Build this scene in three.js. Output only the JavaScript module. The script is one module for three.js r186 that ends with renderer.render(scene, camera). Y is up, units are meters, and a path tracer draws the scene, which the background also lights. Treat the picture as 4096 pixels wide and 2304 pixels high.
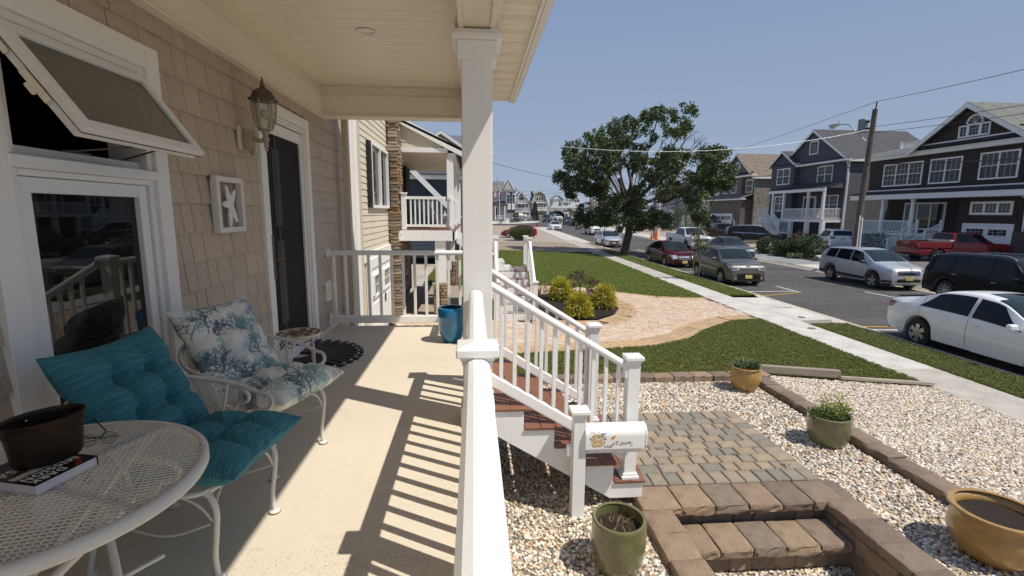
import * as THREE from 'three';
import { RoundedBoxGeometry } from 'three/addons/geometries/RoundedBoxGeometry.js';
import { MarchingCubes } from 'three/addons/objects/MarchingCubes.js';
import { mergeGeometries, toCreasedNormals } from 'three/addons/utils/BufferGeometryUtils.js';

// ---------------------------------------------------------------- camera, sky, sun, exposure
const scene = new THREE.Scene();
const camera = new THREE.PerspectiveCamera(61.28, 16 / 9, 0.05, 2000);
camera.position.set(0, 3.15, 0);
camera.rotation.set(-0.154514, -0.078814, 0.007854, 'YXZ');
scene.add(camera);

const renderer = new THREE.WebGLRenderer({ antialias: true });
renderer.toneMapping = THREE.LinearToneMapping;
renderer.toneMappingExposure = 1.06;
renderer.shadowMap.enabled = true;

{ // clear summer sky: pale at the horizon, deeper blue overhead
  const w = 256, h = 256, data = new Float32Array(w * h * 4);
  for (let j = 0; j < h; j++) {
    const el = ((j + 0.5) / h - 0.5) * Math.PI;                 // row 0 is the bottom of the sphere
    const t = Math.max(0, Math.sin(el)), k = Math.pow(t, 0.55);
    const c0 = [0.405, 0.475, 0.565], c1 = [0.095, 0.195, 0.43];
    for (let i = 0; i < w; i++) {
      const o = (j * w + i) * 4;
      for (let c = 0; c < 3; c++) data[o + c] = el < 0 ? c0[c] * 0.75 : c0[c] + (c1[c] - c0[c]) * k;
      data[o + 3] = 1;
    }
  }
  const sky = new THREE.DataTexture(data, w, h, THREE.RGBAFormat, THREE.FloatType);
  sky.mapping = THREE.EquirectangularReflectionMapping; sky.magFilter = THREE.LinearFilter; sky.minFilter = THREE.LinearFilter; sky.needsUpdate = true;
  scene.background = sky; scene.environment = sky;
  scene.backgroundIntensity = 1; scene.environmentIntensity = 1;
}
const SUN = new THREE.Vector3(0.54, 1, 0.313).normalize();
const sun = new THREE.DirectionalLight(new THREE.Color(1, 0.94, 0.84), 4.5);
sun.name = 'sun';
sun.position.copy(SUN).multiplyScalar(120).add(new THREE.Vector3(12, 0, -30)); sun.target.position.set(12, 0, -30);
sun.castShadow = true; sun.shadow.radius = 1; sun.shadow.mapSize.set(4096, 4096);
Object.assign(sun.shadow.camera, { left: -90, right: 90, top: 90, bottom: -90, near: 1, far: 320 });
scene.add(sun, sun.target);
scene.fog = new THREE.FogExp2(new THREE.Color(0.62, 0.7, 0.8), 0.00012);
// ---------------------------------------------------------------- helpers
let seed = 7;
function rnd() { seed |= 0; seed = (seed + 0x6D2B79F5) | 0; let t = Math.imul(seed ^ (seed >>> 15), 1 | seed); t = (t + Math.imul(t ^ (t >>> 7), 61 | t)) ^ t; return ((t ^ (t >>> 14)) >>> 0) / 4294967296; }
const rr = (a, b) => a + (b - a) * rnd();
const pick = (a) => a[Math.floor(rnd() * a.length)];
const reseed = (n) => { seed = n; };
const lerp = (a, b, t) => a + (b - a) * t;
const clamp = (x, a, b) => Math.min(b, Math.max(a, x));
const V = (x, y, z) => new THREE.Vector3(x, y, z);
const C = (r, g, b) => new THREE.Color().setRGB(r, g === undefined ? r : g, b === undefined ? r : b);
const PI = Math.PI;
function plin(pts, x) { // piecewise linear through sorted [x,y]
  if (x <= pts[0][0]) return pts[0][1];
  for (let i = 1; i < pts.length; i++) if (x <= pts[i][0]) { const [a, b] = pts[i - 1], [c, d] = pts[i]; return b + (d - b) * (x - a) / (c - a); }
  return pts[pts.length - 1][1];
}
// --- noise and textures
const hash = (x, y, s) => { let h = Math.imul(x, 374761393) + Math.imul(y, 668265263) + Math.imul(s, 2147483647); h = Math.imul(h ^ (h >>> 13), 1274126177); return ((h ^ (h >>> 16)) >>> 0) / 4294967296; };
function vnoise(x, y, px, py, s) {
  const xi = Math.floor(x), yi = Math.floor(y), fx = x - xi, fy = y - yi, u = fx * fx * (3 - 2 * fx), v = fy * fy * (3 - 2 * fy);
  const m = (a, n) => ((a % n) + n) % n, h = (a, b) => hash(m(a, px), m(b, py), s);
  return lerp(lerp(h(xi, yi), h(xi + 1, yi), u), lerp(h(xi, yi + 1), h(xi + 1, yi + 1), u), v);
}
function fbm(u, v, fx, fy, oct, s) { let a = 0, w = 0.5, n = 0; for (let i = 0; i < oct; i++) { a += w * vnoise(u * fx, v * fy, fx, fy, s + i); n += w; w *= 0.5; fx *= 2; fy *= 2; } return a / n; }
function tex(size, fn, { srgb = true, rep = 1, repY } = {}) { // fn(u,v) -> [r,g,b] linear 0..1 (colour) or one number (data)
  const d = new Uint8Array(size * size * 4);
  for (let j = 0; j < size; j++) for (let i = 0; i < size; i++) {
    let c = fn((i + 0.5) / size, (j + 0.5) / size); if (typeof c === 'number') c = [c, c, c];
    const o = (j * size + i) * 4;
    for (let k = 0; k < 3; k++) { const x = clamp(c[k], 0, 1); d[o + k] = 255 * (srgb ? (x <= 0.0031308 ? x * 12.92 : 1.055 * Math.pow(x, 1 / 2.4) - 0.055) : x); }
    d[o + 3] = 255;
  }
  const t = new THREE.DataTexture(d, size, size); t.wrapS = t.wrapT = THREE.RepeatWrapping; t.magFilter = THREE.LinearFilter; t.minFilter = THREE.LinearMipmapLinearFilter; t.generateMipmaps = true;
  if (srgb) t.colorSpace = THREE.SRGBColorSpace; t.repeat.set(rep, repY ?? rep); t.needsUpdate = true; return t;
}
const rept = (t, a, b) => { const c = t.clone(); c.repeat.set(a, b ?? a); c.needsUpdate = true; return c; };
function canvasTex(w, h, draw) { const c = document.createElement('canvas'); c.width = w; c.height = h; draw(c.getContext('2d'), w, h); const t = new THREE.CanvasTexture(c); t.colorSpace = THREE.SRGBColorSpace; t.wrapS = t.wrapT = THREE.RepeatWrapping; return t; }
function mat(color, roughness = 0.7, o = {}) {
  const phys = ['clearcoat', 'transmission', 'sheen', 'ior', 'specularIntensity'].some((k) => k in o);
  const m = new (phys ? THREE.MeshPhysicalMaterial : THREE.MeshStandardMaterial)({ roughness, ...o });
  if (Array.isArray(color)) m.color.setRGB(...color); else if (typeof color === 'number' && color <= 1) m.color.setRGB(color, color, color); else m.color.set(color);
  return m;
}
// --- geometry collector: pieces of one part, merged into one mesh; uv in metres from the dominant axis
function metreUV(g, flip) {
  const p = g.attributes.position, n = g.attributes.normal, uv = new Float32Array(p.count * 2);
  for (let i = 0; i < p.count; i++) {
    const ax = Math.abs(n.getX(i)), ay = Math.abs(n.getY(i)), az = Math.abs(n.getZ(i));
    let a, b; if (ay >= ax && ay >= az) { a = p.getX(i); b = p.getZ(i); } else if (ax >= az) { a = p.getZ(i); b = p.getY(i); } else { a = p.getX(i); b = p.getY(i); }
    uv[2 * i] = flip ? b : a; uv[2 * i + 1] = flip ? a : b;
  }
  g.setAttribute('uv', new THREE.BufferAttribute(uv, 2)); return g;
}
const M4 = new THREE.Matrix4(), EU = new THREE.Euler(), QT = new THREE.Quaternion();
class G {
  constructor() { this.list = []; }
  add(g, keepUV) {
    if (g.index) g = g.toNonIndexed(); if (!g.attributes.normal) g.computeVertexNormals();
    for (const k of Object.keys(g.attributes)) if (!['position', 'normal', 'uv'].includes(k)) g.deleteAttribute(k);
    if (!keepUV || !g.attributes.uv) metreUV(g); g.morphAttributes = {}; this.list.push(g); return this;
  }
  at(g, x, y, z, rx = 0, ry = 0, rz = 0, s = 1, keepUV) { g = g.clone(); g.applyMatrix4(M4.compose(V(x, y, z), QT.setFromEuler(EU.set(rx, ry, rz)), Array.isArray(s) ? V(...s) : V(s, s, s))); return this.add(g, keepUV); }
  box(x0, x1, y0, y1, z0, z1) { const g = new THREE.BoxGeometry(Math.abs(x1 - x0), Math.abs(y1 - y0), Math.abs(z1 - z0)); g.translate((x0 + x1) / 2, (y0 + y1) / 2, (z0 + z1) / 2); return this.add(g); }
  rbox(x0, x1, y0, y1, z0, z1, r = 0.006, seg = 1) { const w = Math.abs(x1 - x0), h = Math.abs(y1 - y0), d = Math.abs(z1 - z0); const g = new RoundedBoxGeometry(w, h, d, seg, Math.min(r, w / 2.1, h / 2.1, d / 2.1)); g.translate((x0 + x1) / 2, (y0 + y1) / 2, (z0 + z1) / 2); return this.add(g); }
  bar(a, b, w, h, up = V(0, 1, 0)) { // box beam from a to b, w across, h along up
    a = V(...a); b = V(...b); const d = b.clone().sub(a), L = d.length(); d.normalize(); let x = new THREE.Vector3().crossVectors(up, d); if (x.lengthSq() < 1e-6) x = V(1, 0, 0); x.normalize(); const y = new THREE.Vector3().crossVectors(d, x);
    const g = new THREE.BoxGeometry(w, h, L); g.applyMatrix4(new THREE.Matrix4().makeBasis(x, y, d).setPosition(a.add(b).multiplyScalar(0.5))); return this.add(g);
  }
  tube(pts, r, seg = 6, n, closed = false) { const c = new THREE.CatmullRomCurve3(pts.map((p) => p.isVector3 ? p : V(...p)), closed, 'centripetal'); return this.add(new THREE.TubeGeometry(c, n || Math.max(2, (pts.length - 1) * 5), r, seg, closed)); }
  cyl(x, y, z, r0, r1, h, seg = 16, rx = 0, rz = 0) { const g = new THREE.CylinderGeometry(r1, r0, h, seg); return this.at(g, x, y, z, rx, 0, rz); }
  lathe(pts, seg = 32, x = 0, y = 0, z = 0) { const g = new THREE.LatheGeometry(pts.map((p) => new THREE.Vector2(...p)), seg); g.translate(x, y, z); return this.add(g); }
  prism(pts, z0, z1, bevel = 0) { // polygon in xy, extruded from z0 to z1
    const g = new THREE.ExtrudeGeometry(new THREE.Shape(pts.map((p) => new THREE.Vector2(...p))), { depth: z1 - z0 - 2 * bevel, bevelEnabled: bevel > 0, bevelSize: bevel, bevelThickness: bevel, bevelOffset: -bevel, bevelSegments: 1, curveSegments: 6 });
    g.translate(0, 0, z0 + bevel); return this.add(g);
  }
  quad(a, b, c, d) { const g = new THREE.BufferGeometry(); g.setAttribute('position', new THREE.Float32BufferAttribute([...a, ...b, ...c, ...a, ...c, ...d], 3)); g.computeVertexNormals(); return this.add(g); }
  slab(a, b, c, d, t) { // thick quad: a,b,c,d around the top face, counter-clockwise seen from outside; t metres inward
    const P = [a, b, c, d].map((p) => V(...p)), n = new THREE.Vector3().crossVectors(P[1].clone().sub(P[0]), P[3].clone().sub(P[0])).normalize(), Q = P.map((p) => p.clone().addScaledVector(n, -t)), A = (i) => P[i].toArray(), B2 = (i) => Q[i].toArray();
    this.quad(A(0), A(1), A(2), A(3)); this.quad(B2(3), B2(2), B2(1), B2(0));
    for (let i = 0; i < 4; i++) { const j = (i + 1) % 4; this.quad(A(i), B2(i), B2(j), A(j)); } return this;
  }
  geo(crease) { let g = this.list.length === 1 ? this.list[0] : mergeGeometries(this.list, false); if (crease) g = toCreasedNormals(g, crease); return g; }
  mesh(name, m, parent, crease) { return part(name, this.geo(crease), m, parent); }
}
const names = new Map();
const numbered = (n) => { const k = names.get(n) || 0; names.set(n, k + 1); return k ? n + '_' + String(k).padStart(3, '0') : n; };
function part(name, geo, m, parent = scene, x, y, z, rx, ry, rz) {
  const o = new THREE.Mesh(geo, m); o.castShadow = o.receiveShadow = true; o.name = parent === scene ? numbered(name) : name;
  if (x !== undefined) o.position.set(x, y, z); if (rx !== undefined) o.rotation.set(rx, ry || 0, rz || 0); parent.add(o); return o;
}
function tag(o, label, category, group) { Object.assign(o.userData, { label, category }); if (group) o.userData.group = group; return o; }
function thing(name, label, category, x = 0, y = 0, z = 0, ry = 0, group) { const o = new THREE.Group(); o.name = numbered(name); scene.add(o); o.position.set(x, y, z); o.rotation.y = ry; return tag(o, label, category, group); }
function struct(o, label, category) { o.userData.kind = 'structure'; if (label) { o.userData.label = label; o.userData.category = category; } return o; }
function stuff(o) { o.userData.kind = 'stuff'; return o; }
function instances(name, geo, m, list, parent = scene) { // list of [Matrix4, Color]
  const o = new THREE.InstancedMesh(geo, m, list.length); o.name = parent === scene ? numbered(name) : name; o.castShadow = o.receiveShadow = true;
  list.forEach(([mm, c], i) => { o.setMatrixAt(i, mm); if (c) o.setColorAt(i, c); }); parent.add(o); return stuff(o);
}
function inPoly(x, z, poly) { let c = false; for (let i = 0, j = poly.length - 1; i < poly.length; j = i++) { const [xi, zi] = poly[i], [xj, zj] = poly[j]; if ((zi > z) !== (zj > z) && x < (xj - xi) * (z - zi) / (zj - zi) + xi) c = !c; } return c; }
// --- ground heights
const rise = (z) => z < -230 ? 1.4976 : Math.max(0, -z - 38) * 0.0078;
const yard = (x, z) => 0.12 + clamp(8.2 - x, 0, 8.2) * 0.04 + rise(z);
// flat polygon (x,z) draped on a height function, triangulated on a grid so that it follows the slope
function sheet(name, poly, hf, m, step = 0, parent = scene, thick = 0) {
  const shape = new THREE.Shape(poly.map(([x, z]) => new THREE.Vector2(x, -z)));
  let g = new THREE.ShapeGeometry(shape); g.rotateX(-PI / 2); g = g.toNonIndexed();
  if (step) { // split triangles until short
    let tri = [...g.attributes.position.array], out = [], guard = 0;
    while (tri.length && guard++ < 400000) {
      const t = tri.splice(tri.length - 9, 9), P = [0, 1, 2].map((k) => [t[3 * k], t[3 * k + 2]]), L = [0, 1, 2].map((k) => Math.hypot(P[k][0] - P[(k + 1) % 3][0], P[k][1] - P[(k + 1) % 3][1]));
      const k = L.indexOf(Math.max(...L)); if (L[k] <= step) { out.push(...t); continue; }
      const a = P[k], b = P[(k + 1) % 3], c = P[(k + 2) % 3], mm = [(a[0] + b[0]) / 2, (a[1] + b[1]) / 2];
      tri.push(a[0], 0, a[1], mm[0], 0, mm[1], c[0], 0, c[1], mm[0], 0, mm[1], b[0], 0, b[1], c[0], 0, c[1]);
    }
    g = new THREE.BufferGeometry(); g.setAttribute('position', new THREE.Float32BufferAttribute(out, 3));
  }
  const p = g.attributes.position; for (let i = 0; i < p.count; i++) p.setY(i, hf(p.getX(i), p.getZ(i)));
  g.deleteAttribute('uv'); g.computeVertexNormals(); metreUV(g);
  return part(name, g, m, parent);
}
// ---------------------------------------------------------------- materials
const nz = (fx, oct, s, lo, hi, fy) => (u, v) => lerp(lo, hi, fbm(u, v, fx, fy || fx, oct, s));
const tFine = tex(512, (u, v) => { const a = fbm(u, v, 64, 64, 3, 11), b = fbm(u, v, 5, 5, 4, 3); return 0.78 + 0.22 * a * 0.9 + 0.12 * (b - 0.5); });
const tGrainB = tex(512, (u, v) => fbm(u, v, 90, 6, 3, 21) * 0.7 + 0.3 * fbm(u, v, 200, 12, 2, 5), { srgb: false });
const tSpeck = tex(512, (u, v) => { const n = fbm(u, v, 128, 128, 2, 31); return clamp((n - 0.3) * 1.6, 0, 1); }, { srgb: false });
const tStone = tex(512, (u, v) => { const a = fbm(u, v, 6, 6, 4, 41), b = fbm(u, v, 110, 110, 2, 43); const t = 0.62 + 0.42 * a + 0.34 * (b - 0.5); return [t, t * (0.985 + 0.03 * a), t * (0.97 + 0.05 * a)]; });
const tStoneB = tex(512, (u, v) => 0.5 * fbm(u, v, 14, 14, 4, 47) + 0.5 * fbm(u, v, 120, 120, 2, 49), { srgb: false });
const tClean = tex(256, (u, v) => { const t = 0.965 + 0.035 * fbm(u, v, 40, 40, 2, 151) + 0.02 * (fbm(u, v, 3, 3, 3, 153) - 0.5); return [t, t, t * 0.995]; });
const tPaint = tex(512, (u, v) => { let t = 0.93 + 0.06 * fbm(u, v, 60, 60, 3, 51) + 0.06 * (fbm(u, v, 4, 4, 4, 53) - 0.5); const d = fbm(u, v, 3, 3, 3, 55), f = hash(Math.floor(u * 480), Math.floor(v * 480), 5); if (d > 0.63 && f > 0.965) t *= 0.55; return [t, t * 0.995, t * 0.985]; });
const tRoof = tex(512, (u, v) => { const row = Math.floor(v * 16), x = u * 16 + (row % 2) * 0.5, c = Math.floor(x); const t = 0.7 + 0.5 * hash(((c % 16) + 16) % 16, row, 9) * 0.8 + 0.25 * (fbm(u, v, 128, 128, 2, 61) - 0.5); const e = (v * 16 - row) < 0.12 ? 0.6 : 1; return t * e * 0.85; });
const tBark = tex(256, (u, v) => { const t = 0.45 + 0.7 * fbm(u, v, 24, 6, 4, 71); return [t, t * 0.97, t * 0.93]; });
const tWood = tex(512, (u, v) => { const w = fbm(u, v, 6, 60, 3, 81), s = fbm(u, v, 3, 140, 2, 83); const t = 0.66 + 0.35 * w + 0.18 * (s - 0.5); return [t, t * 0.97, t * 0.94]; });

const tFloor = tex(1024, (u, v) => { let t = 0.94 + 0.05 * fbm(u, v, 70, 70, 2, 161) + 0.07 * (fbm(u, v, 5, 5, 4, 163) - 0.5); const d = fbm(u, v, 6, 6, 4, 165), f = hash(Math.floor(u * 900), Math.floor(v * 900), 7), s = fbm(u, v, 9, 60, 3, 167); if (d > 0.66 && f > 0.985 - (d - 0.66) * 0.5) t *= 0.55; if (s > 0.74 && d > 0.56) t *= 0.94; return [t, t * 0.995, t * 0.98]; });
const MT = {
  white: mat([0.86, 0.855, 0.84], 0.34, { ior: 1.5, map: rept(tClean, 0.6) }),
  whiteMatte: mat([0.82, 0.81, 0.785], 0.5, { map: rept(tClean, 0.5) }),
  creamTrim: mat([0.84, 0.76, 0.63], 0.55, { map: rept(tPaint, 0.5) }),
  ceiling: mat([0.9, 0.83, 0.69], 0.45, { map: rept(tPaint, 0.35) }),
  soffit: mat([0.86, 0.8, 0.69], 0.5, { map: rept(tPaint, 0.5) }),
  floor: mat([0.665, 0.585, 0.475], 0.75, { map: rept(tFloor, 0.33), bumpMap: rept(tSpeck, 1.3), bumpScale: 0.0006 }),
  shingle: [0, 1, 2, 3].map((i) => mat([[0.54, 0.445, 0.34], [0.51, 0.42, 0.325], [0.56, 0.46, 0.355], [0.53, 0.435, 0.345]][i], 0.72, { map: rept(tFine, 0.9 + 0.1 * i), bumpMap: rept(tGrainB, 2.2, 1.1), bumpScale: 0.0012 })),
  black: mat(0.012, 0.6), dark: mat(0.03, 0.8), roomWall: mat([0.3, 0.27, 0.23], 0.9),
  glassDark: mat([0.008, 0.009, 0.009], 0.015, { ior: 1.52, specularIntensity: 1 }),
  glassThin: mat([0.78, 0.8, 0.76], 0.02, { transmission: 1, thickness: 0, ior: 1.5 }),
  screen: mat([0.02, 0.02, 0.022], 0.55),
  deckWood: [0, 1, 2].map((i) => mat([[0.235, 0.1, 0.058], [0.255, 0.112, 0.066], [0.22, 0.095, 0.055]][i], 0.6, { map: rept(tWood, 0.9, 0.9), bumpMap: rept(tGrainB, 1.5, 1.5), bumpScale: 0.0008 })),
  metalWhite: mat([0.68, 0.665, 0.625], 0.45, { map: rept(tPaint, 1.6) }),
  rust: mat([0.22, 0.1, 0.04], 0.8), bronze: mat([0.16, 0.12, 0.085], 0.45, { metalness: 0.6 }), chrome: mat(0.75, 0.12, { metalness: 1 }), alu: mat(0.55, 0.35, { metalness: 0.9 }),
  concrete: mat([0.5, 0.46, 0.4], 0.85, { map: rept(tStone, 0.5), bumpMap: rept(tStoneB, 0.8), bumpScale: 0.001 }),
  rubber: mat(0.018, 0.85), plastic: mat(0.03, 0.5),
};
// ---------------------------------------------------------------- the house whose porch we stand on (faces +x; local x runs away from the camera)
const FL = 1.6;
const house = thing('shingled_house', 'taupe shingled house with white framed window and dark screen door behind the porch', 'house', -1.93, 0, 0, PI / 2);
{
  reseed(11);
  const W0 = 2.09, W1 = 3.27, D0 = 4.63, D1 = 5.98; // window and door trim, along local x
  // wall body with openings for window and door
  const w = new G();
  w.box(-3, W0 + 0.12, FL - 1.6, 7.2, -0.22, -0.012).box(W1 - 0.12, D0 + 0.14, FL - 1.6, 7.2, -0.22, -0.012).box(D1 - 0.14, 7.95, FL - 1.6, 7.2, -0.22, -0.012);
  w.box(W0 + 0.12, W1 - 0.12, 4.02, 7.2, -0.22, -0.012).box(W0 + 0.12, W1 - 0.12, 0, 1.85, -0.22, -0.012).box(D0 + 0.14, D1 - 0.14, 4.0, 7.2, -0.22, -0.012).box(D0 + 0.14, D1 - 0.14, 0, FL, -0.22, -0.012);
  w.mesh('wall', MT.shingle[1], house);
  // dark rooms behind the window and the door
  const room = new G(); room.box(-3, 7.9, 0, 7, -4.3, -4.2).box(-3, 7.9, 4.3, 4.4, -4.2, -0.22).box(-3, 7.9, FL - 0.1, FL, -4.2, -0.22).box(7.85, 7.95, 0, 7.2, -4.3, -0.22).box(-3.1, -3, 0, 7.2, -4.3, -0.22); room.mesh('room_wall', MT.roomWall, house);
  // shingles, each its own piece
  const geos = [0.125, 0.155, 0.185, 0.215, 0.25].map((wd) => { const g = new G(); g.prism([[-0.0, 0.004], [0.0, -0.206], [0.027, -0.206], [0.005, 0.004]].map(([a, b]) => [a, b]), 0, wd - 0.008, 0.0015); const q = g.geo(); q.rotateY(-PI / 2); q.translate(wd, 0, 0); q.scale(1, 1, 1); q.computeBoundingBox(); return metreUV(q, true) && [q, wd]; });
  for (let k = 0; k < 14; k++) {
    const yTop = FL + (k + 1) * 0.2; if (yTop - 0.2 > 4.3) break;
    const spans = (yTop - 0.1 < 4.08 ? [[1.35, W0]] : [[1.35, W1]]).concat(yTop - 0.1 < 4.08 ? [[W1, yTop - 0.1 < 4.14 ? D0 : 7.9]] : [[W1, yTop - 0.1 < 4.14 ? D0 : 7.9]]).concat(yTop - 0.1 < 4.14 ? [[D1, 7.9]] : []);
    for (const [a, b] of spans) {
      let x = a - rr(0, 0.05);
      while (x < b - 0.02) {
        const [g, wd] = pick(geos); const end = Math.min(x + wd, b + 0.02), sx = (end - x) / wd;
        const s = part('shingle', g, pick(MT.shingle), house, x, yTop, -0.012 + rr(0, 0.002)); s.scale.x = sx; if (yTop > 4.34) s.scale.y = (4.34 - yTop + 0.2) / 0.2, s.position.y = 4.34;
        x = end;
      }
    }
  }
  // window trim, sill, mullion rail
  const tr = new G();
  tr.rbox(W0, W0 + 0.12, 1.75, 4.09, -0.03, 0.035, 0.004).rbox(W1 - 0.12, W1 - 0.0, 1.75, 4.09, -0.03, 0.035, 0.004).rbox(W0 + 0.12, W1 - 0.12, 3.96, 4.09, -0.03, 0.033, 0.004).rbox(W0 + 0.12, W1 - 0.12, 1.75, 1.87, -0.03, 0.05, 0.004);
  tr.mesh('window_trim', MT.whiteMatte, house);
  const jb = new G(); jb.rbox(W0 + 0.12, W0 + 0.165, 1.87, 3.96, -0.2, 0.012, 0.003).rbox(W1 - 0.165, W1 - 0.12, 1.87, 3.96, -0.2, 0.012, 0.003).rbox(W0 + 0.165, W1 - 0.165, 3.92, 3.96, -0.2, 0.01, 0.003).rbox(W0 + 0.1, W1 - 0.1, 3.32, 3.375, -0.2, 0.045, 0.006).rbox(W0 + 0.165, W1 - 0.165, 3.375, 3.42, -0.18, -0.03, 0.004).rbox(W0 + 0.165, W1 - 0.165, 3.29, 3.32, -0.16, 0.014, 0.004);
  jb.mesh('window_frame', MT.whiteMatte, house);
  // lower fixed sash
  const ls = new G(); const a = W0 + 0.17, b = W1 - 0.17, y0 = 1.87, y1 = 3.288;
  ls.rbox(a, a + 0.07, y0, y1, -0.06, -0.004, 0.006).rbox(b - 0.07, b, y0, y1, -0.06, -0.004, 0.006).rbox(a + 0.07, b - 0.07, y1 - 0.07, y1, -0.058, -0.006, 0.006).rbox(a + 0.07, b - 0.07, y0, y0 + 0.07, -0.058, -0.006, 0.006);
  const lsm = ls.mesh('window_sash', MT.whiteMatte, house);
  new G().box(a + 0.06, b - 0.06, y0 + 0.06, y1 - 0.06, -0.045, -0.035).mesh('pane', MT.glassDark, lsm);
  // awning sash, hinged at its top and swung outward
  const aw = new THREE.Group(); aw.name = 'awning_sash'; aw.position.set(0, 3.9, 0.012); aw.rotation.x = -0.62; house.add(aw);
  const A = W0 + 0.13, Bx = W1 - 0.15, hh = 0.53;
  const sf = new G(); sf.rbox(A, A + 0.055, -hh, 0, -0.01, 0.022, 0.004).rbox(Bx - 0.055, Bx, -hh, 0, -0.01, 0.022, 0.004).rbox(A + 0.055, Bx - 0.055, -0.055, 0, -0.01, 0.0215, 0.004).rbox(A + 0.055, Bx - 0.055, -hh, -hh + 0.055, -0.01, 0.0215, 0.004);
  sf.rbox(A + 0.012, A + 0.045, -hh + 0.012, -0.012, -0.05, -0.013, 0.003).rbox(Bx - 0.045, Bx - 0.012, -hh + 0.012, -0.012, -0.05, -0.013, 0.003).rbox(A + 0.045, Bx - 0.045, -hh + 0.012, -hh + 0.045, -0.05, -0.013, 0.003);
  const sfm = sf.mesh('sash_frame', MT.whiteMatte, aw);
  new G().box(A + 0.05, Bx - 0.05, -hh + 0.05, -0.05, 0.0, 0.006).mesh('pane', mat([0.3, 0.31, 0.28], 0.03, { transmission: 0.75, thickness: 0, ior: 1.5 }), aw);
  const gk = new G(); gk.box(A + 0.004, Bx - 0.004, -hh - 0.001, -hh + 0.006, -0.013, -0.01).box(A + 0.002, A + 0.008, -hh, 0, -0.013, -0.01); gk.mesh('gasket', MT.rubber, aw);
  new G().rbox(A - 0.006, A + 0.006, -0.37, -0.22, -0.045, -0.015, 0.003).rbox(A - 0.012, A + 0.004, -0.32, -0.27, -0.06, -0.04, 0.003).rbox(A - 0.004, A + 0.006, -0.14, -0.06, -0.045, -0.02, 0.003).mesh('hinge', MT.creamTrim, aw);
  // scissor arms from the sill to the sash
  const ax = Math.cos(-0.62), az = -Math.sin(-0.62);
  const yb = 3.9 - hh * ax + 0.03, zb = 0.012 + hh * az - 0.03;
  const arm = new G(); arm.bar([2.62, 3.425, -0.07], [2.86, yb, zb], 0.014, 0.006).bar([3.02, 3.425, -0.07], [2.88, yb - 0.006, zb], 0.014, 0.006).box(2.6, 2.78, 3.42, 3.435, -0.09, -0.06); arm.mesh('stay_arm', MT.bronze, house);
  // door: wide casing, screen door
  const dt = new G();
  dt.rbox(D0, D0 + 0.11, FL, 4.165, -0.03, 0.04, 0.004).rbox(D1 - 0.11, D1, FL, 4.165, -0.03, 0.04, 0.004).rbox(D0 + 0.11, D1 - 0.11, 4.055, 4.165, -0.03, 0.038, 0.004);
  dt.rbox(D0 + 0.11, D1 - 0.11, 4.02, 4.05, -0.03, 0.028, 0.003).rbox(D0 + 0.11, D1 - 0.11, 4.0, 4.018, -0.03, 0.02, 0.003);
  dt.rbox(D0 + 0.11, D0 + 0.14, FL, 4.0, -0.2, 0.02, 0.004).rbox(D1 - 0.14, D1 - 0.11, FL, 4.0, -0.2, 0.02, 0.004);
  dt.mesh('door_trim', MT.whiteMatte, house);
  const da = D0 + 0.145, db = D1 - 0.145;
  const dr = new G(); dr.rbox(da, da + 0.085, FL + 0.03, 3.99, -0.05, 0.0, 0.005).rbox(db - 0.06, db, FL + 0.03, 3.99, -0.05, 0.0, 0.005).rbox(da + 0.085, db - 0.06, 3.88, 3.99, -0.05, -0.002, 0.005).rbox(da + 0.085, db - 0.06, FL + 0.03, FL + 0.15, -0.05, -0.002, 0.005).rbox(da, da + 0.03, FL + 0.03, 3.99, 0.002, 0.014, 0.003).rbox(da, db, FL, FL + 0.028, -0.15, 0.03, 0.004);
  const door = dr.mesh('screen_door', MT.whiteMatte, house);
  new G().box(da + 0.08, db - 0.055, FL + 0.14, 3.885, -0.03, -0.024).mesh('screen', mat([0.016, 0.015, 0.015], 0.7, { specularIntensity: 0.4 }), door);
  const pn = new G(); for (const [p, q] of [[2.0, 2.85], [3.0, 3.75]]) pn.rbox(da + 0.24, da + 0.42, p, q, -0.022, -0.019, 0.002); pn.box(da + 0.3, da + 0.34, FL + 0.16, 3.86, -0.019, -0.017).mesh('inner_panel', mat([0.02, 0.02, 0.021], 0.5), door);
  const hd = new G(); hd.rbox(da + 0.02, da + 0.055, 2.48, 2.92, 0.014, 0.026, 0.006).tube([[da + 0.038, 2.68, 0.026], [da + 0.05, 2.685, 0.06], [da + 0.11, 2.69, 0.065], [da + 0.16, 2.68, 0.06], [da + 0.18, 2.695, 0.06]], 0.009, 8).cyl(da + 0.038, 2.56, 0.03, 0.012, 0.012, 0.02, 10, PI / 2); hd.mesh('door_handle', MT.bronze, door);
  // frieze board along the wall under the ceiling, and corner board
  const fr = new G(); fr.rbox(-3, 6.56, 4.33, 4.585, -0.02, 0.05, 0.004).rbox(-3, 6.56, 4.585, 4.7, -0.02, 0.035, 0.004).rbox(-3, 6.62, 4.315, 4.33, -0.02, 0.075, 0.003); fr.mesh('frieze_board', MT.creamTrim, house);
  new G().rbox(7.9, 7.99, 0.1, 7.2, -0.1, 0.035, 0.004).mesh('corner_board', MT.whiteMatte, house);
  const vt = new G(); vt.rbox(6.38, 6.6, 1.98, 2.24, 0.006, 0.03, 0.004); const vm = vt.mesh('wall_vent', MT.whiteMatte, house); new G().rbox(6.42, 6.56, 2.02, 2.2, 0.03, 0.036, 0.002).mesh('vent_flap', MT.creamTrim, vm);
  new G().rbox(1.0, 4.63, FL, FL + 0.012, 0.0, 0.04, 0.003).rbox(5.98, 6.7, FL, FL + 0.03, 0.0, 0.05, 0.003).mesh('base_board', MT.creamTrim, house);
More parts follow.
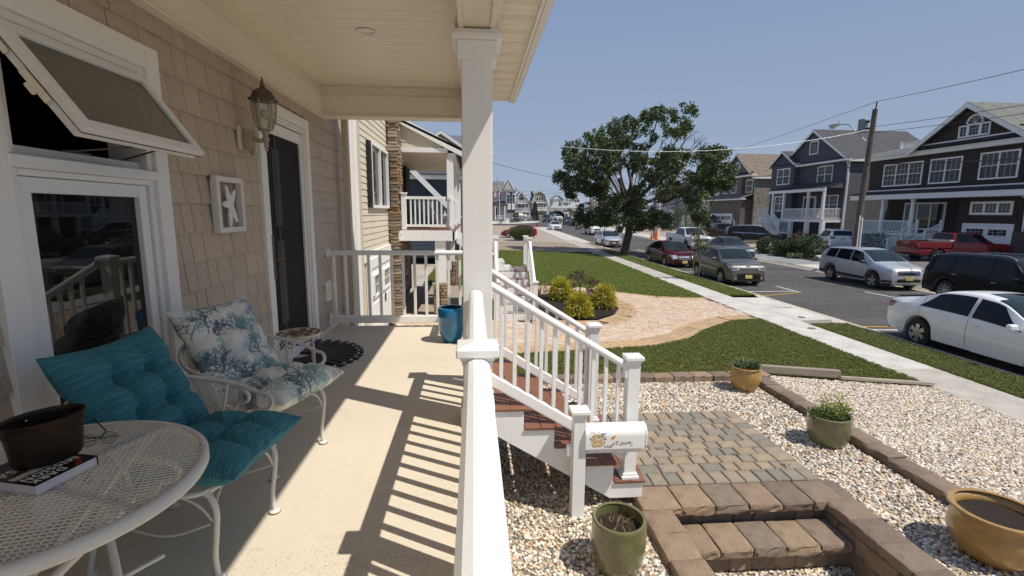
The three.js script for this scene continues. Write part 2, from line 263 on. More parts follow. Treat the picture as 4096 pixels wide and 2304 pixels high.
  // upper storey and roof of the house itself, above the porch roof
  const rf = new G(); rf.box(-3, 8, 7.2, 7.35, -6, 0.4); rf.mesh('eave', MT.creamTrim, house);
}
{ // downspout at the end of the porch
  const t = thing('downspout', 'tan corrugated downspout running down the taupe shingle corner', 'downspout', -1.83, 0.3, -7.22);
  const g = new G(); const prof = []; for (let i = 0; i < 5; i++) { prof.push([-0.05 + i * 0.022, 0.0], [-0.042 + i * 0.022, 0.006]); } prof.push([0.06, 0], [0.06, -0.075], [-0.05, -0.075]);
  const s = new THREE.ExtrudeGeometry(new THREE.Shape(prof.map((p) => new THREE.Vector2(...p))), { depth: 4.4, bevelEnabled: false }); s.rotateX(-PI / 2); s.rotateY(PI / 2); g.add(s); g.mesh('pipe', mat([0.55, 0.46, 0.35], 0.5), t);
  new G().rbox(-0.1, 0.012, 3.28, 3.31, -0.07, 0.06, 0.003).rbox(-0.1, 0.012, 1.4, 1.43, -0.07, 0.06, 0.003).mesh('strap', mat([0.5, 0.42, 0.32], 0.5), t);
}
// ---------------------------------------------------------------- porch: floor, beams, ceiling, roof edge, column
const porch = thing('porch', 'white covered porch with beige painted floor, beadboard ceiling and square column', 'porch', 0, 0, 0);
{
  reseed(12);
  new G().rbox(-1.93, 0.15, FL - 0.06, FL, -6.64, 2.6, 0.006).mesh('floor', MT.floor, porch);
  const sk = new G(); sk.box(-1.93, 0.13, FL - 0.26, FL - 0.06, -6.62, 2.6); sk.mesh('rim_board', MT.white, porch);
  new G().box(-1.93, 0.02, -0.1, FL - 0.26, -6.5, 2.6).mesh('foundation', MT.concrete, porch);
  // ceiling planks
  const pg = new RoundedBoxGeometry(2.02, 0.012, 0.0985, 1, 0.003); metreUV(pg);
  for (let i = 0; i < 78; i++) part('ceiling_plank', pg, MT.ceiling, porch, -0.94, 4.706 + (i % 2) * 0.0015, 1.2 - i * 0.1);
  new G().box(-1.95, 0.0, 4.73, 4.76, -6.7, 2.6).mesh('ceiling_backing', MT.creamTrim, porch);
  // beam along the front, with a narrower bottom panel, and the beam across the far end
  const bm = new G(); bm.rbox(-0.12, 0.17, 4.36, 4.74, -6.72, 2.6, 0.004).rbox(-0.095, -0.06, 4.315, 4.36, -6.68, 2.6, 0.003).rbox(0.11, 0.145, 4.315, 4.36, -6.68, 2.6, 0.003).rbox(-0.06, 0.11, 4.328, 4.36, -6.68, 2.6, 0.003); bm.mesh('beam', MT.creamTrim, porch);
  const bf = new G(); bf.rbox(-1.9, -0.122, 4.345, 4.59, -6.72, -6.53, 0.004).rbox(-1.9, -0.122, 4.59, 4.7, -6.72, -6.545, 0.004).rbox(-1.93, -0.122, 4.325, 4.345, -6.74, -6.505, 0.003); bf.mesh('end_beam', MT.creamTrim, porch);
  // vented soffit boards
  const sg = new G(); for (let i = 0; i < 3; i++) sg.rbox(0.0, 0.33, 0, 0.008, i * 0.102, i * 0.102 + 0.1, 0.003); const sgeo = sg.geo();
  const vg = new G(); for (let i = 0; i < 14; i++) for (const q of [0.11, 0.135, 0.16, 0.185]) vg.box(0.02 + i * 0.0215, 0.03 + i * 0.0215, -0.006, 0.0, q, q + 0.014); const vgeo = vg.geo();
  for (let i = 0; i < 31; i++) { const s = part('soffit_panel', sgeo, MT.soffit, porch, 0.172, 4.7, 2.1 - i * 0.307 + 0.0); part('vent_louvres', vgeo, MT.soffit, s, 0, 0, 0); }
  const fa = new G(); fa.rbox(0.5, 0.53, 4.665, 4.85, -7.12, 2.6, 0.003); fa.rbox(-1.9, 0.5, 4.69, 4.85, -7.13, -7.1, 0.003); fa.box(-1.9, 0.172, 4.69, 4.7, -7.1, -6.72); fa.mesh('fascia', MT.whiteMatte, porch);
  const gu = new G(); const gp = [[0.535, 4.67], [0.58, 4.665], [0.6, 4.69], [0.605, 4.73], [0.63, 4.76], [0.63, 4.79], [0.615, 4.79], [0.612, 4.768], [0.59, 4.737], [0.586, 4.7], [0.572, 4.685], [0.545, 4.688], [0.545, 4.79], [0.535, 4.79]];
  gu.prism(gp, -7.15, 2.6); gu.prism([[0.536, 4.671], [0.58, 4.666], [0.6, 4.69], [0.605, 4.73], [0.629, 4.76], [0.629, 4.789], [0.536, 4.789]], -7.153, -7.15); gu.mesh('gutter', MT.whiteMatte, porch);
  const rf = new G(); rf.slab([-1.9, 5.65, 2.6], [0.58, 4.82, 2.6], [0.58, 4.82, -7.15], [-1.9, 5.65, -7.15], 0.03); rf.mesh('roof', mat([0.08, 0.075, 0.07], 0.9, { map: rept(tRoof, 0.5) }), porch);
  // column with capital
  const co = new G(); co.rbox(-0.078, 0.128, FL, 4.15, -3.6, -3.395, 0.006).rbox(-0.105, 0.155, 4.14, 4.255, -3.625, -3.37, 0.006).rbox(-0.14, 0.19, 4.255, 4.29, -3.66, -3.335, 0.006).rbox(-0.12, 0.17, 4.29, 4.318, -3.64, -3.355, 0.004).rbox(-0.1, 0.15, FL, FL + 0.14, -3.62, -3.373, 0.006);
  co.mesh('column', MT.white, porch);
  const ln = new G(); ln.box(-0.0795, -0.0775, FL + 0.14, 4.14, -3.415, -3.41); ln.mesh('column_seam', MT.creamTrim, porch);
}
{
  const t = thing('recessed_light', 'round white recessed light set in the beadboard ceiling', 'ceiling light', -0.93, 4.7, -4.62);
  new G().lathe([[0.062, 0.0], [0.085, -0.001], [0.092, -0.006], [0.085, -0.011], [0.07, -0.009], [0.062, 0.0]], 40).mesh('trim_ring', MT.whiteMatte, t);
  new G().lathe([[0.0, 0.004], [0.04, 0.003], [0.068, -0.002]], 32).mesh('lens', mat(0.45, 0.3), t);
}
// ---------------------------------------------------------------- railings
const railProf = (w, h) => [[-w * 0.42, 0], [-w * 0.42, h * 0.3], [-w * 0.5, h * 0.38], [-w * 0.5, h * 0.62], [-w * 0.36, h * 0.86], [-w * 0.16, h], [w * 0.16, h], [w * 0.36, h * 0.86], [w * 0.5, h * 0.62], [w * 0.5, h * 0.38], [w * 0.42, h * 0.3], [w * 0.42, 0]];
function railGeo(a, b, prof) { // sweep of a rail profile from a to b; profile y is plumb
  a = V(...a); b = V(...b); const d = b.clone().sub(a), h = V(d.x, 0, d.z).normalize(), side = V(-h.z, 0, h.x), pos = []; const n = prof.length, P = (o, i) => [o.x + side.x * prof[i][0], o.y + prof[i][1], o.z + side.z * prof[i][0]];
  for (let i = 0; i < n; i++) { const j = (i + 1) % n; pos.push(...P(a, i), ...P(a, j), ...P(b, j), ...P(a, i), ...P(b, j), ...P(b, i)); }
  for (const [o, f] of [[a, 1], [b, 0]]) for (let i = 1; i < n - 1; i++) { const q = [P(o, 0), P(o, i), P(o, i + 1)]; if (f) q.reverse(); pos.push(...q.flat()); }
  const g = new THREE.BufferGeometry(); g.setAttribute('position', new THREE.Float32BufferAttribute(pos, 3)); g.computeVertexNormals(); return g;
}
const balGeo = new Map();
function baluster(parent, x, y0, y1, z, w = 0.036) { const k = w + ':' + (y1 - y0).toFixed(3); if (!balGeo.has(k)) { const g = new RoundedBoxGeometry(w, y1 - y0, w, 1, 0.004); metreUV(g); balGeo.set(k, g); } part('baluster', balGeo.get(k), MT.white, parent, x, (y0 + y1) / 2, z); }
function capPost(parent, x, y0, y1, z, w = 0.108, base = true) { // sleeve, pyramid cap, base trim
  const c = new G(); c.rbox(-w / 2, w / 2, 0, y1 - y0 - 0.07, -w / 2, w / 2, 0.005); const p = part('post', c.geo(), MT.white, parent, x, y0, z); const H = y1 - y0;
  const k = new G(); k.rbox(-w * 0.54, w * 0.54, H - 0.085, H - 0.066, -w * 0.54, w * 0.54, 0.003).rbox(-w * 0.6, w * 0.6, H - 0.066, H - 0.052, -w * 0.6, w * 0.6, 0.003).rbox(-w * 0.74, w * 0.74, H - 0.052, H - 0.018, -w * 0.74, w * 0.74, 0.006);
  const cone = new THREE.CylinderGeometry(0.004, w * 0.98, 0.02, 4, 1); cone.rotateY(PI / 4); cone.translate(0, H - 0.008, 0); k.add(cone.toNonIndexed()); k.list[k.list.length - 1].computeVertexNormals(); part('post_cap', k.geo(), MT.white, p);
  if (base) { const b = new G(); b.rbox(-w * 0.74, w * 0.74, 0, 0.03, -w * 0.74, w * 0.74, 0.005).rbox(-w * 0.62, w * 0.62, 0.03, 0.055, -w * 0.62, w * 0.62, 0.006); part('post_base', b.geo(), MT.white, p); }
  return p;
}
function levelRail(parent, a, b, first, n, sp, dir, top = 2.61, bot = 1.655) { // rail along x or z
  part('top_rail', metreUV(railGeo([a[0], top - 0.062, a[1]], [b[0], top - 0.062, b[1]], railProf(0.092, 0.062))), MT.white, parent);
  part('bottom_rail', metreUV(railGeo([a[0], bot, a[1]], [b[0], bot, b[1]], [[-0.022, 0], [-0.026, 0.01], [-0.026, 0.085], [-0.018, 0.1], [0.018, 0.1], [0.026, 0.085], [0.026, 0.01], [0.022, 0]])), MT.white, parent);
  for (let i = 0; i < n; i++) { const t = first + i * sp; dir === 'z' ? baluster(parent, a[0], bot + 0.095, top - 0.06, t) : baluster(parent, t, bot + 0.095, top - 0.06, a[1]); }
}
{
  const r = thing('front_railing', 'white vinyl railing with square capped post along the porch edge', 'railing', 0, 0, 0);
  const X = 0.012;
  capPost(r, X, FL, 2.665, -1.82); capPost(r, X, FL, 2.665, 0.57); capPost(r, X, FL, 2.665, -4.21);
  levelRail(r, [X, 0.52], [X, -1.765], 0.41, 15, -0.15, 'z');
  levelRail(r, [X, -1.875], [X, -3.37], -1.98, 10, -0.15, 'z');
  levelRail(r, [X, -3.62], [X, -4.155], -3.72, 3, -0.15, 'z');
  levelRail(r, [X, 2.6], [X, 0.62], 2.5, 13, -0.15, 'z');
  const br = new G(); br.rbox(-0.055, -0.014, FL, FL + 0.09, -3.36, -3.32, 0.004).rbox(-0.055, 0.0, FL, FL + 0.05, -3.33, -3.22, 0.004); br.mesh('rail_bracket', MT.white, r);
  const f = thing('end_railing', 'white vinyl railing closing the far end of the porch beside the blue pot', 'railing', 0, 0, 0);
  levelRail(f, [-1.9, -6.53], [-0.05, -6.53], -1.84, 12, 0.15, 'x', 2.64, 1.665);
  new G().rbox(-1.925, -1.895, 2.55, 2.66, -6.575, -6.485, 0.004).rbox(-1.925, -1.895, 1.64, 1.79, -6.57, -6.49, 0.004).rbox(-0.075, -0.05, 2.56, 2.65, -6.575, -6.485, 0.004).mesh('rail_bracket', MT.white, f);
  capPost(f, X, FL, 2.7, -6.53); capPost(f, X, FL, 2.665, -5.56);
  levelRail(f, [X, -5.615], [X, -6.475], -5.74, 5, -0.15, 'z');
}
// ---------------------------------------------------------------- stairs down to the paved landing
const stairs = thing('porch_stairs', 'white stairs with reddish brown treads and white handrails down to the paved landing', 'stairs', 0, 0, 0);
{
  reseed(13);
  const n = 5, rs = 0.183, run = 0.282, nose0 = 0.463, zA = -4.12, zB = -5.56;
  for (let k = 0; k < n; k++) { // two boards to each tread, a white riser under it
    const top = FL - rs * (k + 1), xn = nose0 + run * k;
    for (const [a, b] of [[xn - 0.145, xn], [xn - 0.293, xn - 0.149]]) { const g = new G(); g.rbox(a, b, top - 0.026, top, zB - 0.02, zA + 0.02, 0.005); g.mesh('tread_board', pick(MT.deckWood), stairs); }
    new G().rbox(xn - 0.045, xn - 0.03, top - rs, top - 0.027, zB + 0.03, zA - 0.03, 0.002).mesh('riser', MT.white, stairs);
  }
  new G().rbox(0.13, 0.172, FL - 0.183, FL - 0.03, zB, zA, 0.003).mesh('riser', MT.white, stairs);
  const pts = [[0.14, FL - 0.03]]; let x = 0.172; pts.push([x, FL - 0.03]); for (let k = 0; k < n; k++) { const top = FL - rs * (k + 1) - 0.028, xn = nose0 + run * k - 0.022; pts.push([x, top], [xn, top]); x = xn; }
  pts.push([x, 0.505], [1.26, 0.505], [0.14, 1.19]);
  for (const [a, b] of [[zA - 0.035, zA], [zB, zB + 0.035]]) { const g = new G(); g.prism(pts, a, b, 0.003); g.mesh('stringer', MT.white, stairs); }
  for (const [zz, px] of [[-4.2, 1.45], [-5.47, 1.4]]) {
    capPost(stairs, px, FL - rs * 5, 1.885, zz, 0.112);
    const A = [0.06, 2.535, zz], B = [px - 0.05, 1.725, zz], sl = (B[1] - A[1]) / (B[0] - A[0]);
    part('handrail', metreUV(railGeo(A, B, railProf(0.088, 0.075))), MT.white, stairs);
    part('lower_rail', metreUV(railGeo([0.06, 1.66, zz], [px - 0.05, 1.66 + sl * (px - 0.11), zz], [[-0.022, 0], [-0.026, 0.012], [-0.026, 0.105], [-0.018, 0.12], [0.018, 0.12], [0.026, 0.105], [0.026, 0.012], [0.022, 0]])), MT.white, stairs);
    for (let i = 0; i < 10; i++) { const bx = 0.24 + i * 0.12, yb = 1.66 + sl * (bx - 0.06) + 0.1, yt = 2.535 + sl * (bx - 0.06) + 0.005; baluster(stairs, bx, yb, yb + 0.79, zz, 0.034); }
    new G().rbox(px - 0.085, px - 0.05, 1.665, 1.83, zz - 0.05, zz + 0.05, 0.006).mesh('rail_bracket', MT.white, stairs);
  }
}
// ---------------------------------------------------------------- ground, road, pavements
const swL = (z) => 8.2 + 0.032 * (-z - 8), swR = (z) => swL(z) + 1.02, curbX = (z) => 10.2 + 0.033 * -z, farX = (z) => 18.4 + 0.042 * -z;
const rdH = (x, z) => rise(z);
function ribbon(xa, xb, z0, z1, step = 4) { const p = []; const n = Math.max(1, Math.ceil(Math.abs(z1 - z0) / step)); for (let i = 0; i <= n; i++) { const z = lerp(z0, z1, i / n); p.push([xa(z), z]); } for (let i = n; i >= 0; i--) { const z = lerp(z0, z1, i / n); p.push([xb(z), z]); } return p; }
const tAsph = tex(512, (u, v) => { const a = fbm(u, v, 150, 150, 2, 91), b = fbm(u, v, 4, 4, 4, 93); const t = 0.5 + 0.6 * a + 0.55 * (b - 0.5) + 0.3 * (fbm(u, v, 2, 24, 3, 95) - 0.5); return [t, t * 0.985, t * 0.98]; });
const tGrass = tex(512, (u, v) => { const a = fbm(u, v, 90, 90, 3, 101), b = fbm(u, v, 4, 4, 4, 103), d = fbm(u, v, 3, 3, 3, 107); const t = 0.5 + 0.8 * a + 0.35 * (b - 0.5), y = clamp((d - 0.52) * 2.5, 0, 0.5); return [t * (0.42 + 0.5 * y), t * (0.72 + 0.1 * y), t * (0.12 + 0.12 * y)]; });
const tGravel = (() => { // packed pebbles for the ground far away and under the loose stones
  const n = 34, cells = []; for (let j = 0; j < n; j++) for (let i = 0; i < n; i++) cells.push([i + hash(i, j, 1), j + hash(i, j, 2), hash(i, j, 3), hash(i, j, 4)]);
  return tex(512, (u, v) => { const x = u * n, y = v * n, ci = Math.floor(x), cj = Math.floor(y); let best = 9, c = null; for (let b = -1; b <= 1; b++) for (let a = -1; a <= 1; a++) { const I = ((ci + a) % n + n) % n, J = ((cj + b) % n + n) % n, q = cells[J * n + I], dx = q[0] - I + ci + a - x, dy = q[1] - J + cj + b - y, d = dx * dx + dy * dy; if (d < best) { best = d; c = q; } } const e = best > 0.3 ? 0.55 : 1, t = (0.45 + 0.5 * c[2]) * e; return c[3] < 0.6 ? [t, t * 0.95, t * 0.86] : c[3] < 0.8 ? [t * 0.9, t * 0.72, t * 0.5] : [t * 0.62, t * 0.6, t * 0.56]; });
})();
Object.assign(MT, {
  asphalt: mat([0.098, 0.089, 0.084], 0.9, { map: rept(tAsph, 0.13, 0.13), bumpMap: rept(tSpeck, 1.2), bumpScale: 0.002 }),
  sidewalk: [0, 1, 2].map((i) => mat([[0.66, 0.62, 0.565], [0.63, 0.59, 0.535], [0.53, 0.48, 0.415]][i], 0.85, { map: rept(tStone, 0.45 + 0.07 * i), bumpMap: rept(tStoneB, 1.1), bumpScale: 0.0008 })),
  curb: mat([0.62, 0.55, 0.45], 0.85, { map: rept(tStone, 0.4), bumpMap: rept(tStoneB, 1), bumpScale: 0.001 }),
  lawn: mat([0.3, 0.21, 0.05], 0.95, { map: rept(tGrass, 0.35), bumpMap: rept(tStoneB, 2), bumpScale: 0.01 }),
  gravel: mat([0.6, 0.54, 0.46], 0.9, { map: rept(tGravel, 1.15), bumpMap: rept(tStoneB, 1), bumpScale: 0.004 }),
  gravelFar: mat([0.62, 0.55, 0.46], 0.9, { map: rept(tGravel, 0.5) }),
  gravelGrey: mat([0.5, 0.44, 0.37], 0.9, { map: rept(tGravel, 0.6) }),
  sand: mat([0.5, 0.44, 0.36], 0.95, { map: rept(tStone, 0.2) }),
  paintWhite: mat([0.72, 0.71, 0.68], 0.7, { map: rept(tStone, 1) }), paintYellow: mat([0.6, 0.36, 0.05], 0.7, { map: rept(tStone, 1) }),
  mulch: mat([0.02, 0.015, 0.012], 0.95, { map: rept(tStone, 1.5), bumpMap: rept(tStoneB, 2), bumpScale: 0.03 }),
  soil: mat([0.045, 0.028, 0.018], 0.95, { map: rept(tStone, 3), bumpMap: rept(tSpeck, 3), bumpScale: 0.008 }),
});
{
  const g = new G(), xs = [-600, 800], zs = [120, -38, -230, -1100];
  for (let i = 0; i < 3; i++) { const [a, b] = [zs[i], zs[i + 1]], ya = rise(a) - 0.05, yb = rise(b) - 0.05; g.quad([xs[0], ya, a], [xs[1], ya, a], [xs[1], yb, b], [xs[0], yb, b]); }
  struct(g.mesh('ground', MT.sand, scene), 'flat sandy ground of the neighbourhood', 'ground');
  // road: along the porch, then bending left behind the hydrant
  const road = ribbon((z) => curbX(z) + 0.4, (z) => farX(z) - 0.35, 30, -88, 6);
  const n = road.length / 2, left = road.slice(0, n), right = road.slice(n);
  const poly = [...left, [12.6, -91], [11.2, -95.5], [7.5, -98.2], [0, -99.5], [-60, -101], [-60, -106], [0, -105], [8.5, -107], [14, -114], [17.2, -124], [18.2, -145], [19, -175], [27.5, -175], [26.5, -140], [23.5, -108], [22.2, -90], ...right];
  struct(sheet('road', poly, rdH, MT.asphalt, 8), 'dark grey asphalt street with parked cars', 'road');
  // gutters and kerbs, near and far side
  for (const [nm, f, s, z0, z1] of [['gutter', curbX, 1, 30, -90], ['gutter', farX, -1, 30, -88]]) struct(sheet(nm, ribbon((z) => f(z) + (s > 0 ? 0.0 : -0.4), (z) => f(z) + (s > 0 ? 0.45 : 0), z0, z1, 6), (x, z) => rise(z) + 0.005, MT.curb, 0), 'pale concrete gutter strip', 'gutter');
  const kerb = (z0, z1, f, s, h0, h1, m) => { const k = new G(), N = Math.max(1, Math.ceil((z0 - z1) / 3)); for (let i = 0; i < N; i++) { const a = lerp(z0, z1, i / N), b = lerp(z0, z1, (i + 1) / N) + 0.006, ha = lerp(h0, h1, i / N), hb = lerp(h0, h1, (i + 1) / N), xa = f(a), xb = f(b), o = -0.15 * s; // s: road side
    k.quad([xa, rise(a) + ha, a], [xb, rise(b) + hb, b], [xb + o, rise(b) + hb, b], [xa + o, rise(a) + ha, a].map((q) => q)); k.quad([xa + 0.02 * s, rise(a), a], [xb + 0.02 * s, rise(b), b], [xb, rise(b) + hb, b], [xa, rise(a) + ha, a]); } return k; };
  const kb = struct(new THREE.Group(), 'pale concrete kerb with yellow painted lengths', 'kerb'); kb.name = 'kerb'; scene.add(kb);
  for (const [z0, z1, h0, h1, y] of [[30, -12.4, 0.125, 0.125], [-12.4, -13.2, 0.125, 0.025], [-13.2, -16.8, 0.025, 0.025], [-16.8, -17.6, 0.025, 0.125], [-17.6, -38.6, 0.125, 0.125], [-38.6, -39.4, 0.125, 0.13, 1], [-39.4, -48, 0.125, 0.125], [-48, -49.4, 0.125, 0.125, 1], [-49.4, -90, 0.06, 0.06]]) kerb(z0, z1, curbX, 1, h0, h1).mesh('kerb_stone', y ? MT.paintYellow : MT.curb, kb);
  for (const [z0, z1, h0, h1, y] of [[30, -28.3, 0.12, 0.12], [-28.3, -31.2, 0.05, 0.12, 1], [-31.2, -52, 0.12, 0.12], [-52, -55.5, 0.12, 0.12, 1], [-55.5, -88, 0.12, 0.12]]) kerb(z0, z1, farX, -1, h0, h1).mesh('kerb_stone', y ? MT.paintYellow : MT.curb, kb);
  // sidewalk slabs
  const sw = struct(new THREE.Group(), 'pale concrete sidewalk of square slabs', 'sidewalk'); sw.name = 'sidewalk'; scene.add(sw); reseed(21);
  const slab = (poly, y, m, nm = 'slab') => { const s = new THREE.Shape(poly.map(([x, z]) => new THREE.Vector2(x, -z))); const e = new THREE.ExtrudeGeometry(s, { depth: 0.1, bevelEnabled: true, bevelSize: 0.008, bevelThickness: 0.008, bevelOffset: -0.008, bevelSegments: 1 }); e.rotateX(-PI / 2); e.translate(0, y - 0.108, 0); return part(nm, metreUV(e), m, sw); };
  for (let z = 8; z > -37; z -= 1.52) { const b = z - 1.505, tone = z > -8.1 ? MT.sidewalk[2] : z < -21 ? MT.sidewalk[2] : MT.sidewalk[Math.floor(rr(0, 1.99))]; slab([[swL(z), z], [swR(z), z], [swR(b), b], [swL(b), b]], 0.12 + rise((z + b) / 2), tone); }
  for (let z = -37.1; z > -88; z -= 3) { const b = z - 2.97; slab([[swL(z), z], [swR(z) + 0.3, z], [swR(b) + 0.3, b], [swL(b), b]], 0.13 + rise(b), MT.sidewalk[z < -50 ? 1 : 2]); }
  for (const [a, b] of [[-13.1, -15.0], [-15.015, -16.95]]) slab([[swR(a) + 0.01, a], [curbX(a) - 0.16, a - 0.1], [curbX(b) - 0.16, b + 0.1], [swR(b) + 0.01, b]], 0.119, MT.sidewalk[0], 'apron_slab');
  // far pavement
  for (let z = 20; z > -88; z -= 3.02) { const b = z - 3.005, blue = (z < -27 && z > -37); slab([[farX(z) + 0.155, z], [farX(z) + 2.7, z], [farX(b) + 2.7, b], [farX(b) + 0.155, b]], 0.12 + rise((z + b) / 2), blue ? MT.farBlue || (MT.farBlue = mat([0.3, 0.31, 0.31], 0.85, { map: rept(tStone, 0.4) })) : MT.sidewalk[1]); }
  // verge grass, lawns
  const lawnH = (x, z) => yard(x, z) - 0.004;
  struct(sheet('verge', ribbon((z) => swR(z) + 0.01, (z) => curbX(z) - 0.15, 6, -12.6, 2), () => 0.118, MT.lawn), 'narrow grass verge between sidewalk and kerb', 'grass');
  struct(sheet('verge', ribbon((z) => swR(z) + 0.01, (z) => curbX(z) - 0.15, -17.35, -38.4, 3), (x, z) => 0.118 + rise(z), MT.lawn), 'grass verge beneath the big street tree', 'grass');
}
const driveS = [[-1.9, -8.8], [0.83, -9.16], [2.35, -9.58], [3.87, -10.02], [5.0, -10.74], [5.85, -11.7], [6.56, -12.35], [7.34, -13.02], [8.33, -13.4]];
const driveN = [[8.45, -17.0], [7.6, -16.85], [6.57, -16.92], [5.44, -17.56], [4.8, -18.15], [4.15, -18.5], [3.3, -18.62], [2.42, -18.54], [0.84, -17.95], [-1.9, -17.9]];
const bedP = [[1.5, -12.45], [2.48, -12.38], [3.26, -12.5], [4.0, -13.35], [4.4, -14.3], [4.46, -15.0], [4.35, -16.1], [3.95, -16.6], [3.17, -16.75], [1.83, -16.1], [1.3, -16.0], [1.25, -13]];
const lawnA = [[-0.3, -7.62], [4.5, -7.62], [5.0, -8.05], [8.2, -7.85], ...[-9, -11, -13.35].map((z) => [swL(z) - 0.005, z]), ...driveS.slice(0, -1).reverse()];
const lawnB = [[-1.9, -18.0], ...driveN.slice(0, -1).reverse(), [8.44, -17.05], ...[-20, -24, -28, -32, -35].map((z) => [swL(z) - 0.005, z]), [8.0, -36.4], [5.2, -36.7], [1.8, -35.8], [-1.9, -35.5]];
{
  struct(sheet('lawn', lawnA, (x, z) => yard(x, z) - 0.002, MT.lawn, 0.9), 'green lawn between the gravel yard and the paver driveway', 'lawn');
  struct(sheet('lawn', lawnB, (x, z) => yard(x, z) - 0.002, MT.lawn, 1.5), 'wide green lawn beyond the paver driveway under tree shade', 'lawn');
  struct(sheet('driveway_bedding', [...driveS, ...driveN], (x, z) => yard(x, z) - 0.03, mat([0.16, 0.13, 0.1], 0.95, { map: rept(tStone, 1) }), 1.5), 'sandy joints under the paver driveway', 'driveway');
  struct(sheet('planting_bed', bedP, (x, z) => yard(x, z) + 0.03, MT.mulch, 0.5), 'black mulch bed with yellow shrubs', 'mulch bed');
  // next property: path, gravel, concrete drive with the red car
  struct(sheet('path', [[-1.9, -36.0], [1.8, -36.3], [5.2, -37.2], [8.9, -36.9], [9, -38.2], [5, -38.6], [-1.9, -38.1]], (x, z) => 0.17 + rise(z), MT.sidewalk[2], 3), 'narrow concrete path beyond the lawn', 'path');
  struct(sheet('path', [[-1.9, -29.0], [5.6, -30.6], [8.5, -30.9], [8.5, -31.05], [5.6, -30.78], [-1.9, -29.2]], (x, z) => yard(x, z) + 0.006, MT.sidewalk[2], 3), 'thin pale concrete edging strip across the lawn', 'path');
  struct(sheet('gravel_yard', [[-1.9, -38.1], [5, -38.6], [9.0, -38.2], [9.2, -40], [9.35, -45], [7.5, -47.5], [-1.9, -48]], (x, z) => 0.15 + rise(z), MT.gravelGrey, 4), 'tan pebble yard behind the green lawn', 'gravel');
  struct(sheet('concrete_drive', [[-1.9, -48.1], [7.5, -47.6], [9.4, -45.1], [9.6, -56], [9.8, -62], [-1.9, -62]], (x, z) => 0.16 + rise(z), mat([0.42, 0.35, 0.28], 0.9, { map: rept(tStone, 0.4) }), 5), 'brownish concrete drive under the red car', 'driveway');
  struct(sheet('gravel_yard', [[-12, -62.1], [9.8, -62.1], [10.4, -80], [10.8, -90], [9, -95], [-12, -97]], (x, z) => 0.15 + rise(z), MT.gravelFar, 6), 'pale pebble lot behind the red car', 'gravel');
  struct(sheet('gravel_strip', ribbon((z) => swR(z) + 0.32, (z) => curbX(z) - 0.16, -38.5, -48, 3), (x, z) => 0.125 + rise(z), MT.gravelGrey), 'grey gravel strip beside the kerb', 'gravel');
  struct(sheet('concrete_apron', ribbon((z) => swR(z) + 0.32, (z) => curbX(z) - 0.16, -48.05, -89, 6), (x, z) => 0.12 + rise(z), MT.sidewalk[1], 8), 'pale concrete apron along the kerb', 'pavement');
  // far side yards
  const fy = (x, z) => 0.12 + rise(z) + clamp((x - farX(z) - 2.7) * 0.012, 0, 0.2);
  struct(sheet('far_yard', ribbon((z) => farX(z) + 2.71, () => 70, 30, -30.4, 8), fy, mat([0.17, 0.16, 0.15], 0.95, { map: rept(tStone, 0.3) }), 10), 'grey paved yard before the dark brown house', 'yard');
  struct(sheet('far_yard', ribbon((z) => farX(z) + 2.71, () => 75, -39.6, -88, 8), fy, MT.gravelFar, 10), 'pale gravel yards across the street', 'yard');
  struct(sheet('far_bed', ribbon((z) => farX(z) + 2.71, () => 28, -30.42, -39.58, 3), (x, z) => fy(x, z) + 0.03, MT.mulch, 2), 'dark mulch bed of shrubs across the street', 'mulch bed');
  struct(sheet('far_yard', ribbon(() => 28.01, () => 70, -30.42, -39.58, 3), fy, mat([0.2, 0.19, 0.18], 0.95, { map: rept(tStone, 0.3) }), 10), 'grey drive beside the white sport utility vehicle', 'yard');
  struct(sheet('cross_street_kerb', [[-60, -106.1], [0, -105.1], [8.4, -107.2], [13.8, -114.2], [17.0, -124.2], [17.4, -130], [14, -132], [6, -124], [-60, -120]], (x, z) => rise(z) + 0.1, MT.sidewalk[1], 8), 'pale concrete pavement at the bend of the street', 'pavement');
  // bay markings
  const bay = (label, rows) => { const t = struct(new THREE.Group(), label, 'road marking'); t.name = numbered('road_marking'); scene.add(t); for (const [nm, m, a, b, w] of rows) { const d = V(b[0] - a[0], 0, b[1] - a[1]).normalize(), nx = -d.z * w / 2, nzv = d.x * w / 2; sheet(nm, [[a[0] + nx, a[1] + nzv], [b[0] + nx, b[1] + nzv], [b[0] - nx, b[1] - nzv], [a[0] - nx, a[1] - nzv]], (x, z) => rise(z) + 0.01, m, 0, t); } };
  const c = curbX, W = MT.paintWhite, Y = MT.paintYellow;
  bay('white and yellow bay corner before the grey boxy car', [['white_line', W, [c(-18.9) + 0.1, -18.9], [c(-18.9) + 2.45, -18.9], 0.11], ['white_line', W, [c(-18.9) + 2.45, -18.7], [c(-18.9) + 2.5, -20.3], 0.11], ['yellow_line', Y, [c(-17.7) + 0.1, -17.75], [c(-17.7) + 2.55, -18.6], 0.1]]);
  bay('yellow and white bay line behind the white sedan', [['white_line', W, [c(-12.4) + 0.1, -12.35], [c(-12.4) + 2.3, -12.2], 0.11], ['yellow_line', Y, [c(-12.4) + 0.05, -12.75], [c(-12.4) + 2.3, -12.5], 0.1]]);
  bay('white bay line behind the maroon sedan', [['white_line', W, [c(-26.2) + 0.1, -25.6], [c(-26.2) + 2.4, -25.5], 0.1], ['white_line', W, [c(-32) + 0.1, -32.4], [c(-32) + 2.4, -32.4], 0.1]]);
  bay('white bay corner behind the silver sedan', [['white_line', W, [c(-41) + 0.1, -40.2], [c(-41) + 2.6, -40.2], 0.14], ['white_line', W, [c(-41) + 2.6, -39.3], [c(-41) + 2.6, -41.2], 0.14]]);
  const f = farX;
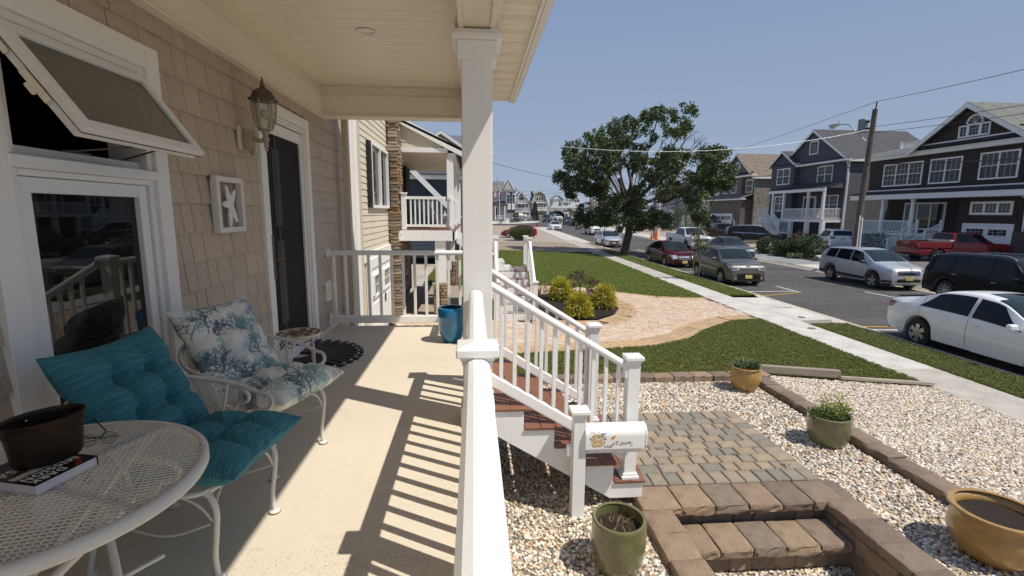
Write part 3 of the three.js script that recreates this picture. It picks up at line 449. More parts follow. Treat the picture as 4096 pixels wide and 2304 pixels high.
  bay('white bay corner between silver and black vehicles', [['white_line', W, [f(-17.8) - 0.35, -17.3], [f(-17.8) - 2.9, -17.3], 0.11], ['white_line', W, [f(-17.8) - 2.9, -16.4], [f(-17.8) - 3.0, -18.7], 0.11]]);
  bay('yellow and white bay line behind the silver crossover', [['white_line', W, [f(-23.4) - 0.35, -23.5], [f(-23.4) - 2.7, -23.3], 0.11], ['yellow_line', Y, [f(-23.4) - 0.35, -23.8], [f(-23.4) - 2.75, -23.55], 0.1]]);
  bay('white bay line before the dark grey sedan', [['white_line', W, [f(-31.5) - 0.35, -31.0], [f(-31.5) - 2.4, -31.0], 0.1]]);
}
// ---------------------------------------------------------------- stones, pavers, pots
function stoneGeo(l, h, d, r, amp, s, seg = [6, 3, 4]) { // rough-faced block with rounded edges, centred on x and z, standing on y = 0
  const g = new THREE.BoxGeometry(l, h, d, ...seg), p = g.attributes.position, hx = l / 2, hy = h / 2, hz = d / 2;
  const snap = (v, H, n) => { const k = Math.round((v / H + 1) / 2 * n); if (k === 0) return -H; if (k === n) return H; return n > 2 ? (-H + r * 1.0) + (k - 1) / Math.max(1, n - 2) * (2 * H - 2 * r) : v; };
  for (let i = 0; i < p.count; i++) {
    let x = snap(p.getX(i), hx, seg[0]), y = snap(p.getY(i), hy, seg[1]), z = snap(p.getZ(i), hz, seg[2]);
    const ix = clamp(x, -hx + r, hx - r), iy = clamp(y, -hy + r, hy - r), iz = clamp(z, -hz + r, hz - r), q = V(x - ix, y - iy, z - iz), L = q.length();
    if (L > 1e-6) { q.multiplyScalar(Math.min(1, r / L)); x = ix + q.x; y = iy + q.y; z = iz + q.z; }
    const n1 = fbm(x * 3 + 7.3 + s, y * 3 + z * 5 + 3.1, 997, 997, 3, s * 7 + 1) - 0.5, n2 = fbm(z * 3 + 1.7 + s, y * 3 - x * 5 + 9.4, 997, 997, 3, s * 7 + 2) - 0.5, face = Math.abs(p.getY(i)) >= hy - 1e-4 && y > 0 ? 0.3 : 1.5;
    p.setXYZ(i, x + n1 * amp * face, y + hy + (n1 + n2) * amp * 0.2, z + n2 * amp * face * 1.2);
  }
  const q = toCreasedNormals(g.toNonIndexed(), 0.6); return metreUV(q);
}
function tileGeo(w, d, h, c) { // chamfered paver, top at y = 0
  const x = w / 2, z = d / 2, xi = x - c, zi = z - c, g = new G(); g.quad([-xi, 0, zi], [xi, 0, zi], [xi, 0, -zi], [-xi, 0, -zi]);
  const o = [[-x, z], [x, z], [x, -z], [-x, -z]], n = [[-xi, zi], [xi, zi], [xi, -zi], [-xi, -zi]];
  for (let i = 0; i < 4; i++) { const j = (i + 1) % 4; g.quad([o[i][0], -c, o[i][1]], [o[j][0], -c, o[j][1]], [n[j][0], 0, n[j][1]], [n[i][0], 0, n[i][1]]); g.quad([o[i][0], -h, o[i][1]], [o[j][0], -h, o[j][1]], [o[j][0], -c, o[j][1]], [o[i][0], -c, o[i][1]]); }
  return g.geo();
}
const stoneCol = [[0.36, 0.255, 0.17], [0.32, 0.235, 0.17], [0.4, 0.285, 0.19], [0.255, 0.19, 0.145], [0.3, 0.23, 0.17]];
MT.stone = stoneCol.map((c, i) => mat(c, 0.92, { map: rept(tStone, 1.3 + 0.2 * i), bumpMap: rept(tStoneB, 2.5), bumpScale: 0.012 }));
const paverCol = [[0.345, 0.285, 0.215], [0.3, 0.26, 0.205], [0.255, 0.23, 0.19], [0.4, 0.31, 0.215], [0.37, 0.28, 0.19], [0.33, 0.27, 0.2]];
MT.paver = paverCol.map((c, i) => mat(c, 0.92, { map: rept(tStone, 1.5 + 0.2 * i), bumpMap: rept(tStoneB, 2.5), bumpScale: 0.003 }));
{
  reseed(31);
  const L = thing('paved_landing', 'grey and tan paver landing at the foot of the porch stairs', 'paving', 0, 0.5, 0); L.userData.kind = 'structure';
  const gs = new Map(); const lay = (x0, x1, z0, z1) => { const w = +(x1 - x0 - 0.01).toFixed(3), d = +(z1 - z0 - 0.01).toFixed(3), k = w + '_' + d; if (!gs.has(k)) gs.set(k, tileGeo(w, d, 0.06, 0.009)); part('paver', gs.get(k), pick(MT.paver), L, (x0 + x1) / 2, rr(-0.004, 0.003), (z0 + z1) / 2, rr(-0.008, 0.008), rr(-0.012, 0.012), rr(-0.008, 0.008)); };
  for (let i = 0; i < 13; i++) lay(1.44 + i * 0.16, 1.6 + i * 0.16, -6.05, -5.83);
  for (let i = 0; i < 13; i++) lay(1.44 + i * 0.16, 1.6 + i * 0.16, -4.55, -4.325);
  for (let i = 0; i < 8; i++) lay(3.29, 3.52, -5.83 + i * 0.16, -5.67 + i * 0.16);
  for (let r = 0; r < 8; r++) { let x = 3.29; const z = -5.83 + r * 0.16; let first = r % 2; while (x > 1.45) { const w = first ? 0.115 : pick([0.23, 0.23, 0.16]); first = 0; lay(Math.max(1.42, x - w), x, z, z + 0.16); x -= w; } }
  const bd = new G(); bd.box(1.4, 3.5, -0.3, -0.035, -6.03, -4.33); bd.mesh('joint_sand', mat([0.06, 0.05, 0.042], 0.95, { map: rept(tStone, 2) }), L);
}
{
  reseed(32);
  const S = thing('stone_steps', 'brown concrete block steps and low walls leading down from the paved landing', 'steps', 0, 0, 0);
  const caps = [0, 1, 2, 3].map((k) => stoneGeo(0.316, 0.1, 0.37, 0.022, 0.03, 3 + k, [7, 4, 6]));
  const blks = [0, 1, 2].map((k) => stoneGeo(0.2, 0.12, 0.14, 0.014, 0.022, 11 + k, [5, 3, 3]));
  const wallc = [0, 1, 2, 3].map((k) => stoneGeo(0.31, 0.1, 0.325, 0.02, 0.028, 21 + k, [6, 4, 6]));
  for (let i = 0; i < 5; i++) part('cap_stone', caps[i % 4], MT.stone[[2, 4, 0, 3, 1][i]], S, 2.05 + i * 0.32, 0.4, -4.13 + rr(-0.006, 0.006), 0, rr(-0.02, 0.02), 0);
  part('cap_stone', stoneGeo(0.37, 0.1, 0.38, 0.022, 0.03, 9, [7, 4, 6]), MT.stone[2], S, 1.7, 0.4, -4.12);
  part('cap_stone', stoneGeo(0.3, 0.1, 0.33, 0.022, 0.03, 8, [7, 4, 6]), MT.stone[3], S, 3.47, 0.395, -4.155, 0, -0.05, 0);
  for (let i = 0; i < 8; i++) part('riser_block', blks[i % 3], MT.stone[[3, 4, 1, 3, 4, 3, 1, 3][i]], S, 1.9 + i * 0.205, 0.262, -4.07, 0, rr(-0.03, 0.03), 0).scale.y = 1.15;
  for (let i = 0; i < 5; i++) part('cap_stone', caps[(i + 2) % 4], MT.stone[[0, 2, 4, 2, 1][i]], S, 1.92 + i * 0.3 + (i ? 0.01 : 0), 0.232, -3.765 + rr(-0.006, 0.006), 0, rr(-0.025, 0.025), 0).scale.x = 0.95;
  for (let i = 0; i < 8; i++) part('riser_block', blks[(i + 1) % 3], MT.stone[[4, 3, 1, 3, 0, 4, 3, 3][i]], S, 1.9 + i * 0.198, 0.085, -3.7, 0, rr(-0.04, 0.04), 0).scale.y = 1.25;
  for (let i = 0; i < 9; i++) { part('wall_cap', wallc[i % 4], MT.stone[[1, 3, 4, 3, 1, 4, 3, 1, 4][i]], S, 3.44 + rr(-0.006, 0.006), 0.4, -3.84 + i * 0.315, 0, rr(-0.03, 0.03), 0); for (let c = 0; c < 2; c++) part('wall_block', wallc[(i + c + 1) % 4], MT.stone[[3, 3, 4, 1][(i + c) % 4]], S, 3.45, 0.05 + c * 0.17, -3.84 + i * 0.315 - 0.12 * c, 0, rr(-0.03, 0.03), 0).scale.y = 1.75; }
  for (let i = 0; i < 9; i++) { part('wall_cap', wallc[(i + 1) % 4], MT.stone[[0, 2, 0, 4, 2, 0, 1, 2, 0][i]], S, 1.64 + rr(-0.006, 0.006), 0.4, -3.77 + i * 0.318, 0, rr(-0.03, 0.03), 0).scale.x = 0.92; for (let c = 0; c < 2; c++) part('wall_block', wallc[(i + c) % 4], MT.stone[[3, 1, 4, 0][(i + c) % 4]], S, 1.65, 0.05 + c * 0.17, -3.77 + i * 0.318 - 0.1 * c).scale.set(0.9, 1.75, 1); }
}
{
  reseed(33);
  const E = thing('block_edging', 'row of brown retaining blocks edging the pebble yard', 'edging', 0, 0, 0);
  const b = [0, 1, 2, 3].map((k) => stoneGeo(0.325, 0.17, 0.24, 0.018, 0.03, 31 + k, [6, 3, 4]));
  for (let i = 0; i < 15; i++) part('edging_block', b[i % 4], MT.stone[[3, 0, 1, 2, 3, 4, 2, 1][i % 8]], E, 0.1 + i * 0.33, 0.365 + rr(-0.006, 0.006), -7.47, 0, rr(-0.03, 0.03), 0);
  for (let i = 0; i < 19; i++) { const z = -7.1 + i * 0.328, x = z < -4.4 ? 4.63 : 4.63 - (z + 4.4) * 0.06; part('edging_block', b[(i + 1) % 4], MT.stone[[3, 1, 3, 4, 3, 3, 1, 4][i % 8]], E, x + rr(-0.012, 0.012), 0.36 + rr(-0.012, 0.008), z, rr(-0.01, 0.01), PI / 2 + rr(-0.05, 0.05), rr(-0.02, 0.02)); }
}
// landscape timbers
for (const [x0, z0, x1, z1, h, w, lab, m] of [[5.0, -8.12, 6.55, -7.93, 0.14, 0.1, 'thick weathered grey timber lying at the lawn edge', 0], [6.52, -7.86, 8.22, -7.74, 0.06, 0.05, 'thin pale timber board between gravel and lawn', 1]]) {
  const L = Math.hypot(x1 - x0, z1 - z0), g = new RoundedBoxGeometry(L, h, w, 2, 0.012), t = part('landscape_timber', metreUV(g), mat([[0.33, 0.29, 0.24], [0.5, 0.45, 0.38]][m], 0.9, { map: rept(tWood, 0.8, 0.8), bumpMap: rept(tGrainB, 0.6, 3), bumpScale: 0.004 }), scene, (x0 + x1) / 2, 0.36 - (x0 - 5) * 0.085 + (m ? -0.01 : 0.0), (z0 + z1) / 2, 0, Math.atan2(-(z1 - z0), x1 - x0), m ? -0.065 : -0.05);
  tag(t, lab, 'timber');
}
// ---------------------------------------------------------------- pebbles
const gravelOut = (x, z) => 0.1 + clamp(8.2 - x, 0, 4) * 0.062;
{
  reseed(34);
  const inner = [[0.02, 3], [0.02, -7.36], [4.5, -7.36], [4.5, 3], [3.5, 3], [3.5, -4.2], [1.62, -4.2], [1.62, 3]], outer = [[4.76, 3], [4.76, -7.9], [5.0, -8.02], [6.5, -7.86], [8.2, -7.76], [8.22, 3]];
  struct(sheet('pebble_yard', inner, () => 0.425, MT.gravel), 'pebble bed around the paved landing', 'gravel');
  struct(sheet('pebble_yard', outer, gravelOut, MT.gravel, 1.5), 'wide pebble slope between block edging and sidewalk', 'gravel');
  struct(sheet('pebble_well', [[1.62, 3], [1.62, -3.8], [3.5, -3.8], [3.5, 3]], () => 0.05, MT.gravel), 'pebble floor at the foot of the stone steps', 'gravel');
  const geos = [0, 1, 2].map((k) => { const g = new THREE.IcosahedronGeometry(1, 1), p = g.attributes.position; for (let i = 0; i < p.count; i++) { const v = V(p.getX(i), p.getY(i), p.getZ(i)); const n = 0.86 + 0.28 * vnoise(v.x * 1.3 + 5 + k * 3, v.y * 1.3 + v.z * 1.7 + 5, 97, 97, k + 1); p.setXYZ(i, v.x * n, v.y * n, v.z * n); } g.computeVertexNormals(); return toCreasedNormals(g, 1.2); });
  const cols = [[0.78, 0.72, 0.62], [0.7, 0.62, 0.51], [0.82, 0.78, 0.7], [0.64, 0.47, 0.28], [0.68, 0.53, 0.36], [0.33, 0.29, 0.25], [0.2, 0.18, 0.16], [0.5, 0.43, 0.35], [0.73, 0.68, 0.6], [0.46, 0.33, 0.21]];
  const lists = [[], [], []], lists2 = [[], [], []], q = new THREE.Quaternion(), e = new THREE.Euler();
  const put = (ls, x, y, z, r) => { const m = new THREE.Matrix4().compose(V(x, y, z), q.setFromEuler(e.set(rr(-0.5, 0.5), rr(0, 6.28), rr(-0.5, 0.5))), V(r * rr(0.85, 1.5), r * rr(0.5, 0.85), r * rr(0.75, 1.1))); const c = pick(cols), k = rr(0.8, 1.12); ls[Math.floor(rnd() * 3)].push([m, C(c[0] * k, c[1] * k, c[2] * k)]); };
  const blocked = (x, z) => (x > 1.38 && x < 3.55 && z > -6.07 && z < -3.9) || (x > 1.45 && x < 3.62 && z >= -3.95) || (x > 4.48 - Math.max(0, z + 4.4) * 0.06);
  for (let i = 0; i < 62000; i++) { const x = rr(0.02, 4.5), z = -7.36 + 6.2 * rnd(); if (blocked(x, z)) continue; put(lists, x, 0.428 + rr(-0.004, 0.012), z, rr(0.009, 0.0175) * (rnd() < 0.06 ? 1.35 : 1)); }
  for (let i = 0; i < 9000; i++) { const x = rr(1.76, 3.32), z = -3.66 + 1.9 * rnd(); put(lists, x, 0.055 + rr(0, 0.012), z, rr(0.009, 0.018)); }
  for (let i = 0; i < 68000; i++) { const x = rr(4.76, 8.22), z = -8.0 + 6.2 * rnd(); if (!inPoly(x, z, outer)) continue; put(lists2, x, gravelOut(x, z) + rr(-0.005, 0.012), z, rr(0.009, 0.018)); }
  lists.forEach((l, k) => tag(instances('pebbles', geos[k], mat(1, 0.7), l), ['rounded white and tan pebbles around the landing', 'small grey and white stones around the landing', 'tan and cream stones around the landing'][k], 'pebbles'));
  lists2.forEach((l, k) => tag(instances('pebbles', geos[k], mat(1, 0.7), l), ['rounded white and tan pebbles on the slope by the sidewalk', 'small grey and white stones on the slope by the sidewalk', 'tan and cream stones on the slope by the sidewalk'][k], 'pebbles'));
}
// ---------------------------------------------------------------- paver driveway of the neighbour
{
  reseed(35);
  const D = struct(thing('paver_driveway', 'pink and tan paver driveway curving to the sidewalk', 'driveway', 0, 0, 0));
  const inner = [[0.66, 0.49, 0.345], [0.7, 0.55, 0.42], [0.6, 0.44, 0.31], [0.64, 0.51, 0.4], [0.69, 0.49, 0.32], [0.56, 0.43, 0.34]].map((c, i) => mat(c, 0.9, { map: rept(tStone, 1 + 0.15 * i), bumpMap: rept(tStoneB, 2), bumpScale: 0.003 }));
  const band = [[0.56, 0.38, 0.22], [0.59, 0.4, 0.22], [0.5, 0.35, 0.21]].map((c, i) => mat(c, 0.9, { map: rept(tStone, 1 + 0.15 * i), bumpMap: rept(tStoneB, 2), bumpScale: 0.003 }));
  const poly = [...driveS, ...driveN], list = [];
  const distTo = (x, z, pl, closed) => { let d = 9; for (let i = 0; i < pl.length - (closed ? 0 : 1); i++) { const a = pl[i], b = pl[(i + 1) % pl.length], ux = b[0] - a[0], uz = b[1] - a[1], t = clamp(((x - a[0]) * ux + (z - a[1]) * uz) / (ux * ux + uz * uz), 0, 1); d = Math.min(d, Math.hypot(x - a[0] - ux * t, z - a[1] - uz * t)); } return d; };
  const ang = -0.42, ca = Math.cos(ang), sa = Math.sin(ang);
  for (let r = -40; r < 70; r++) { let u = -16 + rr(0, 0.2); const hgt = 0.16; while (u < 16) { const w = pick([0.16, 0.23, 0.23, 0.3]); const uc = u + w / 2, vc = r * hgt, x = 4 + uc * ca - vc * sa, z = -14 - uc * sa - vc * ca; if (inPoly(x, z, poly) && !inPoly(x, z, bedP) && distTo(x, z, driveS) > 0.47 && distTo(x, z, driveN) > 0.2 && distTo(x, z, bedP, true) > 0.5 && x < 8.35) list.push([x, z, w - 0.006, hgt - 0.006, ang, pick(inner), -0.005]); u += w; } }
  const alongLine = (pl, off, w, d, closed) => { for (let i = 0; i < pl.length - (closed ? 0 : 1); i++) { const a = pl[i], b = pl[(i + 1) % pl.length], L = Math.hypot(b[0] - a[0], b[1] - a[1]), n = Math.max(1, Math.round(L / w)), tx = (b[0] - a[0]) / L, tz = (b[1] - a[1]) / L, nx = -tz, nzv = tx; for (let k = 0; k < n; k++) { const t = (k + 0.5) / n * L; list.push([a[0] + tx * t + nx * off, a[1] + tz * t + nzv * off, L / n - 0.006, d, Math.atan2(-tz, tx), pick(band)]); } } };
  alongLine(driveS, -0.12, 0.16, 0.22); alongLine(driveS, -0.32, 0.23, 0.15); alongLine(driveS, -0.48, 0.23, 0.15);
  alongLine(driveN, -0.12, 0.16, 0.22); alongLine(bedP, 0.1, 0.16, 0.18, true); alongLine(bedP, 0.3, 0.2, 0.2, true); alongLine(bedP, 0.5, 0.2, 0.18, true);
  const ok = list.filter(([x, z]) => inPoly(x, z, poly) && !inPoly(x, z, bedP)); ok.sort((a, b) => Math.hypot(a[0], a[1]) - Math.hypot(b[0], b[1]));
  const gs = new Map(), rest = new Map();
  ok.forEach(([x, z, w, d, a, m, dy = 0], i) => { const k = (Math.round(w * 50) / 50) + '_' + d; if (!gs.has(k)) gs.set(k, tileGeo(+k.split('_')[0], d, 0.03, 0.006)); const y = yard(x, z) + dy + rr(-0.002, 0.002); if (i < 300) { const o = part('paver', gs.get(k), m, D, x, y, z, rr(-0.006, 0.006), a, -0.04); } else { if (!rest.has(m)) rest.set(m, new G()); rest.get(m).at(gs.get(k), x, y, z, rr(-0.006, 0.006), a, -0.04); } });
  for (const [m, g] of rest) stuff(g.mesh('far_pavers', m, D));
}
// ---------------------------------------------------------------- grass blades
{
  reseed(36);
  const tuft = (n, h, s) => { const pos = []; for (let i = 0; i < n; i++) { const a = rr(0, 6.28), d = rr(0, 0.03), x = Math.cos(a) * d, z = Math.sin(a) * d, b = rr(0, 6.28), w = 0.0028 * s, hh = h * rr(0.6, 1.1), lx = Math.cos(b) * hh * 0.5, lz = Math.sin(b) * hh * 0.5, px = -Math.sin(b) * w, pz = Math.cos(b) * w; pos.push(x - px, 0, z - pz, x + px, 0, z + pz, x + lx * 0.4 + px * 0.7, hh * 0.65, z + lz * 0.4 + pz * 0.7, x - px, 0, z - pz, x + lx * 0.4 + px * 0.7, hh * 0.65, z + lz * 0.4 + pz * 0.7, x + lx * 0.4 - px * 0.7, hh * 0.65, z + lz * 0.4 - pz * 0.7, x + lx * 0.4 - px * 0.7, hh * 0.65, z + lz * 0.4 - pz * 0.7, x + lx * 0.4 + px * 0.7, hh * 0.65, z + lz * 0.4 + pz * 0.7, x + lx, hh, z + lz); } const g = new THREE.BufferGeometry(); g.setAttribute('position', new THREE.Float32BufferAttribute(pos, 3)); g.computeVertexNormals(); return metreUV(g); };
  const gm = mat(1, 0.6, { side: THREE.DoubleSide, transmission: 0.25, thickness: 0 }); MT.grassBlade = gm;
  const q = new THREE.Quaternion(), up = V(0, 1, 0);
  const fill = (poly, hf, n, geo, fresh = 0) => { const xs = poly.map((p) => p[0]), zs = poly.map((p) => p[1]), x0 = Math.min(...xs), x1 = Math.max(...xs), z0 = Math.min(...zs), z1 = Math.max(...zs), out = []; for (let i = 0; i < n; i++) { const x = rr(x0, x1), z = rr(z0, z1); if (!inPoly(x, z, poly)) continue; const dry = fbm(x * 0.7 + 50, z * 0.7 + 80, 997, 997, 3, 5), s = rr(0.7, 1.25), y = clamp((dry - 0.44) * 3.6, 0, 1) * rr(0.3, 1), k = rr(0.7, 1.25); out.push([new THREE.Matrix4().compose(V(x, hf(x, z), z), q.setFromAxisAngle(up, rr(0, 6.28)), V(s, s, s)), C(lerp(0.145 + 0.035 * fresh, 0.31, y) * k, lerp(0.19 + 0.07 * fresh, 0.25, y) * k, lerp(0.016, 0.08, y) * k)]); } return out; };
  const t1 = tuft(12, 0.045, 1.0), t2 = tuft(14, 0.055, 2.0);
  tag(instances('grass', t1, gm, fill(lawnA, (x, z) => yard(x, z) - 0.004, 52000, t1)), 'short green grass on the lawn by the gravel yard', 'grass');
  tag(instances('grass', t2, gm, fill(lawnB, (x, z) => yard(x, z) - 0.004, 42000, t2, 1)), 'short green grass on the wide lawn beyond the driveway', 'grass');
  tag(instances('grass', t1, gm, fill(ribbon((z) => swR(z) + 0.01, (z) => curbX(z) - 0.15, -5.5, -12.6, 2), () => 0.115, 16000)), 'short green grass on the verge beside the white sedan', 'grass');
  tag(instances('grass', t2, gm, fill(ribbon((z) => swR(z) + 0.01, (z) => curbX(z) - 0.15, -17.35, -38.4, 3), (x, z) => 0.115 + rise(z), 14000, null, 0.7)), 'short green grass on the verge under the street tree', 'grass');
}
// ---------------------------------------------------------------- porch furniture
MT.teal = mat(1, 0.9, { map: tex(512, (u, v) => { const s = fbm(u, v, 7, 110, 3, 201), w = ((Math.floor(u * 128) + Math.floor(v * 128)) % 2), k = fbm(u, v, 170, 170, 1, 203), t = clamp(0.2 + 0.85 * (s - 0.4) + (w ? 0.5 : -0.2) * k, 0, 1); return [lerp(0.004, 0.1, t), lerp(0.1, 0.33, t), lerp(0.145, 0.39, t)]; }, { rep: 2.9 }), bumpMap: tex(256, (u, v) => 0.5 + 0.5 * Math.sin(u * 6.283 * 60) * Math.sin(v * 6.283 * 60), { srgb: false, rep: 3.2 }), bumpScale: 0.0015, sheen: 0.4 });
MT.coral = mat(1, 0.85, { map: canvasTex(1024, 1024, (c, w) => { reseed(41); c.fillStyle = '#e6e4de'; c.fillRect(0, 0, w, w); const cols = ['#5d6a78', '#7d9fa3', '#86b3ab', '#525a6c', '#9cc0b6', '#6c8792']; const br = (x, y, a, l, t, d, col) => { if (d < 0 || l < 6) return; const steps = Math.ceil(l / 9); c.strokeStyle = col; c.lineWidth = t; c.lineCap = 'round'; c.beginPath(); c.moveTo(x, y); for (let i = 0; i < steps; i++) { a += rr(-0.22, 0.22); x += Math.cos(a) * l / steps; y += Math.sin(a) * l / steps; c.lineTo(x, y); } c.stroke(); const n = d > 2 ? 3 : 2; for (let i = 0; i < n; i++) br(x, y, a + rr(-0.95, 0.95), l * rr(0.55, 0.85), Math.max(1.6, t * 0.72), d - 1, col); if (d > 1) br(x - Math.cos(a) * l * 0.5, y - Math.sin(a) * l * 0.5, a + pick([-1, 1]) * 0.9, l * 0.6, Math.max(1.6, t * 0.6), d - 2, col); }; for (let i = 0; i < 30; i++) { const x = rr(0, w), y = rr(0, w), col = cols[i % 6], a = rr(-2.4, -0.8); for (const [ox, oy] of [[0, 0], [w, 0], [-w, 0], [0, w], [0, -w]]) { const s = seed; reseed(500 + i); br(x + ox, y + oy, a, 95, 13, 5, col); reseed(s); } } }), bumpMap: rept(tSpeck, 3), bumpScale: 0.0006, sheen: 0.3 });
MT.coral.map.repeat.set(1.8, 1.8);
function cushionGeo(W, Hh, T, tufts, sag = 0) { // tufted pad lying in xy, thickness along z
  const N = 44, pos = [], uv = [], idx = [], f = (u, v, side) => {
    let e = Math.pow(Math.max(0, 1 - Math.pow(Math.abs(u), 4.5)), 0.6) * Math.pow(Math.max(0, 1 - Math.pow(Math.abs(v), 4.5)), 0.6), t = T * e, k = 0;
    for (const [a, b] of tufts) { const d = (u - a) ** 2 + ((v - b) * Hh / W) ** 2; k = Math.max(k, 0.9 * Math.exp(-d / 0.03)); }
    for (const [a, b] of tufts) { for (const [c, d2] of tufts) { if (a === c && Math.abs(b - d2) < 1.1 && b < d2) { if (v > b && v < d2) k = Math.max(k, 0.42 * Math.exp(-((u - a) ** 2) / 0.006)); } if (b === d2 && a < c && Math.abs(a - c) < 1.1) { if (u > a && u < c) k = Math.max(k, 0.42 * Math.exp(-((v - b) ** 2) / 0.006)); } } if (Math.abs(b) > 0.2) { const outv = b > 0 ? v > b : v < b; if (outv) k = Math.max(k, 0.42 * Math.exp(-((u - a) ** 2) / 0.008)); } if (Math.abs(a) > 0.2) { const outu = a > 0 ? u > a : u < a; if (outu) k = Math.max(k, 0.36 * Math.exp(-((v - b) ** 2) / 0.008)); } }
    t *= 1 - k; const bow = 1 - 0.03 * (1 - u * u), bow2 = 1 - 0.03 * (1 - v * v), wr = 0.012 * (fbm(u * 2 + 9, v * 2 + 4, 99, 99, 3, 77) - 0.5);
    const cp = 1 + 0.07 * u * u * v * v; return [u * W / 2 * bow2 * cp, v * Hh / 2 * bow * cp, side * t / 2 + wr * e + sag * (u * u * 0.5 + v * v * 0.5)];
  };
  for (const s of [1, -1]) { const o = pos.length / 3; for (let j = 0; j <= N; j++) for (let i = 0; i <= N; i++) { const m = (x) => Math.sign(x) * (1 - Math.pow(1 - Math.abs(x), 1.35)), u = m(i / N * 2 - 1), v = m(j / N * 2 - 1); pos.push(...f(u, v, s)); uv.push(u * W / 2, v * Hh / 2); } for (let j = 0; j < N; j++) for (let i = 0; i < N; i++) { const a = o + j * (N + 1) + i, b = a + 1, c = a + N + 1, d = c + 1; s > 0 ? idx.push(a, b, d, a, d, c) : idx.push(a, d, b, a, c, d); } }
  const g = new THREE.BufferGeometry(); g.setAttribute('position', new THREE.Float32BufferAttribute(pos, 3)); g.setAttribute('uv', new THREE.Float32BufferAttribute(uv, 2)); g.setIndex(idx); g.computeVertexNormals(); return g;
}
const strand = (g, pts, r) => { // thin three-sided wire through points
  for (let i = 0; i < pts.length - 1; i++) { const a = pts[i], b = pts[i + 1], d = b.clone().sub(a); if (d.lengthSq() < 1e-9) continue; const u = Math.abs(d.y) > 0.8 * d.length() ? V(1, 0, 0) : V(0, 1, 0), x = new THREE.Vector3().crossVectors(u, d).normalize().multiplyScalar(r), y = new THREE.Vector3().crossVectors(d, x).normalize().multiplyScalar(r), c = [x.clone(), x.clone().multiplyScalar(-0.5).addScaledVector(y, 0.87), x.clone().multiplyScalar(-0.5).addScaledVector(y, -0.87)]; for (let k = 0; k < 3; k++) { const p = c[k], q = c[(k + 1) % 3]; g.push(...a.clone().add(p).toArray(), ...a.clone().add(q).toArray(), ...b.clone().add(q).toArray(), ...a.clone().add(p).toArray(), ...b.clone().add(q).toArray(), ...b.clone().add(p).toArray()); } } };
const rawGeo = (pos) => { const g = new THREE.BufferGeometry(); g.setAttribute('position', new THREE.Float32BufferAttribute(pos, 3)); g.computeVertexNormals(); return metreUV(g); };
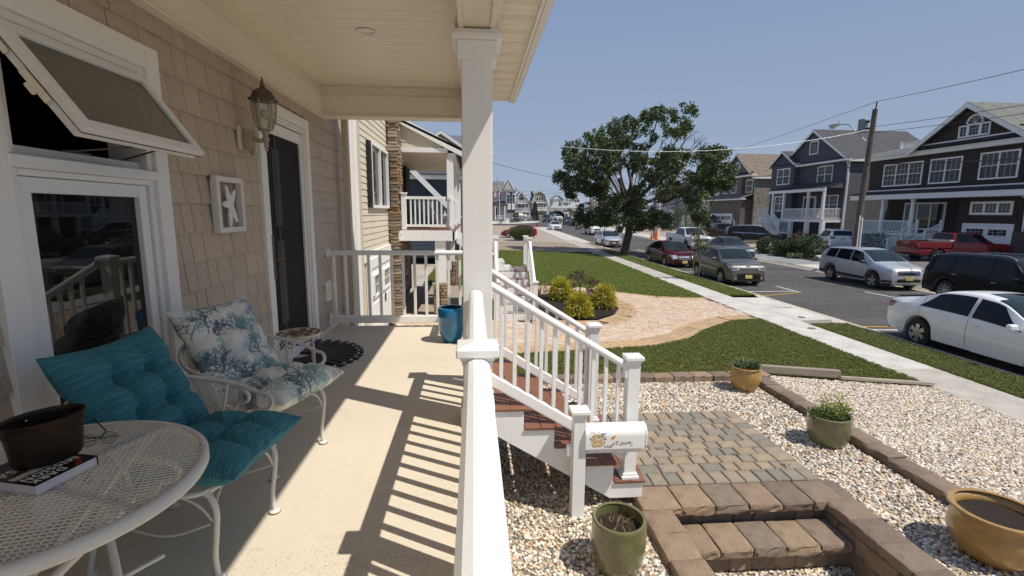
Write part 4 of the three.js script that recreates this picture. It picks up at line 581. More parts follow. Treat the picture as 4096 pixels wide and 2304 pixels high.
function chair(label, x, z, ry, cloth, tuftsB, tuftsS, clothLabel) { // local +z is the front
  const t = thing('patio_chair', label, 'chair', x, FL, z, ry), m = MT.metalWhite;
  const top = new THREE.CatmullRomCurve3([V(0.36, 0.60, 0.14), V(0.375, 0.64, 0.0), V(0.36, 0.67, -0.16), V(0.27, 0.72, -0.3), V(0.13, 0.77, -0.37), V(0, 0.785, -0.385), V(-0.13, 0.77, -0.37), V(-0.27, 0.72, -0.3), V(-0.36, 0.67, -0.16), V(-0.375, 0.64, 0.0), V(-0.36, 0.60, 0.14)], false, 'centripetal');
  const bot = new THREE.CatmullRomCurve3([V(0.26, 0.41, 0.1), V(0.27, 0.41, 0.0), V(0.265, 0.41, -0.12), V(0.22, 0.41, -0.22), V(0.1, 0.41, -0.26), V(0, 0.41, -0.265), V(-0.1, 0.41, -0.26), V(-0.22, 0.41, -0.22), V(-0.265, 0.41, -0.12), V(-0.27, 0.41, 0.0), V(-0.26, 0.41, 0.1)], false, 'centripetal');
  const band = new THREE.TubeGeometry(top, 60, 0.013, 8); new G().add(band).mesh('arm_band', m, t);
  for (const s of [-1, 1]) { // scroll under the arm, back stile
    new G().tube([[s * 0.36, 0.6, 0.13], [s * 0.353, 0.585, 0.2], [s * 0.34, 0.545, 0.215], [s * 0.32, 0.505, 0.18], [s * 0.3, 0.475, 0.1], [s * 0.285, 0.42, 0.06]], 0.011, 8, 24).mesh('arm_scroll', m, t);
    new G().tube([[s * 0.262, 0.41, -0.06], [s * 0.31, 0.52, -0.03], [s * 0.365, 0.64, -0.03]], 0.009, 6, 12).mesh('arm_stay', m, t);
  }
  const pos = [], P = (s, q) => bot.getPoint(clamp(s, 0, 1)).lerp(top.getPoint(clamp(s, 0, 1)), q).add(V(0, 0, 0)); const NL = 46, A = 0.13, B = 0.87;
  for (let i = -8; i < NL + 8; i++) for (const dir of [1, -1]) { const pts = []; for (let k = 0; k <= 8; k++) { const q = k / 8, s = A + (B - A) * ((i + dir * q * 7 + (dir < 0 ? 7 : 0)) / NL); if (s >= A && s <= B) pts.push(P(s, q * 0.97 + 0.015)); } strand(pos, pts, 0.0028); }
  part('mesh_back', rawGeo(pos), m, t);
  const sf = new G(); sf.tube([[0.27, 0.405, 0.2], [0.27, 0.405, 0.0], [0.25, 0.405, -0.2], [0.1, 0.405, -0.27], [-0.1, 0.405, -0.27], [-0.25, 0.405, -0.2], [-0.27, 0.405, 0.0], [-0.27, 0.405, 0.2], [-0.2, 0.405, 0.255], [0.2, 0.405, 0.255]], 0.013, 8, 60, true).bar([-0.25, 0.4, 0.24], [0.25, 0.4, 0.24], 0.012, 0.035).bar([-0.26, 0.395, -0.1], [0.26, 0.395, -0.1], 0.02, 0.008).bar([-0.26, 0.395, 0.08], [0.26, 0.395, 0.08], 0.02, 0.008); sf.mesh('seat_frame', m, t);
  for (const s of [-1, 1]) {
    const f = new G(); f.tube([[s * 0.235, 0.41, 0.235], [s * 0.238, 0.33, 0.27], [s * 0.235, 0.22, 0.262], [s * 0.232, 0.1, 0.245], [s * 0.232, 0.012, 0.25]], 0.0125, 8, 20).tube([[s * 0.235, 0.25, 0.262], [s * 0.2, 0.34, 0.25], [s * 0.12, 0.395, 0.24]], 0.006, 6, 12).tube([[s * 0.236, 0.26, 0.26], [s * 0.245, 0.345, 0.2], [s * 0.258, 0.395, 0.12]], 0.006, 6, 12); const L = f.mesh('leg', m, t);
    new G().lathe([[0, 0], [0.026, 0], [0.03, 0.006], [0.026, 0.014], [0.012, 0.018], [0, 0.02]], 16, s * 0.232, 0, 0.25).mesh('foot', m, L); new G().lathe([[0.027, 0.0], [0.0312, 0.003], [0.03, 0.0075]], 16, s * 0.232, 0.0, 0.25).mesh('rust_ring', MT.rust, L);
    const b = new G(); b.tube([[s * 0.235, 0.41, -0.2], [s * 0.24, 0.25, -0.24], [s * 0.245, 0.1, -0.28], [s * 0.25, 0.012, -0.3]], 0.0125, 8, 16); const L2 = b.mesh('leg', m, t); new G().lathe([[0, 0], [0.026, 0], [0.03, 0.006], [0.026, 0.014], [0, 0.02]], 16, s * 0.25, 0, -0.3).mesh('foot', m, L2);
    new G().tube([[s * 0.24, 0.26, 0.25], [s * 0.245, 0.2, 0.05], [s * 0.24, 0.26, -0.22]], 0.006, 6, 16).mesh('side_stretcher', m, t);
  }
  const cs = part('seat_cushion', cushionGeo(0.56, 0.61, 0.2, tuftsS), cloth, t, 0, 0.48, 0.075, -PI / 2 - 0.045, 0, 0); cs.userData.label = clothLabel + ' tufted seat pad';
  const cb = part('back_cushion', cushionGeo(0.54, 0.55, 0.21, tuftsB, -0.0), cloth, t, 0, 0.715, -0.215, -0.5, 0, 0); cb.userData.label = clothLabel + ' tufted back pad';
  return t;
}
const TF = [[-0.33, 0.33], [0.33, 0.33], [-0.33, -0.33], [0.33, -0.33]];
chair('white wrought iron patio chair with teal woven tufted cushions beside the mesh table', -1.313, -2.205, 1.46, MT.teal, TF, TF, 'teal woven');
chair('white wrought iron patio chair with coral print cushions beside the small mosaic table', -1.33, -3.03, 1.255, MT.coral, TF, TF, 'white coral print');
{ // round mesh table
  const t = thing('mesh_table', 'round white metal mesh patio table with crossed tube legs', 'table', -1.38, FL, -1.52), m = MT.metalWhite, R = 0.46, y = 0.7;
  new G().lathe([[R - 0.006, y - 0.036], [R + 0.004, y - 0.04], [R + 0.01, y - 0.03], [R + 0.01, y - 0.006], [R + 0.002, y + 0.003], [R - 0.012, y + 0.003], [R - 0.014, y - 0.004], [R - 0.006, y - 0.006], [R - 0.006, y - 0.036]], 96).mesh('rim', m, t);
  const pos = [], px = 0.027, pz = 0.0118, rot = 0.5, ca = Math.cos(rot), sa = Math.sin(rot); // expanded metal: zigzag strands that touch
  for (let r = -42; r <= 42; r++) for (let k = -40; k <= 40; k++) { const z0 = r * pz, up = ((k + r) % 2 + 2) % 2; const a = [k * px / 2 * 1.0, z0 + (up ? pz / 2 : -pz / 2)], b = [(k + 1) * px / 2, z0 + (up ? -pz / 2 : pz / 2)]; if (Math.hypot(...a) > R - 0.003 || Math.hypot(...b) > R - 0.003) continue; const A = V(a[0] * ca - a[1] * sa, y - 0.002, a[0] * sa + a[1] * ca), B = V(b[0] * ca - b[1] * sa, y - 0.002, b[0] * sa + b[1] * ca); const d = B.clone().sub(A).normalize(), n = V(-d.z, 0, d.x).multiplyScalar(0.0014), h = V(0, 0.0022, 0); const c = (p, s1, s2) => p.clone().addScaledVector(n, s1).addScaledVector(h, s2).toArray(); pos.push(...c(A, 1, 1), ...c(B, 1, 1), ...c(B, -1, 1), ...c(A, 1, 1), ...c(B, -1, 1), ...c(A, -1, 1), ...c(A, 1, -1), ...c(B, 1, -1), ...c(B, 1, 1), ...c(A, 1, -1), ...c(B, 1, 1), ...c(A, 1, 1), ...c(A, -1, 1), ...c(B, -1, 1), ...c(B, -1, -1), ...c(A, -1, 1), ...c(B, -1, -1), ...c(A, -1, -1)); }
  const g = rawGeo(pos); part('mesh_top', g, mat([0.62, 0.6, 0.56], 0.5, { map: rept(tPaint, 2) }), t);
  for (const a of [0.35, 0.35 + PI / 2]) { const c = Math.cos(a), s = Math.sin(a); new G().bar([-c * 0.44, y - 0.012, -s * 0.44], [c * 0.44, y - 0.012, s * 0.44], 0.022, 0.006).mesh('top_strap', m, t); }
  const legs = [[0.42, 0.1, -0.34, -0.06], [0.42, -0.12, -0.3, -0.2], [-0.1, 0.42, 0.12, -0.36], [0.16, 0.38, -0.14, -0.38]];
  const L2 = [[-0.3, 0.36, 0.34, 0.06], [0.3, 0.36, -0.34, 0.06], [-0.34, 0.12, 0.12, -0.38], [0.34, 0.12, -0.12, -0.38]];
  L2.forEach(([x0, z0, x1, z1]) => new G().tube([[x0, 0.012, z0], [x1, y - 0.02, z1]], 0.0135, 8, 2).mesh('leg', m, t));
  new G().tube([[-0.3, 0.36, -0.1], [0.02, 0.34, 0.2], [0.3, 0.36, -0.1]].map(([x, yy, z]) => [x, yy, z]), 0.008, 6, 12).mesh('brace', m, t); new G().tube([[-0.16, 0.19, 0.28], [0.16, 0.19, 0.28]], 0.008, 6, 2).mesh('brace', m, t);
}
{ // book under the bucket
  const t = thing('paperback_book', 'thick black paperback book lying on the mesh table under the bucket', 'book', -1.39, FL + 0.705, -1.555, 0); t.rotation.y = Math.atan2(0.97, 0.25) ; const w = 0.185, h = 0.24, th = 0.034;
  new G().box(-w / 2 + 0.003, w / 2 - 0.002, 0.002, th - 0.002, -h / 2 + 0.003, h / 2 - 0.003).mesh('pages', mat([0.66, 0.62, 0.66], 0.9, { bumpMap: tex(64, (u, v) => hash(0, Math.floor(v * 64), 3), { srgb: false, rep: 30 }), bumpScale: 0.0004 }), t);
  const cov = canvasTex(512, 640, (c, W, H) => { c.fillStyle = '#0b0a0b'; c.fillRect(0, 0, W, H); const gr = c.createLinearGradient(0, 90, 120, 300); gr.addColorStop(0, '#7a2410'); gr.addColorStop(1, '#c0571c'); c.save(); c.translate(40, 60); c.rotate(-0.9); c.fillStyle = gr; c.fillRect(-260, 40, 420, 46); c.restore(); c.fillStyle = '#e8e6e2'; c.font = 'bold 104px sans-serif'; c.textAlign = 'right'; c.fillText('DARK', W - 24, 110); c.fillText('MISSION', W - 24, 205); c.fillStyle = '#d8d2c4'; c.fillRect(150, 228, W - 174, 74); c.fillStyle = '#7c6a50'; for (let i = 0; i < 40; i++) c.fillRect(160 + (i * 53) % 310, 236 + (i * 29) % 56, 18, 8); c.fillStyle = '#232322'; c.fillRect(0, 330, W, 230); c.fillStyle = '#8a6a1c'; c.font = 'bold 26px sans-serif'; c.fillText('THE SECRET HISTORY OF', W - 24, 356); c.fillStyle = '#dddbd6'; c.font = 'bold 120px sans-serif'; c.fillText('NASA', W - 24, 462); });
  const cv = new THREE.PlaneGeometry(w, h); cv.rotateX(-PI / 2); cv.rotateY(PI); const cg = new G(); new G().rbox(-w / 2, w / 2, th - 0.002, th - 0.0005, -h / 2, h / 2, 0.0005).mesh('cover', mat(0.015, 0.35), t); const pr = part('cover_print', cv, mat(1, 0.35, { map: cov }), t, 0, th, 0); new G().rbox(-w / 2, w / 2, 0, 0.0018, -h / 2, h / 2, 0.0005).mesh('back_cover', mat([0.5, 0.42, 0.42], 0.4), t);
  new G().rbox(w / 2 - 0.003, w / 2, 0.0, th, -h / 2, h / 2, 0.001).mesh('spine', mat(0.015, 0.35), t);
}
{ // oval bucket
  const t = thing('oval_bucket', 'dark brown oval metal bucket with wire handle on the book', 'bucket', -1.395, FL + 0.7405, -1.605, -0.55), m = mat([0.035, 0.02, 0.013], 0.38, { metalness: 0.55, map: rept(tStone, 6) });
  const prof = [[0.0, 0.002], [0.076, 0.002], [0.079, 0.0], [0.082, 0.008], [0.088, 0.06], [0.094, 0.1], [0.0965, 0.104], [0.0955, 0.108], [0.098, 0.112], [0.1, 0.13], [0.1035, 0.134], [0.104, 0.138], [0.1015, 0.14], [0.0985, 0.137], [0.097, 0.128], [0.091, 0.08], [0.084, 0.012], [0.0, 0.01]];
  const g = new THREE.LatheGeometry(prof.map((p) => new THREE.Vector2(...p)), 48); g.scale(1, 1, 0.72); g.scale(1.08, 1.05, 1.08); g.rotateY(PI / 2); part('body', metreUV(toCreasedNormals(g.toNonIndexed(), 0.7)), m, t);
  new G().tube([[0.078, 0.125, -0.02], [0.1, 0.11, -0.03], [0.125, 0.075, -0.06], [0.13, 0.065, -0.09], [0.1, 0.065, -0.12], [0.06, 0.075, -0.125], [0.02, 0.1, -0.118]], 0.0022, 6, 30).mesh('handle', m, t);
  new G().lathe([[0, 0], [0.005, 0], [0.004, 0.003], [0, 0.004]], 8, 0, 0, 0).at(new THREE.SphereGeometry(0.004, 8, 6), -0.068, 0.122, 0.02).mesh('rivet', MT.alu, t);
}
{
  const t = thing('reading_glasses', 'folded reading glasses with dark wire frame beside the bucket', 'glasses', -1.3, FL + 0.7405, -1.69, 0.4);
  const fr = new G(); for (const s of [-1, 1]) fr.add(new THREE.TorusGeometry(0.022, 0.0012, 6, 24).translate(s * 0.029, 0.022, 0)); fr.tube([[-0.008, 0.028, 0], [0, 0.031, 0.002], [0.008, 0.028, 0]], 0.0012, 5, 6).tube([[0.051, 0.024, 0], [0.054, 0.024, -0.01], [0.02, 0.012, -0.03], [-0.06, 0.004, -0.034]], 0.0013, 5, 12).tube([[-0.051, 0.024, 0], [-0.054, 0.024, -0.012], [-0.02, 0.014, -0.036], [0.06, 0.004, -0.04]], 0.0013, 5, 12); fr.mesh('frame', MT.bronze, t);
  const ln = new G(); for (const s of [-1, 1]) ln.add(new THREE.CircleGeometry(0.0215, 20).translate(s * 0.029, 0.022, 0)); ln.mesh('lens', MT.glassThin, t);
}
{ // mosaic side table
  const t = thing('mosaic_side_table', 'small round mosaic topped side table with cream metal legs by the door', 'side table', -1.56, FL, -4.36), y = 0.47, m = mat([0.6, 0.53, 0.42], 0.55, { map: rept(tPaint, 3) });
  new G().lathe([[0, y - 0.012], [0.175, y - 0.012], [0.185, y - 0.02], [0.19, y - 0.012], [0.19, y + 0.006], [0.183, y + 0.009], [0.178, y + 0.002]], 48).mesh('rim', m, t); reseed(42);
  const cols = [[0.16, 0.08, 0.05], [0.3, 0.2, 0.12], [0.22, 0.12, 0.09], [0.42, 0.33, 0.24], [0.12, 0.08, 0.06]].map((c) => mat(c, 0.5)), tg = new G(); cols.forEach((mm, k) => { const g = new G(); for (let i = k; i < 130; i += 5) { const r = 0.176 * Math.sqrt(i / 130), a = i * 2.39996; g.at(new RoundedBoxGeometry(0.025, 0.006, 0.02, 1, 0.002), Math.cos(a) * r, y, Math.sin(a) * r, 0, a * 1.7, 0); } stuff(g.mesh('mosaic_tiles', mm, t)); });
  const w = new G(); for (let i = 0; i < 8; i++) { const a = i * 0.785 + 0.3; w.at(new THREE.CylinderGeometry(0.022, 0.024, 0.007, 14), Math.cos(a) * 0.135, y + 0.001, Math.sin(a) * 0.135); } w.mesh('white_disc', mat([0.7, 0.66, 0.6], 0.5), t);
  new G().lathe([[0, y - 0.012], [0.176, y - 0.012], [0.176, y - 0.003], [0, y - 0.003]], 32).mesh('grout', mat([0.28, 0.22, 0.17], 0.9), t);
  for (let i = 0; i < 4; i++) { const a = i * PI / 2 + 0.4, c = Math.cos(a), s = Math.sin(a); new G().tube([[c * 0.14, y - 0.015, s * 0.14], [c * 0.15, 0.38, s * 0.15], [c * 0.155, 0.2, s * 0.155], [c * 0.17, 0.008, s * 0.17]], 0.0095, 8, 16).mesh('leg', m, t); }
  new G().tube([[0.14, 0.36, 0.05], [-0.14, 0.36, -0.05]], 0.006, 6, 2).mesh('brace', MT.rust, t); new G().tube([[-0.05, 0.366, 0.14], [0.05, 0.366, -0.14]], 0.006, 6, 2).mesh('brace', MT.rust, t);
}
{ // half round slatted mat
  const t = thing('door_mat', 'black half round slatted rubber mat before the screen door', 'door mat', -1.86, FL, -5.2), m = mat([0.022, 0.021, 0.021], 0.6, { map: rept(tStone, 3) });
  const g = new RoundedBoxGeometry(0.56, 0.018, 0.066, 1, 0.004); g.translate(0.37, 0.012, 0); metreUV(g);
  for (let i = 0; i < 17; i++) { const a = -PI / 2 + PI * i / 16; part('slat', g, m, t, 0, i % 2 ? 0.0 : 0.001, 0, 0, a, 0); }
  for (const [r, n] of [[0.6, 16], [0.38, 16]]) for (let i = 0; i < n; i++) { const a = -PI / 2 + PI * (i + 0.5) / n; if (r > 0.5) part('spacer', metreUV(new THREE.CylinderGeometry(0.014, 0.014, 0.014, 10)), MT.whiteMatte, t, Math.cos(a) * r, 0.012, -Math.sin(a) * r); }
}
{ // wall lantern
  const t = thing('wall_lantern', 'weathered cream wall lantern with curved glass panels and finial', 'lantern', -1.92, 3.74, -4.33, 0), m = mat([0.42, 0.365, 0.29], 0.6, { map: rept(tStone, 8), bumpMap: rept(tStoneB, 8), bumpScale: 0.001 }), mw = mat([0.6, 0.55, 0.47], 0.6, { map: rept(tPaint, 4) }), dk = mat([0.12, 0.095, 0.07], 0.7, { map: rept(tStone, 10) });
  new G().rbox(0, 0.03, -0.1, 0.1, -0.085, 0.085, 0.012, 2).mesh('back_plate', mw, t);
  const bo = new G(); bo.rbox(0.03, 0.1, -0.1, 0.07, -0.045, 0.045, 0.015, 2).rbox(0.07, 0.115, -0.14, -0.06, -0.03, 0.03, 0.014, 2); bo.mesh('sensor_box', m, t); new G().rbox(0.112, 0.12, -0.125, -0.075, -0.02, 0.02, 0.004).mesh('sensor_lens', mat(0.5, 0.3), t);
  new G().tube([[0.09, 0.0, 0], [0.15, -0.02, 0], [0.17, -0.018, 0], [0.2, 0.0, 0]], 0.017, 10, 16).mesh('arm', m, t);
  const X = 0.2, ln = (p, seg = 6) => { const g = new THREE.LatheGeometry(p.map((q) => new THREE.Vector2(...q)), seg); g.translate(X, 0, 0); return toCreasedNormals(g.toNonIndexed(), 0.5); };
  const fin = new THREE.LatheGeometry([[0, -0.105], [0.01, -0.1], [0.016, -0.085], [0.01, -0.075], [0.02, -0.06], [0.014, -0.045], [0.024, -0.02], [0.028, 0.0], [0.018, 0.02], [0.03, 0.05], [0.05, 0.066], [0.0, 0.068]].map((q) => new THREE.Vector2(...q)), 16); fin.translate(X, 0, 0); part('lower_finial', metreUV(fin.toNonIndexed()), m, t);
  part('glass', metreUV(ln([[0.048, 0.072], [0.075, 0.13], [0.088, 0.2], [0.092, 0.27], [0.09, 0.295]], 6)), mat([0.75, 0.74, 0.68], 0.08, { transmission: 0.9, thickness: 0, side: THREE.DoubleSide }), t);
  const ribs = new G(); for (let i = 0; i < 6; i++) { const a = i * PI / 3 + PI / 2, c = Math.cos(a), s = Math.sin(a); ribs.tube([[X + c * 0.05, 0.066, s * 0.05], [X + c * 0.078, 0.13, s * 0.078], [X + c * 0.091, 0.2, s * 0.091], [X + c * 0.096, 0.3, s * 0.096]], 0.006, 6, 12); } ribs.mesh('rib', m, t);
  part('lower_ring', metreUV(ln([[0.03, 0.066], [0.056, 0.066], [0.058, 0.076], [0.046, 0.08]])), m, t);
  part('roof', metreUV(ln([[0.0, 0.295], [0.112, 0.295], [0.118, 0.303], [0.112, 0.315], [0.092, 0.322], [0.085, 0.345], [0.066, 0.375], [0.035, 0.395], [0.018, 0.4], [0.0, 0.4]])), dk, t);
  const tf = new THREE.LatheGeometry([[0.0, 0.395], [0.02, 0.4], [0.022, 0.412], [0.012, 0.418], [0.02, 0.428], [0.01, 0.44], [0.013, 0.45], [0.005, 0.47], [0.004, 0.485], [0, 0.49]].map((q) => new THREE.Vector2(...q)), 14); tf.translate(X, 0, 0); part('top_finial', metreUV(tf.toNonIndexed()), dk, t);
  part('bulb', metreUV(new THREE.SphereGeometry(0.035, 16, 12).translate(X, 0.2, 0)), mat([0.55, 0.53, 0.48], 0.4), t);
}
{ // starfish art
  const t = thing('starfish_wall_art', 'white square frame with chicken wire and white starfish on the shingles', 'wall art', -1.915, 3.19, -3.98, PI / 2); t.rotation.z = 0.0; const s = 0.21;
  new G().rbox(-s, -s + 0.045, -s, s, 0, 0.05, 0.003).rbox(s - 0.045, s, -s, s, 0, 0.05, 0.003).rbox(-s + 0.045, s - 0.045, s - 0.04, s, 0.001, 0.049, 0.003).rbox(-s + 0.045, s - 0.045, -s, -s + 0.04, 0.001, 0.049, 0.003).mesh('frame', mat([0.7, 0.69, 0.67], 0.6, { map: rept(tPaint, 3) }), t);
  const pos = [], a = 0.0165; for (let r = -8; r <= 8; r++) for (let c = -8; c <= 8; c++) { const cx = c * a * 1.732 + (r & 1 ? a * 0.866 : 0), cy = r * a * 1.5; const pts = []; for (let k = 0; k <= 3; k++) { const th = PI / 6 + k * PI / 3; pts.push(V(cx + a * Math.cos(th), cy + a * Math.sin(th), 0.02)); } if (pts.every((p) => Math.abs(p.x) < s - 0.04 && Math.abs(p.y) < s - 0.036)) strand(pos, pts, 0.0011); } part('chicken_wire', rawGeo(pos), mat([0.42, 0.38, 0.3], 0.5, { metalness: 0.5 }), t);
  const sp = []; const arms = [[1.95, 0.155], [0.95, 0.145], [-0.98, 0.165], [-1.72, 0.19], [3.1, 0.125]]; // arm angle and length
  const sh = new THREE.Shape(); const ord = arms.slice().sort((p, q) => ((p[0] + 6.283) % 6.283) - ((q[0] + 6.283) % 6.283)); const P = []; ord.forEach(([th, L], i) => { const nx = ord[(i + 1) % 5], d = ((nx[0] - th) % 6.283 + 6.283) % 6.283, w = 0.024; for (const [l, o] of [[0.35, -w * 1.25], [0.75, -w * 0.85], [0.95, -w * 0.5], [1, 0], [0.95, w * 0.5], [0.75, w * 0.85], [0.35, w * 1.25]]) P.push([Math.cos(th) * L * l - Math.sin(th) * o, Math.sin(th) * L * l + Math.cos(th) * o]); const mth = th + d / 2; P.push([Math.cos(mth) * 0.036, Math.sin(mth) * 0.036]); });
  const cv = new THREE.CatmullRomCurve3(P.map(([x, y]) => V(x + 0.01, y, 0)), true, 'centripetal').getPoints(120).map((p) => [p.x, p.y]); new G().prism(cv, 0.022, 0.038, 0.004).mesh('starfish', mat([0.72, 0.7, 0.68], 0.7), t);
  new G().rbox(-s - 0.001, -s + 0.02, s - 0.03, s + 0.001, -0.001, 0.012, 0.002).mesh('rust_corner', MT.rust, t);
}
// ---------------------------------------------------------------- pots
function pot(name, label, x, y, z, prof, color, rough, o = {}) { // lathe with thickness; prof from base to rim
  const t = thing(name, label, 'pot', x, y, z), outer = prof, inn = prof.slice(1).reverse().map(([r, h]) => [Math.max(0, r - 0.022), h - 0.004]).filter(([, h]) => h > 0.03), m = mat(color, rough, { ior: 1.5, map: rept(tStone, o.rep || 2.2), bumpMap: rept(tStoneB, 2), bumpScale: 0.0012, clearcoat: 0.6, clearcoatRoughness: 0.12 });
  const body = new THREE.LatheGeometry([[0, 0], ...outer, ...inn, [0, 0.03]].map((p) => new THREE.Vector2(...p)), 64); part('body', metreUV(toCreasedNormals(body.toNonIndexed(), 0.9)), m, t);
  if (o.soil) { const R = o.soilR, g = new THREE.CircleGeometry(R, 40); g.rotateX(-PI / 2); const s = new THREE.CylinderGeometry(R, R, 0.03, 40, 1); s.translate(0, o.soil - 0.015, 0); part('soil', metreUV(s.toNonIndexed()), MT.soil, t); }
  return t;
}
const potA = pot('glazed_pot', 'olive green glazed cylinder pot holding soil and dry stalks beside the mailbox', 1.1, 0.43, -3.33, [[0.14, 0], [0.165, 0.015], [0.19, 0.1], [0.206, 0.22], [0.208, 0.32], [0.204, 0.4], [0.207, 0.415], [0.2, 0.425]], [0.17, 0.165, 0.065], 0.25, { soil: 0.335, soilR: 0.185 });
const potB = pot('glazed_pot', 'ochre glazed round pot of green plants at the block edging corner', 4.22, 0.43, -6.98, [[0.13, 0], [0.15, 0.01], [0.2, 0.1], [0.222, 0.2], [0.215, 0.29], [0.2, 0.34], [0.215, 0.36], [0.222, 0.375], [0.21, 0.385]], [0.46, 0.27, 0.07], 0.25, { soil: 0.33, soilR: 0.18 });
const potC = pot('glazed_pot', 'olive green glazed pot of bright lily shoots by the block edging', 4.24, 0.43, -5.2, [[0.16, 0], [0.19, 0.02], [0.225, 0.12], [0.238, 0.25], [0.232, 0.34], [0.236, 0.358], [0.226, 0.365]], [0.19, 0.185, 0.085], 0.25, { soil: 0.29, soilR: 0.21 });
const potD = pot('glazed_pot', 'large ochre glazed pot of bare soil with flared rim', 4.16, 0.43, -3.24, [[0.17, 0], [0.2, 0.012], [0.27, 0.1], [0.305, 0.2], [0.295, 0.29], [0.275, 0.345], [0.29, 0.375], [0.315, 0.395], [0.312, 0.412], [0.295, 0.415]], [0.44, 0.26, 0.07], 0.25, { soil: 0.34, soilR: 0.255 });
pot('glazed_pot', 'bright blue glazed pot standing on the porch by the end railing', -0.27, FL, -5.76, [[0.08, 0], [0.105, 0.012], [0.142, 0.1], [0.16, 0.2], [0.162, 0.3], [0.167, 0.305], [0.165, 0.325], [0.17, 0.36], [0.168, 0.4], [0.16, 0.42], [0.15, 0.425]], [0.005, 0.17, 0.36], 0.22, { rep: 1.5 });
// ---------------------------------------------------------------- mailbox
{
  const t = thing('mailbox', 'white mailbox painted with flowers on a white capped post', 'mailbox', 0.92, 0.43, -4.0);
  const p = capPost(t, 0, 0, 1.04, 0, 0.112, false);
  new G().rbox(-0.1, 0.56, 0.61, 0.665, -0.03, 0.03, 0.004).rbox(-0.105, -0.056, 0.585, 0.675, -0.032, 0.032, 0.004).rbox(0.06, 0.56, 0.665, 0.675, -0.07, 0.07, 0.003).mesh('arm', MT.white, t);
  const L = 0.53, w = 0.085, h = 0.2, sh = new THREE.Shape(); sh.moveTo(-w, 0); sh.lineTo(w, 0); sh.lineTo(w, h * 0.55); sh.absarc(0, h * 0.55, w, 0, PI, false); sh.lineTo(-w, 0);
  const g = new THREE.ExtrudeGeometry(sh, { depth: L, bevelEnabled: true, bevelSize: 0.003, bevelThickness: 0.003, bevelSegments: 1, curveSegments: 12 }); g.rotateY(PI / 2); const bx = part('box', metreUV(g), MT.white, t, 0.045, 0.68, 0);
  const dr = new THREE.ExtrudeGeometry(sh, { depth: 0.012, bevelEnabled: true, bevelSize: 0.007, bevelThickness: 0.004, bevelSegments: 1, curveSegments: 12 }); dr.rotateY(PI / 2); const door = part('door', metreUV(dr), MT.white, t, 0.045 + L + 0.004, 0.68, 0); new G().at(new THREE.SphereGeometry(0.008, 10, 8), 0.008, 0.02, 0.094).mesh('latch', mat([0.5, 0.3, 0.1], 0.3, { metalness: 1 }), door);
  // painted flowers on the side: thin decal just off the metal
  const tx = canvasTex(1024, 352, (c, W, H) => { reseed(43); c.clearRect(0, 0, W, H); const leaf = (x, y, a, l, col) => { c.save(); c.translate(x, y); c.rotate(a); c.fillStyle = col; c.beginPath(); c.moveTo(0, 0); c.quadraticCurveTo(l * 0.5, -l * 0.38, l, 0); c.quadraticCurveTo(l * 0.5, l * 0.38, 0, 0); c.fill(); c.restore(); }; const fl = (x, y, r) => { for (let i = 0; i < 5; i++) { const a = i * 1.257 + rr(0, 0.4); c.fillStyle = pick(['#d6bd92', '#c9a878', '#e0cfae', '#bf9a68']); c.beginPath(); c.arc(x + Math.cos(a) * r * 0.55, y + Math.sin(a) * r * 0.55, r * 0.5, 0, 7); c.fill(); } c.fillStyle = '#b98f58'; c.beginPath(); c.arc(x, y, r * 0.2, 0, 7); c.fill(); }; for (let i = 0; i < 16; i++) leaf(rr(20, 330), rr(60, 330), rr(0, 6.28), rr(40, 62), pick(['#58808c', '#7d9ca4', '#4f7180'])); for (let i = 0; i < 34; i++) { const a = rr(0, 6.28), d = Math.sqrt(rnd()) * 105; fl(190 + Math.cos(a) * d * 1.25, 215 + Math.sin(a) * d, 27); } for (let i = 0; i < 5; i++) fl(rr(60, 230), rr(50, 110), 15); let x = 330, y = 260; for (let i = 0; i < 16; i++) { x += rr(24, 36); y = 270 + Math.sin(i) * 24 - (i < 6 ? (6 - i) * -6 : 0); leaf(x, y, rr(-1.4, 1.4), rr(42, 58), pick(['#58808c', '#7d9ca4', '#4f7180'])); if (i % 3 === 0) fl(x, y + rr(-24, 24), 24); } c.fillStyle = '#d98f1f'; c.beginPath(); c.ellipse(480, 150, 34, 19, -0.9, 0, 7); c.ellipse(450, 170, 27, 15, -2.0, 0, 7); c.fill(); c.fillStyle = '#6b3d10'; c.fillRect(462, 150, 5, 40); });
  tx.wrapS = tx.wrapT = THREE.ClampToEdgeWrapping; const pn = new THREE.PlaneGeometry(0.5, 0.172); part('painted_flowers', pn, mat(1, 0.4, { map: tx, transparent: true, alphaTest: 0.3 }), t, 0.31, 0.775, w + 0.0052);
}
// ---------------------------------------------------------------- vehicles: a lofted body with wheel arches, glass, lamps, wheels (local +z is the front)
MT.tyre = mat(0.016, 0.85); MT.rimSilver = mat([0.55, 0.55, 0.56], 0.3, { metalness: 0.85 }); MT.carGlass = mat([0.007, 0.008, 0.009], 0.02, { ior: 1.5, specularIntensity: 0.6 }); MT.carBlack = mat(0.012, 0.45); MT.seam = mat(0.008, 0.7);
MT.windscreen = mat([0.02, 0.028, 0.028], 0.02, { ior: 1.5, specularIntensity: 0.8 });
MT.lampClear = mat([0.5, 0.51, 0.52], 0.08, { metalness: 0.4, clearcoat: 1, clearcoatRoughness: 0.03 }); MT.lampRed = mat([0.24, 0.008, 0.01], 0.12, { clearcoat: 1 }); MT.plate = mat([0.62, 0.5, 0.16], 0.5); MT.amber = mat([0.6, 0.2, 0.02], 0.2);
const paint = (c, metal = 0) => mat(c, metal ? 0.38 : 0.45, { metalness: metal * 0.6, specularIntensity: 0.2, clearcoat: c[0] < 0.01 ? 0.3 : 0.9, clearcoatRoughness: 0.03 });
const wheelCache = new Map();
